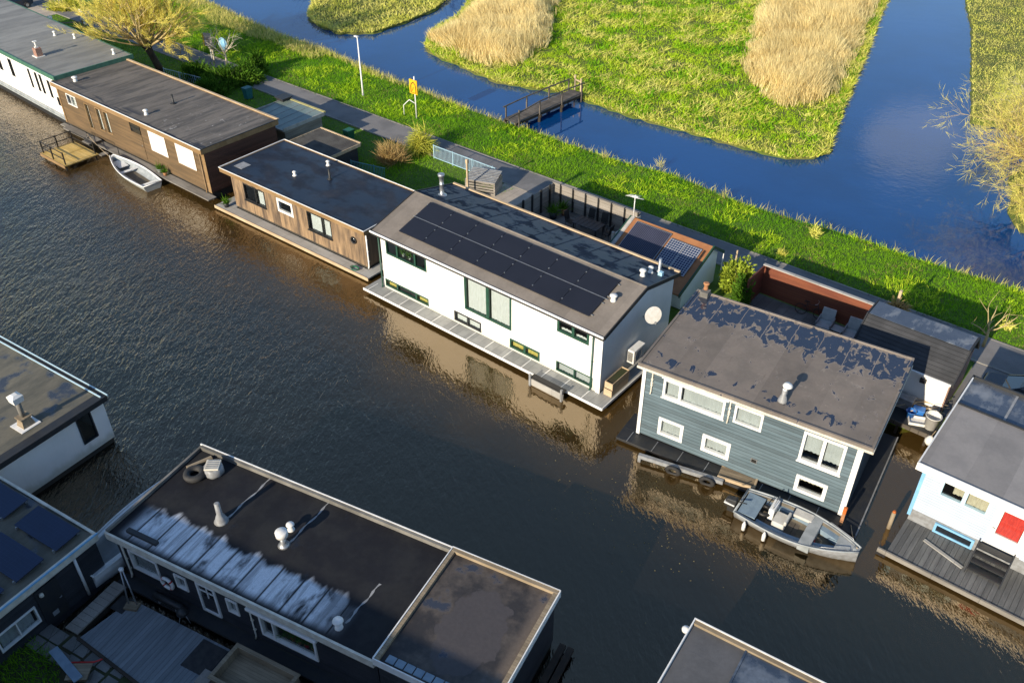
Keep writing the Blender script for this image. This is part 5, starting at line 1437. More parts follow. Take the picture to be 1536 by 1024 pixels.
b0, b1_ = P(229, 277, .42), P(168, 236, .55); b0.z = b1_.z = 0; dv = b1_ - b0
H = thing('rowing_boat', 'small white rowing boat tied to the walkway of the brown houseboat', 'boat', b0, math.atan2(dv.y, dv.x))
hw, sh = hull_boat(H, dv.length, 1.75, .48, [M['grey_plastic'], M['boat_grey'], M['boat_white']], inset=.12, nose=.25, tr=.82)
L = dv.length
for t in (.55, .06):
    b = MB(); b.box(t * L, t * L + .28, -hw(t) + .14, hw(t) - .14, .34, .39); b.build('thwart', M['boat_white'], H, bevel=.01)
b = MB(); b.box(L * .7, L * .92, -.35, .35, .36, .4); b.build('foredeck', M['boat_white'], H)
b = MB(); b.box(.1, L * .6, -.55, .55, .13, .15); b.build('sole_boards', M['boat_dark'], H)

H = thing('white_launch', 'white launch lying between the frosty roofed house and its neighbour', 'boat', FD.w(-.95, -.9, 0), FD.rz + PI / 2)
hw, sh = hull_boat(H, 6.8, 2.0, 1.0, [M['boat_white'], M['grey_plastic'], M['boat_white']], inset=.25, floor=.3, tr=.7, nose=.2)
b = MB(); b.tube([(6.8 * i / 22, hw(i / 22) + .025, sh(i / 22) - .16) for i in range(22)], .035, 6); b.build('rubbing_strake', M['black'], H)
b = MB(); b.box(2.6, 4.6, -.7, .7, .8, 1.15); b.build('cabin_top', M['boat_white'], H, bevel=.08)

# ---- floating platform with railing, left
H = thing('swimming_platform', 'yellow plank platform with a black wire railing standing in the canal', 'jetty', FW.w(-33.3, -3.75, 0), FW.rz)
b = MB(); b.box(0, 3.5, 0, 2.7, .36, .46); b.build('platform_deck', M['new_wood'], H, bevel=.01)
b = MB(); b.box(-.04, 3.54, -.05, -.002, .22, .47); b.box(-.05, -.002, 0, 2.7, .22, .47); b.build('edge_beam', M['trim_wood'], H)
for x, y in ((.15, .15), (3.35, .15), (3.35, 2.55), (.15, 2.55), (1.75, .08), (.08, 1.35)):
    b = MB(); b.box(x - .04, x + .04, y - .04, y + .04, -.8, 1.42); b.build('railing_post', M['black_metal'], H)
b = MB()
for z in (.9, 1.38):
    b.bar((.12, .12, z), (3.38, .12, z), .05, .05); b.bar((.12, .12, z), (.12, 2.58, z), .05, .05); b.bar((.12, 2.58, z), (3.38, 2.58, z), .05, .05)
for i in range(12): b.tube([(.12, .2 + i * .2, .5), (.12, .2 + i * .2, 1.38)], .006, 4)
for i in range(15): b.tube([(.2 + i * .21, 2.58, .5), (.2 + i * .21, 2.58, 1.38)], .006, 4)
b.build('railing', M['black_metal'], H)
b = MB(); b.box(.9, 1.9, 2.9, 4.0, .6, .68); b.bar((1.0, 3.0, .64), (1.0, 3.6, 1.0), .05, .05); b.build('step', M['grey_wood'], H)
b = MB(); b.box(3.4, 3.9, 2.7, 3.3, .34, .4); b.build('gangplank', M['grey_wood'], H)

# ---- bench-like mooring rack in front of the white house
u0, v0 = FW.top(826, 575, .5)
H = thing('mooring_rack', 'low weathered wooden rack on two posts at the deck of the white house', 'rack', FW.w(12.15, -1.35, 0), FW.rz)
b = MB(); b.box(0, 2.1, -.03, .03, .05, .45); b.build('front_board', M['deck_pale'], H, bevel=.01)
b = MB(); b.box(0, 2.1, -.02, .3, .5, .58); b.build('top_board', M['black'], H, bevel=.01)
for x in (0, 2.02):
    b = MB(); b.box(x - .06, x + .06, -.1, -.0, -.8, .75); b.build('post', M['steel_dull'], H)
# ---- two pale timber troughs on the side deck
for i, (z, lab) in enumerate(((.35, 'lower pale timber planter box stacked at the corner of the white house'), (.78, 'upper pale timber planter box stacked at the corner of the white house'))):
    H = thing('planter_box', lab, 'planter', FW.w(15.72, .1 + i * .04, z), FW.rz, 'timber planter boxes at the white house')
    b = MB(); w_, l_, h_ = .48, 1.55, .40
    b.box(0, w_, 0, .04, 0, h_); b.box(0, w_, l_ - .04, l_, 0, h_); b.box(0, .04, .041, l_ - .041, 0, h_); b.box(w_ - .04, w_, .041, l_ - .041, 0, h_); b.box(.041, w_ - .041, .041, l_ - .041, .02, .05)
    b.build('box', M['pale_wood'], H, bevel=.008)
    b = MB(); b.box(.05, w_ - .05, .05, l_ - .05, .2, .34 if i else .3); b.build('soil_fill', M['soil'], H)

# ---- steel beam with tyres in front of the blue-grey house
p0, p1 = P(958, 682, .35), P(1085, 722, .35)
H = thing('fender_beam', 'grey steel beam floating in front of the blue grey house', 'beam', (p0.x, p0.y, 0), math.atan2(p1.y - p0.y, p1.x - p0.x))
L = (p1 - p0).length
b = MB(); b.box(0, L, -.1, .1, .22, .42); b.build('beam', M['steel_dull'], H, bevel=.01)
b = MB(); b.box(0, .14, -.1, .1, -.6, .215); b.build('end_leg', M['steel_dull'], H)
for px, lab in ((1010, 'black car tyre hanging near the free end of the grey steel beam'), (1066, 'car tyre fender hanging where the steel beam meets the pale planks')):
    t = ((P(px, 703, .3) - p0).xy.length); a = math.atan2(p1.y - p0.y, p1.x - p0.x)
    q = Vector((p0.x, p0.y, .2)) + Vector((math.cos(a), math.sin(a), 0)) * t + Vector((math.sin(a), -math.cos(a), 0)) * .18
    b = MB(); b.torus((0, 0, 0), .27, .11, 26, 10, lambda x, y, z: (x, z * .9 - y * .25, y * .95))
    o = b.build('tyre', M['rubber'], None, loc=q); o.rotation_euler = (0, 0, a); tag(o, lab, 'tyre', 'tyres hanging from the beam')
p2, p3 = P(1080, 704, .42), P(1136, 722, .42); a = math.atan2(p3.y - p2.y, p3.x - p2.x)
H = thing('plank_gangway', 'short pale plank gangway at the foot of the blue grey house', 'gangway', (p2.x, p2.y, 0), a)
L = (p3 - p2).length
b = MB(); b.box(0, L, -.45, -.36, .2, .42); b.box(0, L, .36, .45, .2, .42); b.box(L - .1, L, -.359, .359, .2, .42); b.build('side_beam', M['pale_wood'], H, bevel=.01)
b = MB(); b.box(0, L - .1, -.36, .36, .3, .34); b.build('gangway_deck', M['paste_brown'], H)
# mooring post with orange top
H = thing('mooring_post', 'rust red mooring post with a bright orange top beside the blue grey house', 'post', FB.w(10.0, -.55, 0), FB.rz)
b = MB(); b.box(-.07, .07, -.07, .07, -.8, .95); b.build('shaft', M['terracotta'], H, bevel=.01)
b = MB(); b.box(-.075, .075, -.075, .075, .951, 1.3); b.build('post_top', M['orange_plastic'], H, bevel=.02)
H = thing('mooring_post', 'mossy mooring post at the left corner of the pale blue house', 'post', FL.w(-.45, -.75, 0), FL.rz)
b = MB(); b.cyl(0, 0, -.8, 1.0, .09, 12); b.build('shaft', M['paste_brown'], H); b = MB(); b.cyl(0, 0, 1.0, 1.08, .085, 12, .05); b.build('post_top', M['orange_plastic'], H)
b = MB(); b.bar((0, 0, .0), (1.75, -.5, .0), .14, .05)
tag(b.build('loose_plank', M['deck_pale'], None, loc=FL.w(1.0, -.75, .31)), 'loose pale plank lying on the deck of the pale blue house', 'plank').rotation_euler = (0, 0, FL.rz)

# ------------------------------------------------------------------ behind the row: sheds, fences, furniture
def rot_thing(name, label, cat, u, v, z=.62, extra=0.0, group=None): return thing(name, label, cat, FW.w(u, v, z), FW.rz + extra, group)


# gabled shed with collector and gridded panels
H = rot_thing('gabled_shed', 'small white gabled shed with an orange roof carrying collector and solar panels', 'shed', 0, 0, 0)
shell(H, [M['white'], M['wood_floor']], 9.9, 15.0, 8.75, 12.6, .6, 2.0, [])
for u in (9.9, 14.86):
    b = MB(); b.prism([(8.75, 2.0), (12.6, 2.0), (12.6, 2.62), (11.6, 3.3)], lambda a, p, q: (a, p, q), u, u + .14); b.build('gable', M['white'], H)
E_, T_ = (8.1, 1.98), (11.6, 3.5)
zs = lambda v: E_[1] + (v - E_[0]) * (T_[1] - E_[1]) / (T_[0] - E_[0])
b = MB(); b.prism([E_, T_, (T_[0], T_[1] - .1), (E_[0], E_[1] - .1)], lambda a, p, q: (a, p, q), 9.6, 15.15); r = b.build('roof', M['orange_felt'], H)
b = MB(); b.prism([(11.603, 3.5), (13.0, 2.55), (13.0, 2.45), (11.603, 3.4)], lambda a, p, q: (a, p, q), 9.6, 15.15); b.build('rear_roof', M['dark_trim'], H)
b = MB()
for u in (15.153, 9.52): b.prism([(8.05, 1.84), (8.05, 2.06), (11.6, 3.58), (13.05, 2.6), (13.05, 2.38), (11.6, 3.36)], lambda a, p, q: (a, p, q), u, u + .08)
b.build('bargeboard', M['green_paint'], H)
b = MB(); b.box(9.6, 9.82, 8.2, 8.21, 2, 2.01); b.hexa([(9.6, 8.1, zs(8.1) + .004), (9.85, 8.1, zs(8.1) + .004), (9.85, 11.6, zs(11.6) + .004), (9.6, 11.6, zs(11.6) + .004), (9.6, 8.1, zs(8.1) + .05), (9.85, 8.1, zs(8.1) + .05), (9.85, 11.6, zs(11.6) + .05), (9.6, 11.6, zs(11.6) + .05)]); b.build('verge_strip', M['deck_pale'], H)
def roofpanel(u0, u1, va, vb, mat, nm_):
    """the cells run along the slope, so the mesh keeps its own axes"""
    sl_ = math.atan2(T_[1] - E_[1], T_[0] - E_[0]); lv = (vb - va) / math.cos(sl_)
    b = MB(); b.box(0, u1 - u0, 0, lv, .06, .10); o = b.build(nm_, mat, H, loc=(u0, va, zs(va))); o.rotation_euler = (sl_, 0, 0)
    b = MB(); b.box(0, u1 - u0, -.03, 0, .05, .11); b.box(0, u1 - u0, lv, lv + .03, .05, .11); b.box(-.03, 0, -.03, lv + .03, .05, .11); b.box(u1 - u0, u1 - u0 + .03, -.03, lv + .03, .05, .11); b.build('panel_frame', M['galv'], o)
roofpanel(10.2, 12.55, 8.5, 11.35, M['solar_tube'], 'solar_collector')
roofpanel(12.72, 13.68, 9.2, 11.1, M['solar_grid'], 'solar_panel'); roofpanel(13.76, 14.72, 9.2, 11.1, M['solar_grid'], 'solar_panel')
b = MB(); b.tube([(9.75, 11.55, 3.4), (9.75, 11.55, 5.0)], .03, 8); b.tube([(9.2, 11.75, 4.75), (10.0, 11.45, 5.0)], .025, 6)
for i in range(7):
    t = i / 6; x, y, z = 9.2 + .8 * t, 11.75 - .3 * t, 4.75 + .25 * t; b.tube([(x - .1, y - .22, z), (x + .1, y + .22, z)], .012, 5)
b.tube([(9.9, 11.2, 4.7), (10.15, 11.0, 5.3), ], .012, 5); b.tube([(9.6, 11.4, 4.9), (10.2, 11.8, 4.75)], .03, 5)
b.build('tv_aerial', M['plastic_white'], H)
b = MB(); b.cyl(15.2, 13.0, .6, 2.4, .04, 8); b.build('downpipe', M['paint_white'], H)

# dark shed with shingled mansard roof and a white front
H = rot_thing('mansard_shed', 'dark shingled shed with a mansard roof and a white front behind the blue grey house', 'shed', 0, 0, 0)
shell(H, [M['white'], M['wood_floor']], 24.9, 29.5, 8.95, 12.3, .6, 2.75, [])
pf = [(8.72, 2.7), (10.2, 3.85), (11.5, 3.9), (12.5, 2.75)]
b = MB()
for i in range(3): b.prism([pf[i], pf[i + 1], (pf[i + 1][0], pf[i + 1][1] - .1), (pf[i][0], pf[i][1] - .1)], lambda a, p, q: (a, p, q), 24.7 + i * .001, 29.65 - i * .001)
r = b.build('roof', M['roof_shingle'], H)
b = MB(); b.hexa([(24.72, 10.22, 3.865), (29.62, 10.22, 3.865), (29.62, 11.48, 3.915), (24.72, 11.48, 3.915), (24.72, 10.22, 3.89), (29.62, 10.22, 3.89), (29.62, 11.48, 3.94), (24.72, 11.48, 3.94)]); b.build('flat_top', M['roof_right_rear'], r)
for u in (24.92, 29.36):
    b = MB(); b.prism([(8.96, 2.75), (10.25, 3.72), (11.45, 3.78), (12.28, 2.9), (12.28, 2.75)], lambda a, p, q: (a, p, q), u, u + .13); b.build('gable', M['brick'], H)
b = MB(); b.box(29.502, 29.56, 8.96, 12.3, .62, 2.75); b.build('end_wall', M['brick'], H)
for u in (24.62, 29.652):
    b = MB(); b.prism([(8.68, 2.58), (8.68, 2.76), (10.18, 3.92), (11.53, 3.97), (12.55, 2.8), (12.55, 2.62), (11.5, 3.79), (10.22, 3.74)], lambda a, p, q: (a, p, q), u, u + .07); b.build('bargeboard', M['dark_trim'], H)
b = MB(); b.box(24.7, 29.6, 8.63, 8.71, 2.62, 2.72); b.build('gutter', M['paint_white'], H)
b = MB(); b.box(28.2, 28.5, 8.8, 8.94, 2.1, 2.3); b.build('wall_lamp', M['dark_trim'], H)

# glass-roofed lean-to, corrugated shed
H = rot_thing('polycarbonate_shed', 'low shed with a greenish translucent roof beside the towpath', 'shed', -23.1, 8.2, 0)
b = MB(); b.box(0, 4.2, 0, .08, .55, 2.25); b.box(0, 4.2, 3.5, 3.58, .55, 2.25); b.box(0, .08, .081, 3.499, .55, 2.25); b.box(4.12, 4.2, .081, 3.499, .55, 2.25); b.build('wall', M['fence_wood'], H)
b = MB(); b.hexa([(-.15, -.2, 2.26), (4.35, -.2, 2.26), (4.35, 3.75, 2.42), (-.15, 3.75, 2.42), (-.15, -.2, 2.30), (4.35, -.2, 2.30), (4.35, 3.75, 2.46), (-.15, 3.75, 2.46)]); r = b.build('roof', M['milk'], H)
b = MB(); b.box(-.17, 4.37, 3.75, 3.95, 2.38, 2.5); b.build('mossy_edge', M['mustard'], r)
b = MB(); b.box(-.17, 4.37, -.26, -.2, 2.2, 2.33); b.box(4.35, 4.41, -.2, 3.75, 2.2, 2.48); b.box(-.21, -.15, -.2, 3.75, 2.2, 2.48); b.build('gutter', M['deck_pale'], r)
b = MB()
for i in range(1, 5): b.hexa([(i * .86 - .02, -.2, 2.301), (i * .86 + .02, -.2, 2.301), (i * .86 + .02, 3.75, 2.461), (i * .86 - .02, 3.75, 2.461), (i * .86 - .02, -.2, 2.32), (i * .86 + .02, -.2, 2.32), (i * .86 + .02, 3.75, 2.48), (i * .86 - .02, 3.75, 2.48)])
b.build('glazing_bar', M['steel_dull'], r)
b = MB(); b.box(-.5, .3, 3.1, 3.9, .55, 2.62); b.box(-.6, .4, 3.0, 4.0, 2.62, 2.7); b.build('side_box', M['dark_trim'], H)
H = rot_thing('corrugated_shed', 'black wooden shed with a dark corrugated roof between the timber houseboats', 'shed', -17.0, 7.5, 0)
b = MB(); b.box(0, 4.0, 0, .08, .55, 2.0); b.box(0, 4.0, 2.45, 2.53, .55, 2.0); b.box(0, .08, .081, 2.449, .55, 2.0); b.box(3.92, 4.0, .081, 2.449, .55, 2.0); b.build('wall', M['black_boards'], H)
b = MB(); rows_ = [[], []]
n = 27 * 6
for i in range(n + 1):
    x = -.15 + 4.3 * i / n; z = .028 * math.sin(i / 6 * 2 * PI)
    rows_[0].append((x, -.2, 2.05 + z)); rows_[1].append((x, 2.7, 2.2 + z))
b.sheet(rows_); b.sheet([[(p[0], p[1], p[2] - .02) for p in r_] for r_ in rows_]); r = b.build('roof', M['corr'], H)
b = MB(); b.box(-.17, 4.17, 2.7, 2.8, 2.12, 2.27); b.box(4.15, 4.2, -.2, 2.7, 2.0, 2.24); b.box(-.2, -.15, -.2, 2.7, 2.0, 2.24); b.build('edge_board', M['pale_wood'], r)

# close-boarded fence round the patio
H = rot_thing('patio_fence', 'tall grey boarded fence with dark posts around the sunken patio', 'fence', 0, 0, 0)
b = MB(); b.box(2.55, 8.6, 14.1, 14.14, .62, 2.3); b.build('rear_boards', M['fence_wood'], H)
b = MB(); b.box(1.85, 1.89, 9.4, 14.1, .62, 2.25); b.box(1.89, 2.55, 14.1, 14.14, .62, 2.3); b.build('side_boards', M['fence_wood'], H)
for x, y in [(2.5 + i * 1.02, 14.05) for i in range(7)] + [(1.94, 13.6 - i * .95) for i in range(5)]:
    b = MB(); b.box(x - .05, x + .05, y - .05, y + .05, .62, 2.36); b.build('post', M['black_metal'], H)
b = MB(); b.box(1.82, 8.7, 14.02, 14.2, 2.3, 2.35); b.box(1.9, 8.6, 14.06, 14.098, 1.45, 1.52); b.build('capping_rail', M['fence_wood'], H)
b = MB(); b.box(8.62, 8.72, 11.2, 14.2, .62, 2.1); b.box(8.58, 8.76, 11.1, 11.2, .62, 2.3); b.build('right_screen', M['deck_pale'], H)
# garden table with six black chairs
def chair(label, u, v, a):
    H = rot_thing('garden_chair', label, 'chair', u, v, .62, a, 'black garden chairs around the patio table')
    b = MB(); b.box(-.24, .24, -.24, .24, .42, .46); b.build('seat', M['black'], H, bevel=.01)
    b = MB(); b.hexa([(-.24, .22, .48), (.24, .22, .48), (.24, .26, .48), (-.24, .26, .48), (-.22, .36, 1.12), (.22, .36, 1.12), (.22, .40, 1.12), (-.22, .40, 1.12)]); b.build('backrest', M['black'], H, bevel=.01)
    for x in (-.22, .22):
        for y in (-.22, .24):
            b = MB(); b.tube([(x, y, .42), (x * 1.08, y * 1.15, 0)], .018, 6); b.build('leg', M['black_metal'], H)
        b = MB(); b.tube([(x * 1.15, -.2, .42), (x * 1.15, -.22, .66), (x * 1.15, .26, .66)], .016, 6); b.build('armrest', M['black_metal'], H)
    return H
tu, tv = 5.95, 12.45
H = rot_thing('patio_table', 'dark slatted garden table standing in the fenced patio', 'table', tu, tv)
b = MB()
for i in range(6): b.box(-.95 + i * .32, -.95 + i * .32 + .3, -.55, .55, .70, .74)
b.build('tabletop', M['dark_trim'], H, bevel=.006)
for x in (-.85, .85):
    for y in (-.45, .45):
        b = MB(); b.box(x - .04, x + .04, y - .04, y + .04, 0, .7); b.build('leg', M['black_metal'], H)
for lab, u, v, a in (('black high backed garden chair at the left end of the patio table, nearer the roof', tu - 1.35, tv - .1, PI / 2), ('black garden chair on the far side of the patio table, left one', tu - .55, tv + .85, 0), ('black garden chair on the far side of the patio table, right one', tu + .5, tv + .9, .2), ('black garden chair at the right end of the patio table', tu + 1.4, tv + .1, -PI / 2)): chair(lab, u, v, a)
for lab, u, v, z, m_, r_ in (('round dark planter in the left corner of the patio', 3.0, 12.6, .62, 'dark_trim', .3), ('terracotta pot beside the dark planter in the patio corner', 3.3, 13.4, .62, 'terracotta', .22)):
    H = rot_thing('plant_pot', lab, 'plant pot', u, v, z)
    b = MB(); b.lathe((0, 0, 0), [(r_ * .7, 0), (r_, .5), (r_ * .9, .5), (r_ * .8, .44), (.001, .44)], 18); b.build('pot', M[m_], H)
    q = rng.normal(size=(140, 3)) * [.6, .6, .4] + [0, 0, .7]; blades('leaves', np.repeat([[0, 0, .44]], 140, 0) + rng.normal(size=(140, 3)) * .08, q * .5, .07, M['shrub'], H)

# red board fence of the yard
H = rot_thing('red_fence', 'rust red boarded fence with a grey cap behind the blue grey house', 'fence', 0, 0, 0)
b = MB(); b.box(17.7, 24.6, 13.2, 13.26, .62, 2.5); b.box(17.7, 17.76, 11.2, 13.199, .62, 2.5); b.build('boards', M['red_fence'], H)
b = MB(); b.box(17.66, 24.65, 13.14, 13.34, 2.5, 2.56); b.build('cap_board', M['deck_pale'], H)
# two grey loungers with a table between them
def armchair(label, u, v):
    H = rot_thing('garden_armchair', label, 'armchair', u, v, .62, 0.1, 'grey garden armchairs in the yard')
    b = MB(); b.box(-.38, .38, -.45, .42, .18, .42); b.build('seat', M['grey_plastic'], H, bevel=.03)
    b = MB(); b.hexa([(-.38, .34, .42), (.38, .34, .42), (.38, .44, .42), (-.38, .44, .42), (-.36, .55, 1.05), (.36, .55, 1.05), (.36, .63, 1.05), (-.36, .63, 1.05)]); b.build('backrest', M['grey_plastic'], H, bevel=.02)
    for x in (-.42, .36):
        b = MB(); b.box(x, x + .06, -.42, .5, .18, .62); b.build('armrest', M['steel_dull'], H, bevel=.01)
        for y in (-.4, .4):
            b = MB(); b.box(x, x + .05, y - .03, y + .03, 0, .18); b.build('leg', M['steel_dull'], H)
armchair('grey garden armchair on the flagstones, left of the small side table', 22.15, 12.1); armchair('grey garden armchair on the flagstones, right of the small side table', 23.65, 12.15)
H = rot_thing('side_table', 'low square side table between the two grey armchairs', 'table', 22.9, 12.1)
b = MB(); b.box(-.3, .3, -.3, .3, .36, .4); b.build('tabletop', M['grey_plastic'], H, bevel=.01)
for x in (-.25, .25):
    for y in (-.25, .25):
        b = MB(); b.box(x - .025, x + .025, y - .025, y + .025, 0, .36); b.build('leg', M['steel_dull'], H)
# bicycle leaning on the red fence
def bicycle(label, u, v, a):
    H = rot_thing('bicycle', label, 'bicycle', u, v, .62, a)
    for x in (-.52, .52):
        b = MB(); b.torus((x, 0, .34), .33, .022, 26, 6, lambda p, q, r: (p, r, q))
        for i in range(9):
            t = i / 9 * 2 * PI; b.tube([(x, 0, .34), (x + .32 * math.cos(t), 0, .34 + .32 * math.sin(t))], .004, 3, False)
        b.build('wheel', M['black'], H)
    b = MB()
    for p, q in (((-.52, 0, .34), (-.08, 0, .30)), ((-.52, 0, .34), (-.2, 0, .78)), ((-.08, 0, .30), (-.24, 0, .9)), ((-.08, 0, .30), (.38, 0, .74)), ((-.2, 0, .78), (.36, 0, .82)), ((.52, 0, .34), (.34, 0, 1.0))): b.tube([p, q], .018, 6)
    b.build('bike_frame', M['black_metal'], H)
    b = MB(); b.tube([(.26, -.27, 1.04), (.36, -.15, 1.03), (.36, .15, 1.03), (.26, .27, 1.04)], .015, 6); b.build('handlebar', M['galv'], H)
    b = MB(); b.hexa([(-.38, -.08, .9), (-.12, -.03, .9), (-.12, .03, .9), (-.38, .08, .9), (-.38, -.09, .95), (-.12, -.03, .95), (-.12, .03, .95), (-.38, .09, .95)]); b.build('saddle', M['black'], H)
bicycle('black bicycle leaning by the red fence near the grey armchairs', 21.0, 12.75, .1)

# railings
def railing(name, label, p0, p1, h, mat, step=.13, solid=None):
    p0, p1 = Vector(p0), Vector(p1); d = p1 - p0; L = d.xy.length
    H = thing(name, label, 'railing', (p0.x, p0.y, p0.z), math.atan2(d.y, d.x))
    b = MB(); b.box(0, L, -.02, .02, h - .05, h); b.box(0, L, -.02, .02, .1, .15); b.build('rail', mat, H)
    b = MB()
    for i in range(int(L / step)): b.box(i * step + .05, i * step + .08, -.012, .012, .15, h - .05)
    b.build('bars', mat, H)
    for i in range(int(L / 1.9) + 1):
        x = min(L - .03, i * 1.9 + .03); b = MB(); b.box(x - .03, x + .03, -.03, .03, 0, h + .05); b.build('post', mat, H)
    return H
railing('blue_railing', 'pale blue barred railing along the near edge of the towpath', FW.w(-9.4, 14.25, .56), FW.w(-3.3, 14.25, .56), 1.1, M['rail_blue'])
railing('turquoise_railing', 'turquoise barred railing in the garden behind the weathered houseboat', FW.w(-12.2, 8.6, .56), FW.w(-9.4, 9.3, .56), 1.1, M['rail_teal'])
railing('turquoise_railing', 'green garden railing behind the long brown houseboat', FW.w(-47.5, 9.0, .56), FW.w(-40.5, 10.5, .56), 1.0, M['green_trim'], .2)
railing('pale_garden_rail', 'thin pale rail under the willow beside the towpath', FW.w(-39.5, 11.2, .56), FW.w(-33, 12.3, .56), .8, M['rail_blue'], .25)
# slatted bin store / log rack
H = rot_thing('slatted_store', 'silvery slatted wooden store by the paved entrance', 'store', -4.0, 11.7, .58, .35)
b = MB()
for i in range(9): b.box(0, 2.2, .05 + i * .17, .17 + i * .17, 1.0 + i * .03, 1.04 + i * .03)
b.build('slatted_top', M['steel_dull'], H)
for i in range(5):
    b = MB(); b.box(0, 2.2, 0, .03, .1 + i * .2, .22 + i * .2); b.build('slat', M['fence_wood'], H)
for x in (.05, 2.15):
    for y in (.06, 1.5):
        b = MB(); b.box(x - .05, x + .05, y - .05, y + .05, 0, 1.0); b.build('post', M['fence_wood'], H)
b = MB(); b.box(.1, 2.1, 1.5, 1.55, .05, 1.2); b.box(0.0, .03, .1, 1.45, .05, 1.0); b.box(2.17, 2.2, .1, 1.45, .05, 1.0); b.build('side_panel', M['fence_wood'], H)
H = rot_thing('garden_post', 'pale wooden post standing behind the roof of the white house', 'post', -3.3, 11.2, .58)
b = MB(); b.box(-.06, .06, -.06, .06, 0, 2.6); b.build('shaft', M['pale_wood'], H, bevel=.01); b = MB(); b.box(-.09, .09, -.09, .09, 2.6, 2.9); b.build('post_top', M['pale_wood'], H, bevel=.03)
H = rot_thing('garden_post', 'thin pale post beside the ivy bush', 'post', 15.95, 13.2, .6)
b = MB(); b.box(-.04, .04, -.04, .04, 0, 2.2); b.build('shaft', M['pale_wood'], H)
H = rot_thing('garden_post', 'pale post with dried plants at the right end of the red fence', 'post', 25.1, 13.9, .6)
b = MB(); b.box(-.07, .07, -.07, .07, 0, 2.9); b.build('shaft', M['pale_wood'], H)
# wheelie bins
def bin_(label, u, v, mat, s=1.0):
    H = rot_thing('wheelie_bin', label, 'bin', u, v, .58)
    b = MB(); b.hexa([(-.24 * s, -.27 * s, .06), (.24 * s, -.27 * s, .06), (.24 * s, .27 * s, .06), (-.24 * s, .27 * s, .06), (-.29 * s, -.34 * s, .95 * s), (.29 * s, -.34 * s, .95 * s), (.29 * s, .34 * s, .95 * s), (-.29 * s, .34 * s, .95 * s)]); b.build('body', mat, H, bevel=.02)
    b = MB(); b.box(-.31 * s, .31 * s, -.37 * s, .36 * s, .95 * s, 1.02 * s); b.build('lid', mat, H, bevel=.03)
    for x in (-.2 * s, .2 * s):
        b = MB(); b.torus((x, .27 * s, .1), .07, .03, 14, 6, lambda p, q, r: (r, p, q)); b.build('wheel', M['black'], H)
u_, v_ = FW.top(372, 143, .9); bin_('teal wheelie bin by the bushes behind the long brown houseboat', u_, v_, M['teal'])
u_, v_ = FW.top(524, 207, .9); bin_('green wheelie bin behind the corrugated shed', u_, v_, M['green_bin'])

# junk on the landing stage between the two right-hand houses
H = rot_thing('landing_stage', 'dark wooden landing stage heaped with junk beside the white shed front', 'landing stage', 0, 0, 0)
b = MB(); b.box(26.3, 29.85, 7.1, 8.92, .62, .70); b.build('platform_deck', M['dark_trim'], H)
b = MB(); b.box(26.3, 29.85, 7.03, 7.098, .5, .72); b.build('edge_beam', M['old_wood'], H)
for x in (26.6, 28.2, 29.6):
    b = MB(); b.box(x - .06, x + .06, 7.0, 7.12, -.9, .5); b.build('pile', M['bark_dark'], H)
def tub(label, px, py, r, h, mat):
    u, v = FW.top(px, py, .7 + h / 2)
    H = rot_thing('bucket', label, 'bucket', u, v, .71); b = MB(); b.lathe((0, 0, 0), [(r * .75, 0), (r, h), (r * 1.06, h), (r * 1.06, h - .03), (r * .93, h - .03), (r * .72, .03), (.001, .03)], 20); b.build('tub', mat, H)
    b = MB(); b.tube([(r, 0, h - .02), (r * .7, 0, h + r * .6), (0, 0, h + r * .9), (-r * .7, 0, h + r * .6), (-r, 0, h - .02)], .012, 5); b.build('handle', M['galv'], H)
tub('white bucket on the landing stage', 1398, 632, .36, .75, M['plastic_white'])
tub('blue tub among the junk on the landing stage', 1366, 620, .24, .35, M['blue_plastic'])
u, v = FW.top(1377, 632, .75); H = rot_thing('plastic_tray', 'flat white tray lying beside the white bucket', 'tray', u, v, .71, .4)
b = MB(); b.box(-.45, .45, -.3, .3, 0, .03); b.box(-.45, .45, -.3, -.27, .03, .14); b.box(-.45, .45, .27, .3, .03, .14); b.box(-.45, -.42, -.269, .269, .03, .14); b.box(.42, .45, -.269, .269, .03, .14); b.build('tray', M['plastic_white'], H)
for i, (lab, px, py, m_, dx, dy, dz) in enumerate((('grey storage box at the back of the landing stage', 1356, 604, 'steel_dull', .8, .5, .55), ('blue crate near the bucket on the landing stage', 1378, 616, 'blue_plastic', .5, .35, .3), ('grey cushion storage chest by the white shed wall', 1392, 600, 'grey_plastic', .7, .45, .5))):
    u, v = FW.top(px, py, .9); H = rot_thing('storage_box', lab, 'box', u, v, .71, .2 * i)
    b = MB(); b.box(-dx / 2, dx / 2, -dy / 2, dy / 2, 0, dz); b.build('body', M[m_], H, bevel=.02); b = MB(); b.box(-dx / 2 - .03, dx / 2 + .03, -dy / 2 - .03, dy / 2 + .03, dz + .001, dz + .06); b.build('lid', M[m_], H, bevel=.02)
b = MB()
for i in range(9):
    a = random.uniform(-.4, .4); x, y = random.uniform(-.3, .3), random.uniform(-.3, .3); L = random.uniform(.7, 1.3)
    b.tube([(x - L * math.cos(a), y - L * math.sin(a), .03 + i * .03), (x, y, .12 + i * .03), (x + L * math.cos(a), y + L * math.sin(a), .03 + i * .03)], .022, 6)
u, v = FW.top(1385, 608, .9); o = b.build('pipe_bundle', [M['pale_wood']], None, loc=FW.w(u, v, .75)); o.rotation_euler = (0, 0, FW.rz + .5); tag(o, 'tangle of pale pipes and sticks in front of the white shed wall', 'pipes')
H = rot_thing('mooring_buoy', 'white fender buoy hanging at the corner of the pale blue house', 'buoy', *FW.top(1393, 664, .4), .42)
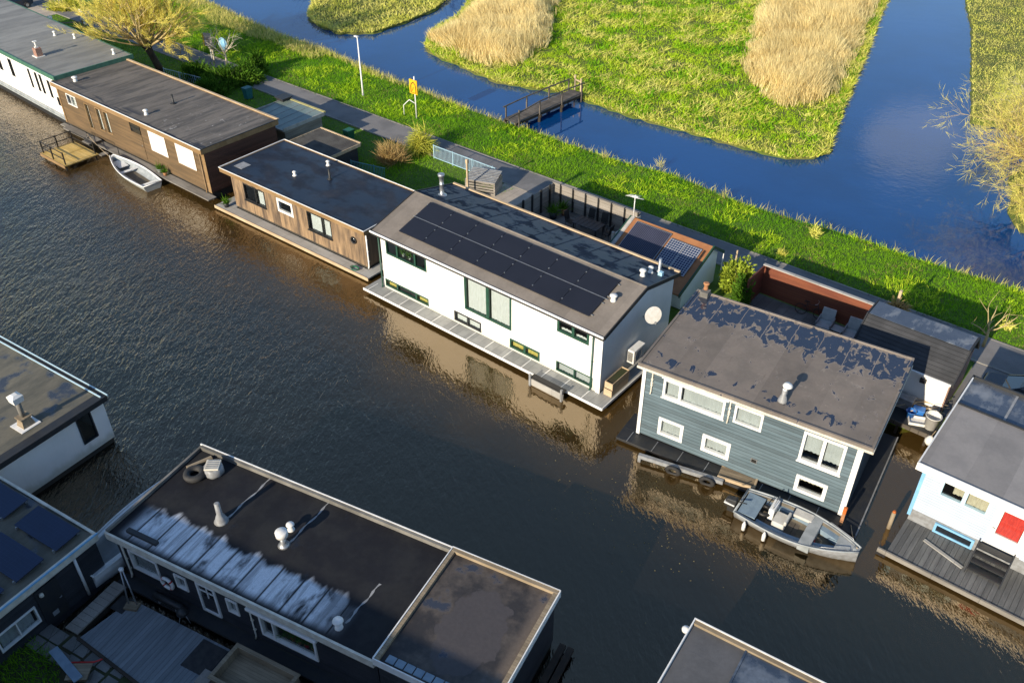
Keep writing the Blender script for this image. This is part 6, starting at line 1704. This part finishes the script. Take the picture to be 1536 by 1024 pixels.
b = MB(); b.lathe((0, 0, 0), [(.04, .42), (.12, .36), (.22, .2), (.22, .05), (.12, -.1), (.02, -.12)], 16); b.build('float', M['plastic_white'], H); b = MB(); b.tube([(0, 0, .4), (.1, .1, .75)], .012, 5); b.build('rope', M['pale_wood'], H)

# ------------------------------------------------------------------ towpath furniture
def at(px, py, z): return P(px, py, z)
p = at(545, 146, .5)
H = thing('street_lamp', 'slim white street lamp on the grass verge', 'street lamp', (p.x, p.y, .5), FW.rz)
b = MB(); b.tube([(0, 0, 0), (0, 0, 1.1), (0, 0, 5.1)], [.085, .07, .045], 10); b.build('pole', M['paint_white'], H)
b = MB(); b.box(-.32, .1, -.1, .1, 5.1, 5.2); b.build('lamp_head', M['paint_white'], H, bevel=.03)
b = MB(); b.cyl(0, 0, -.1, .35, .1, 10); b.build('base', M['steel_dull'], H)
p = at(625, 178, .55)
H = thing('direction_sign', 'yellow waterway sign with a black arch on a white pole', 'sign', (p.x, p.y, .5), FW.rz)
b = MB(); b.tube([(0, 0, 0), (0, 0, 3.55)], .05, 10); b.build('pole', M['paint_white'], H)
b = MB(); b.box(-.40, .40, -.14, -.08, 2.15, 3.3); b.mi = 1; b.box(-.44, -.40, -.14, .1, 2.15, 3.3); sg = b.build('sign_board', [M['yellow'], M['yellow_edge']], H)
b = MB(); b.tube([(-.27, -.15, 2.28), (-.27, -.15, 2.75), (-.2, -.15, 2.98), (0, -.15, 3.12), (.2, -.15, 2.98), (.27, -.15, 2.75), (.27, -.15, 2.28)], .035, 6); b.bar((-.29, -.15, 2.26), (.29, -.15, 2.26), .05, .02); b.bar((-.12, -.15, 2.4), (.02, -.15, 2.72), .06, .02); b.build('arch_symbol', M['black'], sg)
b = MB(); b.tube([(0, 0, 1.3), (-.55, -.15, 1.55), (-1.1, -.3, 1.0), (-1.1, -.3, 0)], .035, 8); b.build('stay', M['paint_white'], H)
for px, py, m_, lab, shp in ((319, 92, 'lilac', 'lilac signboard with a yellow edge under the bare tree', 0), (341, 99, 'baby_blue', 'rounded baby blue signboard beside the lilac one', 1)):
    p = at(px, py, .56); H = thing('pastel_sign', lab, 'sign', (p.x, p.y, .56), FW.rz + .35)
    b = MB(); b.tube([(0, 0, 0), (0, 0, 2.0)], .04, 8); b.build('pole', M['paint_white'], H)
    b = MB()
    if shp: b.lathe((0, -.06, 2.0), [(.001, -.03), (.45, -.03), (.45, .03), (.001, .03)], 24, lambda x, y, z: (x, z, y * 1.35))
    else: b.box(-.38, .38, -.1, -.04, 1.45, 2.6)
    sg = b.build('sign_board', M[m_], H)
    if shp:
        b = MB(); b.lathe((.1, -.1, 2.0), [(.001, -.005), (.28, -.005), (.28, .005), (.001, .005)], 20, lambda x, y, z: (x, z, y * 1.5)); b.build('emblem', M['sky_trim'], sg)
    else:
        b = MB(); b.box(-.55, -.381, -.12, -.02, 1.4, 2.55); b.build('edge_board', M['yellow_edge'], sg)
p = at(128, 42, .6); H = thing('striped_post', 'white post with stacked white plates at the garden gate', 'post', (p.x, p.y, .56), FW.rz)
b = MB(); b.tube([(0, 0, 0), (0, 0, 1.6)], .05, 8); b.build('pole', M['steel_dull'], H)
for i in range(4):
    b = MB(); b.box(-.32, .32, -.06, -.02, .45 + i * .3, .62 + i * .3 + (.35 if i == 3 else 0)); b.build('plate', M['paint_white'], H)
p = at(74, 38, .8); H = thing('white_chair', 'white plastic chair on the lawn behind the far roof', 'chair', (p.x, p.y, .56), FW.rz + .4)
b = MB(); b.box(-.28, .28, -.28, .28, .4, .45); b.build('seat', M['plastic_white'], H, bevel=.02); b = MB(); b.hexa([(-.28, .24, .45), (.28, .24, .45), (.28, .3, .45), (-.28, .3, .45), (-.26, .4, 1.05), (.26, .4, 1.05), (.26, .45, 1.05), (-.26, .45, 1.05)]); b.build('backrest', M['plastic_white'], H, bevel=.02)
for x in (-.25, .25):
    for y in (-.25, .25):
        b = MB(); b.box(x - .03, x + .03, y - .03, y + .03, 0, .4); b.build('leg', M['plastic_white'], H)
H = rot_thing('garden_gate', 'low wooden gate and hedge rail behind the far houseboat', 'gate', -59.5, 10.0, .56, .9)
b = MB(); b.box(0, 4.4, -.03, .03, .85, .95); b.box(0, 4.4, -.02, .02, .35, .42); b.build('rail', M['paste_brown'], H)
for x in (.05, 2.2, 4.35):
    b = MB(); b.box(x - .06, x + .06, -.06, .06, 0, 1.15); b.build('post', M['trim_wood'], H)

# footbridge
pa, pb = at(765, 180, .85), at(866, 136, .85); d = pb - pa
H = thing('footbridge', 'wooden footbridge with handrails crossing the ditch', 'footbridge', (pa.x, pa.y, 0), math.atan2(d.y, d.x))
L = d.xy.length; hz = lambda x: .72 + .03 * math.sin(PI * x / L)
b = MB(); n = int(L / .2)
for i in range(n):
    x = L * i / n; b.box(x, x + L / n - .015, -.7, .7, hz(x), hz(x) + .05)
b.build('bridge_deck', M['old_wood'], H)
b = MB()
for y in (-.6, .6): b.bar((0, y, .60), (L, y, .60), .12, .2)
b.build('beam', M['bark_dark'], H)
for y in (-.72, .72):
    for x in (.3, L * .33, L * .66, L - .3):
        b = MB(); b.box(x - .05, x + .05, y - .05, y + .05, -.2 if .2 < x / L < .8 else .1, hz(x) + 1.05); b.build('railing_post', M['old_wood'], H)
    b = MB(); b.bar((-1.0 if y < 0 else 0, y, hz(0) + (.7 if y < 0 else 1.0)), (L * .33, y, hz(L * .33) + 1.05), .07, .09); b.bar((L * .33, y, hz(L * .33) + 1.05), (L * .66, y, hz(L * .66) + 1.05), .07, .09); b.bar((L * .66, y, hz(L * .66) + 1.05), (L, y, hz(L) + 1.0), .07, .09); b.build('handrail', M['old_wood'], H)
for x in (L * .33, L * .66):
    b = MB(); b.box(x - .1, x + .1, -.9, .9, .45, .62); b.box(x - .08, x + .08, -.75, -.6, -1, .45); b.box(x - .08, x + .08, .6, .75, -1, .45); b.build('trestle', M['bark_dark'], H)
H = thing('bridge_gatepost', 'pale wooden stile posts at the meadow end of the footbridge', 'post', (at(871, 142, .3).x, at(871, 142, .3).y, .2), FW.rz)
b = MB(); b.box(-.06, .06, -.06, .06, 0, 1.5); b.box(-.7, -.58, -.06, .06, 0, 1.7); b.build('shaft', M['pale_wood'], H); b = MB(); b.bar((-.64, 0, 1.3), (0, 0, 1.2), .06, .1); b.build('rail', M['pale_wood'], H)

# ------------------------------------------------------------------ cars
def car(label, loc, rz, paint, glassm):
    H = thing('parked_car', label, 'car', loc, rz)
    L, W = 4.2, 1.76
    prof = [(-.05, .35), (-.02, .62), (.1, .78), (.9, .92), (1.05, .95), (3.5, .98), (4.1, .92), (4.2, .6), (4.15, .32), (3.75, .22), (.4, .22)]
    def sec(p, s):   # width tapers upwards and towards the ends
        x, z = p; e = 1 - .16 * max(0, abs(x - L / 2) / (L / 2) - .55) / .45; t = 1 - .06 * max(0, (z - .6))
        return (x, s * W / 2 * e * t, z)
    b = MB(); a = [sec(p, -1) for p in prof]; c = [sec(p, 1) for p in prof]
    b.face(a); b.face(c[::-1]); n = len(prof)
    for i in range(n): b.face([a[i], c[i], c[(i + 1) % n], a[(i + 1) % n]])
    b.build('body', paint, H, bevel=.06)
    cab = [(.95, .93), (1.75, 1.40), (2.2, 1.47), (3.2, 1.45), (3.75, 1.2), (4.0, .96)]
    b = MB(); a = [(x, -(W / 2 - .10 - (z - .93) * .34), z) for x, z in cab]; c = [(x, -y, z) for x, y, z in a]
    b.face(a); b.face(c[::-1]); n = len(cab)
    for i in range(n): b.face([a[i], c[i], c[(i + 1) % n], a[(i + 1) % n]])
    g = b.build('cabin_glass', glassm, H, bevel=.03)
    b = MB(); b.hexa([(1.7, -.62, 1.39), (3.3, -.6, 1.43), (3.3, .6, 1.43), (1.7, .62, 1.39), (1.85, -.56, 1.475), (3.2, -.54, 1.49), (3.2, .54, 1.49), (1.85, .56, 1.475)]); b.build('roof', paint, H, bevel=.03)
    b = MB()
    for s in (-1, 1):
        for x, z, x2, z2 in ((.98, .95, 1.78, 1.42), (2.35, .97, 2.4, 1.47), (3.85, 1.05, 3.2, 1.46)): b.bar((x, s * (W / 2 - .085 - (z - .93) * .34), z), (x2, s * (W / 2 - .085 - (z2 - .93) * .34), z2), .06, .05)
    b.build('pillar', paint, H)
    for s in (-1, 1):
        for x in (.82, 3.4):
            y = s * (W / 2 - .1)
            b = MB(); b.torus((x, y, .32), .23, .095, 26, 10, lambda p, q, r: (p, r, q)); wh = b.build('wheel', M['rubber'], H)
            b = MB(); b.lathe((x, y + s * .06, .32), [(.001, .03), (.07, .035), (.2, .0), (.215, .02), (.22, -.02)], 20, lambda p, q, r: (p, s * r, q)); rm = b.build('rim', M['galv'], wh)
        b = MB(); b.hexa([(.0, s * .5, .6), (.25, s * .74, .66), (.3, s * .78, .66), (.02, s * .5, .6), (.06, s * .5, .74), (.42, s * .72, .83), (.45, s * .76, .83), (.08, s * .5, .74)]); b.build('headlight', M['lamp_lens'], H)
        b = MB(); b.box(1.25, 1.4, s * .88 - .08, s * .88 + .08, .93, 1.06); b.build('wing_mirror', paint, H, bevel=.03)
        b = MB(); b.box(4.06, 4.14, s * .62 - .12, s * .62 + .12, .68, .86); b.build('tail_light', M['red_plastic'], H, bevel=.01)
    return H
p = FW.w(-69.1, 10.1, .63); car('dark blue hatchback parked on the brick drive at the top left', p, FW.rz + PI / 2, M['car_blue'], M['car_glass'])
p = FW.w(30.4, 12.15, .62); car('black car parked behind the pale blue house', p, FW.rz, M['car_black'], M['car_glass'])

# ------------------------------------------------------------------ terrace of the black house
def dthing(name, label, cat, u, v, z, extra=0.0, group=None): return thing(name, label, cat, FD.w(u, v, z), FD.rz + extra, group)
M['terrace'] = pm('blue_grey_composite_boards', (.20, .22, .235), (.15, .168, .18), 1.1, .7, .6, 30, (3, .4, 1), plank=(0, .19, .05, .2), fine=.2)
H = dthing('terrace_deck', 'blue grey boarded terrace in front of the frosty roofed house', 'terrace', 0, 0, 0)
b = MB(); b.prism([(1.0, -2.95), (1.45, -.75), (6.55, -.75), (10.5, -.75), (10.5, -3.5), (5, -3.4)], lambda a, p, q: (p, q, a), .3, .44); b.build('boards', M['terrace'], H)
b = MB(); b.bar((.95, -3.0, .4), (5.0, -3.46, .4), .12, .16); b.bar((5.0, -3.46, .4), (10.5, -3.56, .4), .12, .16); b.build('edge_beam', M['bark_dark'], H)
H = dthing('plank_walkway', 'grey plank walkway along the black boarded wall', 'walkway', 0, 0, 0)
b = MB()
for i in range(9): b.box(.18, .82, -2.9 + i * .275, -2.9 + i * .275 + .26, .42, .5)
b.build('planks', M['fence_wood'], H); b = MB(); b.box(.2, .3, -2.9, -.42, .1, .42); b.box(.7, .8, -2.9, -.42, .1, .42); b.build('bearer', M['bark_dark'], H)
for lab, u0, u1, v0, v1 in (('large black doormat on the terrace near the wooden crate', 5.25, 6.45, -2.1, -.85), ('small black doormat at the end of the plank walkway', .98, 1.62, -1.45, -.78)):
    b = MB(); b.box(0, u1 - u0, 0, v1 - v0, 0, .02); o = b.build('doormat', M['rubber'], None, bevel=.005, loc=FD.w(u0, v0, .445)); o.rotation_euler = (0, 0, FD.rz); tag(o, lab, 'doormat')
H = dthing('wooden_crate', 'big open brown wooden crate on the terrace', 'crate', 6.95, -2.25, .44)
b = MB(); L, W_, h = 2.8, 1.5, .62
b.box(0, L, 0, .08, 0, h); b.box(0, L, W_ - .08, W_, 0, h); b.box(0, .08, .081, W_ - .081, 0, h); b.box(L - .08, L, .081, W_ - .081, 0, h); b.build('side_panel', M['paste_brown'], H, bevel=.01)
b = MB(); b.box(.081, L - .081, .081, W_ - .081, .18, .24); b.build('bottom_boards', M['paste_brown'], H)
b = MB(); b.box(-.06, L + .06, -.06, .1, h + .001, h + .05); b.box(-.06, L + .06, W_ - .1, W_ + .06, h + .001, h + .05); b.box(-.06, .1, .101, W_ - .101, h + .001, h + .05); b.box(L - .1, L + .06, .101, W_ - .101, h + .001, h + .05); b.build('rim', M['paste_brown'], H, bevel=.01)
H = dthing('step_box', 'small grey wooden step beside the big crate', 'step', 6.35, -2.5, .44); b = MB(); b.box(0, .5, 0, .6, .22, .28); b.build('tread', M['fence_wood'], H); b = MB(); b.box(.02, .1, .05, .55, 0, .219); b.box(.4, .48, .05, .55, 0, .219); b.build('leg', M['fence_wood'], H)
H = dthing('garden_bench', 'low blue grey plank bench in the weedy garden', 'bench', .75, -4.05, .38, -.25); b = MB(); b.box(0, 1.9, 0, .34, .38, .44); b.build('seat', M['blue_seat'], H, bevel=.01)
for x in (.2, 1.6):
    b = MB(); b.box(x, x + .08, .04, .3, 0, .379); b.build('leg', M['dark_trim'], H)
H = dthing('hand_barrow', 'red handled barrow tray at the bottom edge of the garden', 'barrow', 2.35, -4.1, .38, .5); b = MB(); b.hexa([(-.3, -.25, .12), (.3, -.25, .12), (.3, .25, .12), (-.3, .25, .12), (-.4, -.35, .38), (.4, -.35, .38), (.4, .35, .38), (-.4, .35, .38)]); b.build('tray', M['paste_brown'], H)
b = MB(); b.tube([(-.4, .36, .4), (.45, .36, .4), (.75, .4, .5)], .03, 8); b.build('handle', M['red_plastic'], H)
b = MB(); b.torus((-.35, 0, .14), .11, .03, 16, 6, lambda p, q, r: (p, r, q)); b.build('wheel', M['rubber'], H)
# lifebuoy on the wall
H = dthing('lifebuoy', 'white lifebuoy with red bands hanging on the black boarded wall', 'lifebuoy', 2.72, .1, 1.2)
b = MB(); b.torus((0, 0, 0), .27, .075, 32, 10, lambda x, y, z: (x, z, y)); ring = b.build('ring', M['plastic_white'], H)
for k in range(4):
    b = MB(); pts = [(.27 * math.cos(t), 0, .27 * math.sin(t)) for t in [k * PI / 2 + .6 + i * .07 for i in range(4)]]; b.tube(pts, .079, 10); b.build('band', M['red_plastic'], ring)
H = dthing('gas_bottle', 'black horizontal tank lying on the ledge under the windows', 'tank', 2.1, -.2, .52); b = MB(); b.tube([(0, 0, 0), (.06, 0, 0), (1.5, 0, 0), (1.56, 0, 0)], [.08, .16, .16, .08], 14); b.build('body', M['black_metal'], H); b = MB(); b.box(.3, .38, -.14, .14, -.22, -.1); b.box(1.2, 1.28, -.14, .14, -.22, -.1); b.build('cradle', M['steel_dull'], H)
H = dthing('kettle_barbecue', 'small black barbecue beside the door of the black house', 'barbecue', 4.05, -.55, .44); b = MB(); b.lathe((0, 0, .5), [(.001, -.16), (.16, -.1), (.24, 0), (.22, .1), (.1, .2), (.001, .22)], 18); b.build('bowl', M['black_metal'], H)
for k in range(3):
    b = MB(); t = k * 2.1; b.tube([(.12 * math.cos(t), .12 * math.sin(t), .4), (.25 * math.cos(t), .25 * math.sin(t), 0)], .015, 6); b.build('leg', M['galv'], H)
H = dthing('boat_trolley', 'pale metal hoist leaning by the corner of the terrace', 'hoist', 1.55, -1.0, .44, .3); b = MB(); b.tube([(0, 0, .1), (-.25, .5, 1.5)], .03, 8); b.tube([(.35, 0, .1), (-.15, .5, 1.5)], .03, 8); b.build('arm', M['galv'], H); b = MB(); b.box(-.1, .45, -.25, .12, 0, .1); b.build('foot_plate', M['paste_brown'], H); b = MB(); b.lathe((-.2, .5, 1.5), [(.02, -.08), (.1, -.05), (.1, .05), (.02, .08)], 12); b.build('pulley', M['plastic_white'], H)
# on the frosty roof
b = MB(); b.torus((0, 0, .15), .33, .15, 28, 10, lambda x, y, z: (x, y, z)); tag(b.build('tyre', M['rubber'], None, loc=FD.w(1.0, 4.0, 2.79)), 'worn tyre lying on the frosty roof corner', 'tyre')
H = dthing('roof_hatch', 'grey ventilator box with a pale grid lid beside the tyre on the frosty roof', 'ventilator', 1.55, 4.55, 2.78, .5)
b = MB(); b.lathe((0, 0, 0), [(.42, 0), (.44, .1), (.38, .4)], 8); b.build('base', M['steel_dull'], H); b = MB(); b.box(-.3, .3, -.3, .3, .4, .47); ld2 = b.build('lid', M['cream'], H, bevel=.01)
b = MB()
for i in range(5): b.box(-.24, .24, -.24 + i * .11, -.2 + i * .11, .471, .49)
b.build('grid', M['steel_dull'], ld2)
b = MB(); b.box(-.55, .55, -.09, .09, 0, .12); o = b.build('timber_block', M['paste_brown'], None, bevel=.01, loc=FD.w(.65, 4.65, 2.79)); o.rotation_euler = (0, 0, FD.rz + 1.1); tag(o, 'short timber block beside the tyre on the frosty roof', 'timber')
H = dthing('mooring_beams', 'pair of dark mooring beams beyond the raised extension', 'jetty', 0, 0, 0)
for u in (17.35, 17.68):
    b = MB(); b.box(u, u + .26, 1.0, 5.2, .2, .36); b.build('beam', M['bark_dark'], H, bevel=.01)
for v in (2.0, 4.8):
    b = MB(); b.cyl(17.65, v, -.9, .19, .1, 10); b.build('pile', M['bark_dark'], H)

# ------------------------------------------------------------------ trees and bushes
def leaves_on(name, tips, n, ln, wd, mat, H, sp=.35, up=.3):
    P_ = np.array([t[0] for t in tips]); D_ = np.array([t[1] for t in tips]); i = rng.integers(0, len(P_), n)
    q = D_[i] + rng.normal(size=(n, 3)) * sp + [0, 0, up]
    q /= np.linalg.norm(q, axis=1, keepdims=True)
    return blades(name, P_[i] + rng.normal(size=(n, 3)) * .06, q * ln * rng.uniform(.5, 1.2, (n, 1)), wd, mat, H, seg=2, bend=.2)


# pollard willow, yellow with twigs
H = thing('willow_tree', 'golden pollard willow with a dark leaning trunk at the upper left', 'tree', FW.w(-40.8, 11.6, .5))
tb = MB(); tp = Vector((-.75, .25, 2.3)); tb.tube([(0.1, 0, -.1), (-.1, .05, .6), (-.45, .15, 1.5), tp], [.42, .33, .30, .36], 10); tb.lathe((tp.x, tp.y, tp.z), [(.3, -.2), (.48, 0), (.42, .2), (.001, .35)], 10); tb.build('trunk', M['bark_dark'], H)
lb = MB(); tips = []
for i in range(28):
    a = i * 2.4 + random.uniform(-.3, .3); el = random.uniform(.35, 1.35)
    d = Vector((math.cos(a) * math.cos(el), math.sin(a) * math.cos(el), math.sin(el)))
    branch(lb, tp + Vector((math.cos(a) * .3, math.sin(a) * .3, .1)), d, random.uniform(3.3, 5.2), random.uniform(.08, .14), 2, 4, tips, -.03, 5, .5)
lb.build('branches', M['bark_pale'], H)
tips = [t for t in tips if t[2] < 2 or random.random() < .3]
leaves_on('crown', tips, 19000, .75, .026, M['willow'], H, .3, .2)
# bare pale trees by the pastel signs
def bare(label, loc, h, mat, kids=3, depth=3, n0=4, tw=0, twm=None, sp=.75, name='bare_tree', group=None, bias=(0, 0, 0), tl=.07):
    H = thing(name, label, 'tree', loc, 0, group); tb = MB(); tips = []
    tb.tube([(0, 0, -.1), (.03, .02, h * .15), (0, .05, h * .28)], [h * .022, h * .018, h * .016], 8)
    tb.build('trunk', mat, H); lb = MB()
    for i in range(n0):
        a = i * 2 * PI / n0 + random.uniform(-.4, .4); el = random.uniform(.6, 1.3)
        branch(lb, (0, .05, h * random.uniform(.16, .28)), (math.cos(a) * math.cos(el) + bias[0], math.sin(a) * math.cos(el) + bias[1], math.sin(el) + bias[2]), h * random.uniform(.3, .42), h * .011, depth, kids, tips, 0, 5, sp)
    lb.build('branches', mat, H)
    if tw: leaves_on('twigs', tips, tw, h * tl, .018, twm or mat, H)
    return H
p = at(341, 101, .56); bare('bare whitish young tree standing beside the baby blue signboard', (p.x, p.y, .55), 5.2, M['bark_white'], 3, 2, 6)
p = at(322, 95, .56); bare('thin bare tree behind the lilac signboard', (p.x, p.y, .55), 4.6, M['bark_white'], 3, 2, 5)
p = at(272, 88, .56); bare('tiny bare sapling on the verge by the towpath', (p.x, p.y, .55), 2.2, M['bark_pale'], 2, 1, 4)
p = at(1474, 520, .6); bare('pale twisted bare shrub at the end of the dark shingled shed', (p.x, p.y, .6), 4.2, M['bark_pale'], 2, 1, 5, name='bare_shrub')
p = at(1537, 292, .3); bare('large golden bare tree leaning over the ditch at the right edge', (p.x, p.y, .3), 10.0, M['bark_pale'], 5, 3, 12, 6500, M['willow'], .8, bias=(-.55, .1, .1), tl=.07)
p = at(1550, 345, .3); bare('pale golden shrub overhanging the water at the right edge', (p.x, p.y, .3), 5.5, M['bark_pale'], 5, 2, 12, 4000, M['willow'], .8, name='bare_shrub', bias=(-.3, 0, 0), tl=.1)
p = at(1534, 192, .3); bare('tangled golden shrub on the corner of the far bank', (p.x, p.y, .3), 6.0, M['bark_white'], 5, 2, 12, 4000, M['meadow_edge'], .85, name='bare_shrub', bias=(-.4, 0, 0), tl=.1)
for (u, v, h) in ((-52, 62, 11), (-60, 47, 10), (14, 92, 12)):
    bare('bare tree on the far land, seen only as a reflection in the ditch', FW.w(u, v, .3), h, M['bark_dark'], 4, 3, 6, group='bare trees beyond the ditch')


def bush(label, loc, rx, ry, rz_, n, mat, name='bush', ln=.28, wd=.09, cat='bush', up=.4, stem=True):
    H = thing(name, label, cat, loc)
    if stem:
        b = MB()
        for k in range(6):
            a = k * 1.05; b.tube([(0, 0, -.05), (rx * .3 * math.cos(a), ry * .3 * math.sin(a), rz_ * .5), (rx * .6 * math.cos(a), ry * .6 * math.sin(a), rz_ * .9)], [.04, .03, .01], 5)
        b.build('stems', M['bark_dark'], H)
    c = rng.normal(size=(26, 3)); c /= np.linalg.norm(c, axis=1, keepdims=True); c *= rng.uniform(.35, .85, (26, 1)); c[:, 2] = np.abs(c[:, 2])
    i = rng.integers(0, 26, n); q = c[i] + rng.normal(size=(n, 3)) * .17
    pts = q * [rx, ry, rz_ * .95] + [0, 0, rz_ * .08]; pts[:, 2] = np.maximum(pts[:, 2], .02)
    d = q + rng.normal(size=(n, 3)) * .6 + [0, 0, up]; d /= np.linalg.norm(d, axis=1, keepdims=True)
    blades('foliage', pts, d * ln * rng.uniform(.6, 1.3, (n, 1)), wd, mat, H, seg=2, bend=.2)
    return H
for i, (px, py, rx, ry, h, lab) in enumerate(((300, 118, 1.7, 1.3, 1.4, 'low dark green bush below the bare pale trees'), (345, 128, 2.2, 1.6, 1.7, 'broad dark green bush behind the long brown roof'), (388, 108, .8, .7, 1.6, 'slim upright bush at the edge of the towpath'), (318, 140, 1.6, 1.2, 1.3, 'dark green bush touching the rear edge of the brown roof'), (375, 122, 1.4, 1.2, 1.5, 'leafy bush behind the teal wheelie bin'))):
    p = at(px, py, .6); bush(lab, (p.x, p.y, .55), rx, ry, h, 2600, M['shrub'], ln=.4, wd=.09)
u_, v_ = FW.top(1118, 428, 1.4)
bush('sunlit ivy bush beside the red fence', FW.w(16.5, 12.6, .6), 1.15, .9, 1.9, 3200, M['ivy'], ln=.22, wd=.13)
bush('dark ivy hedge at the left end of the red fence', FW.w(17.4, 11.4, .6), .5, 1.3, 1.7, 2200, M['shrub'], ln=.2, wd=.11)
p = at(592, 243, .6); bush('tuft of brown withered ornamental grass behind the weathered houseboat', (p.x, p.y, .55), 1.15, 1.0, 1.3, 1500, M['dryfern'], 'ornamental_grass', .75, .03, 'grass tuft', .9, False)
p = at(634, 228, .6); bush('yellow green weeping fronds beside the towpath railing', (p.x, p.y, .55), .95, .95, 1.9, 1600, M['palm'], 'weeping_shrub', .8, .04, 'shrub', -.3)
p = at(108, 15, .6); bush('sunlit yellow green hedge by the garden gate', (p.x, p.y, .55), 2.6, .8, 1.2, 2600, M['palm'], 'hedge', .3, .08, 'hedge')
for px, py, s, lab in ((1222, 352, .55, 'small pale weed tuft on the verge right of the gabled shed'), (1172, 384, .35, 'tiny weed tuft on the verge by the end of the red fence'), (1508, 495, .5, 'pale leafy tuft at the right end of the verge')):
    p = at(px, py, .5); bush(lab, (p.x, p.y, .4), s * .8, s * .8, s * 1.3, 200, M['meadow_edge'], 'weed_tuft', .3, .05, 'weed', .8, False)
p = at(1372, 466, .6); bush('reddish dried plant on the shed roof edge beside the pale post', FW.w(25.2, 13.6, 2.2), .6, .35, .8, 500, M['dryfern'], 'dried_plant', .35, .04, 'plant', .6)
for px, py, lab in ((907, 240, 'pale plumed reed clump nearest the footbridge'), (990, 252, 'pale plumed reed clump on the ditch edge behind the aerial'), (1086, 300, 'pale plumed reed clump on the ditch edge above the gabled shed')):
    p = at(px, py, 0); bush(lab, (p.x, p.y, -.05), .22, .22, .8, 50, M['grass_dry'], 'reed_clump', .6, .025, 'reeds', 1.2, False)

# unseen row house, placed and raised to shade the near row
H = thing('unseen_shade_terrace', 'unseen brick row house added behind the near bank for its shade', 'house', FD.w(-10, -13.2, .38), FD.rz)
b = MB(); b.box(0, 46, -8.6, 0, 0, 6.0); b.build('wall', M['brick'], H)
b = MB(); b.prism([(-9.0, 5.9), (.4, 5.9), (-4.2, 10.0)], lambda a, p, q: (a, p, q), -.3, 46.3); b.build('roof', M['roof_shingle'], H)
for i in range(11):
    for z in (1.0, 3.9):
        b = MB(); b.box(1.2 + i * 4.1, 2.9 + i * 4.1, .005, .06, z, z + 1.5); w_ = b.build('window', M['paint_white'], H); b = MB(); b.box(1.3 + i * 4.1, 2.8 + i * 4.1, .061, .07, z + .1, z + 1.4); b.build('pane', M['car_glass'], w_)

def rope(label, a, c, sag, mat='pale_wood', r=.018, name='mooring_rope'):
    a, c = Vector(a), Vector(c); b = MB(); n = 10
    b.tube([a.lerp(c, i / n) + Vector((0, 0, -sag * 4 * (i / n) * (1 - i / n))) for i in range(n + 1)], r, 5)
    return tag(b.build(name, M[mat]), label, 'rope')
rope('mooring rope from the sloop stern to the blue grey house', P(1118, 728, .62), FB.w(5.2, -.4, .3), .12)
rope('mooring rope from the sloop bow to the corner of the deck', P(1286, 822, .8), FB.w(10.4, -.4, .3), .15)
rope('mooring rope of the white rowing boat', P(170, 240, .6), FR.w(4.2, -.6, .9), .12)
rope('dark cable drooping along the white launch', FD.w(-1.7, .2, .9), FD.w(-1.9, 4.4, 1.2), .25, 'black', .02, 'cable')
b = MB(); pts = [(.9 + .25 * math.cos(t * .9) * (1 + t * .02), -.45 + .2 * math.sin(t * .9), .31 + t * .004) for t in range(26)]; b.tube(pts, .018, 5)
o = b.build('garden_hose', M['green_bin'], None, loc=FN.w(11.2, -.05, 0)); o.rotation_euler = (0, 0, FN.rz); tag(o, 'coiled green hose on the pale deck of the weathered houseboat', 'hose')
for lab, F_, u, v, z, m_, r_ in (('grey plant tub on the walkway of the brown houseboat', FR, 13.6, -.35, .46, 'steel_dull', .2), ('terracotta plant pot on the walkway of the brown houseboat', FR, 14.3, -.38, .46, 'terracotta', .16), ('dark pot at the left end of the pale deck', FN, -.6, -.4, .3, 'dark_trim', .2), ('pot with green plant at the right end of the pale blue deck', FL, 5.6, -.5, .28, 'terracotta', .24)):
    H = thing('plant_pot', lab, 'plant pot', F_.w(u, v, z), F_.rz)
    b = MB(); b.lathe((0, 0, 0), [(r_ * .7, 0), (r_, r_ * 1.6), (r_ * .9, r_ * 1.6), (r_ * .8, r_ * 1.4), (.001, r_ * 1.4)], 16); b.build('pot', M[m_], H)
    q = rng.normal(size=(120, 3)) * [.6, .6, .4] + [0, 0, .7]; blades('leaves', np.repeat([[0, 0, r_ * 1.4]], 120, 0) + rng.normal(size=(120, 3)) * r_ * .3, q * r_ * 2, .05, M['shrub'], H)
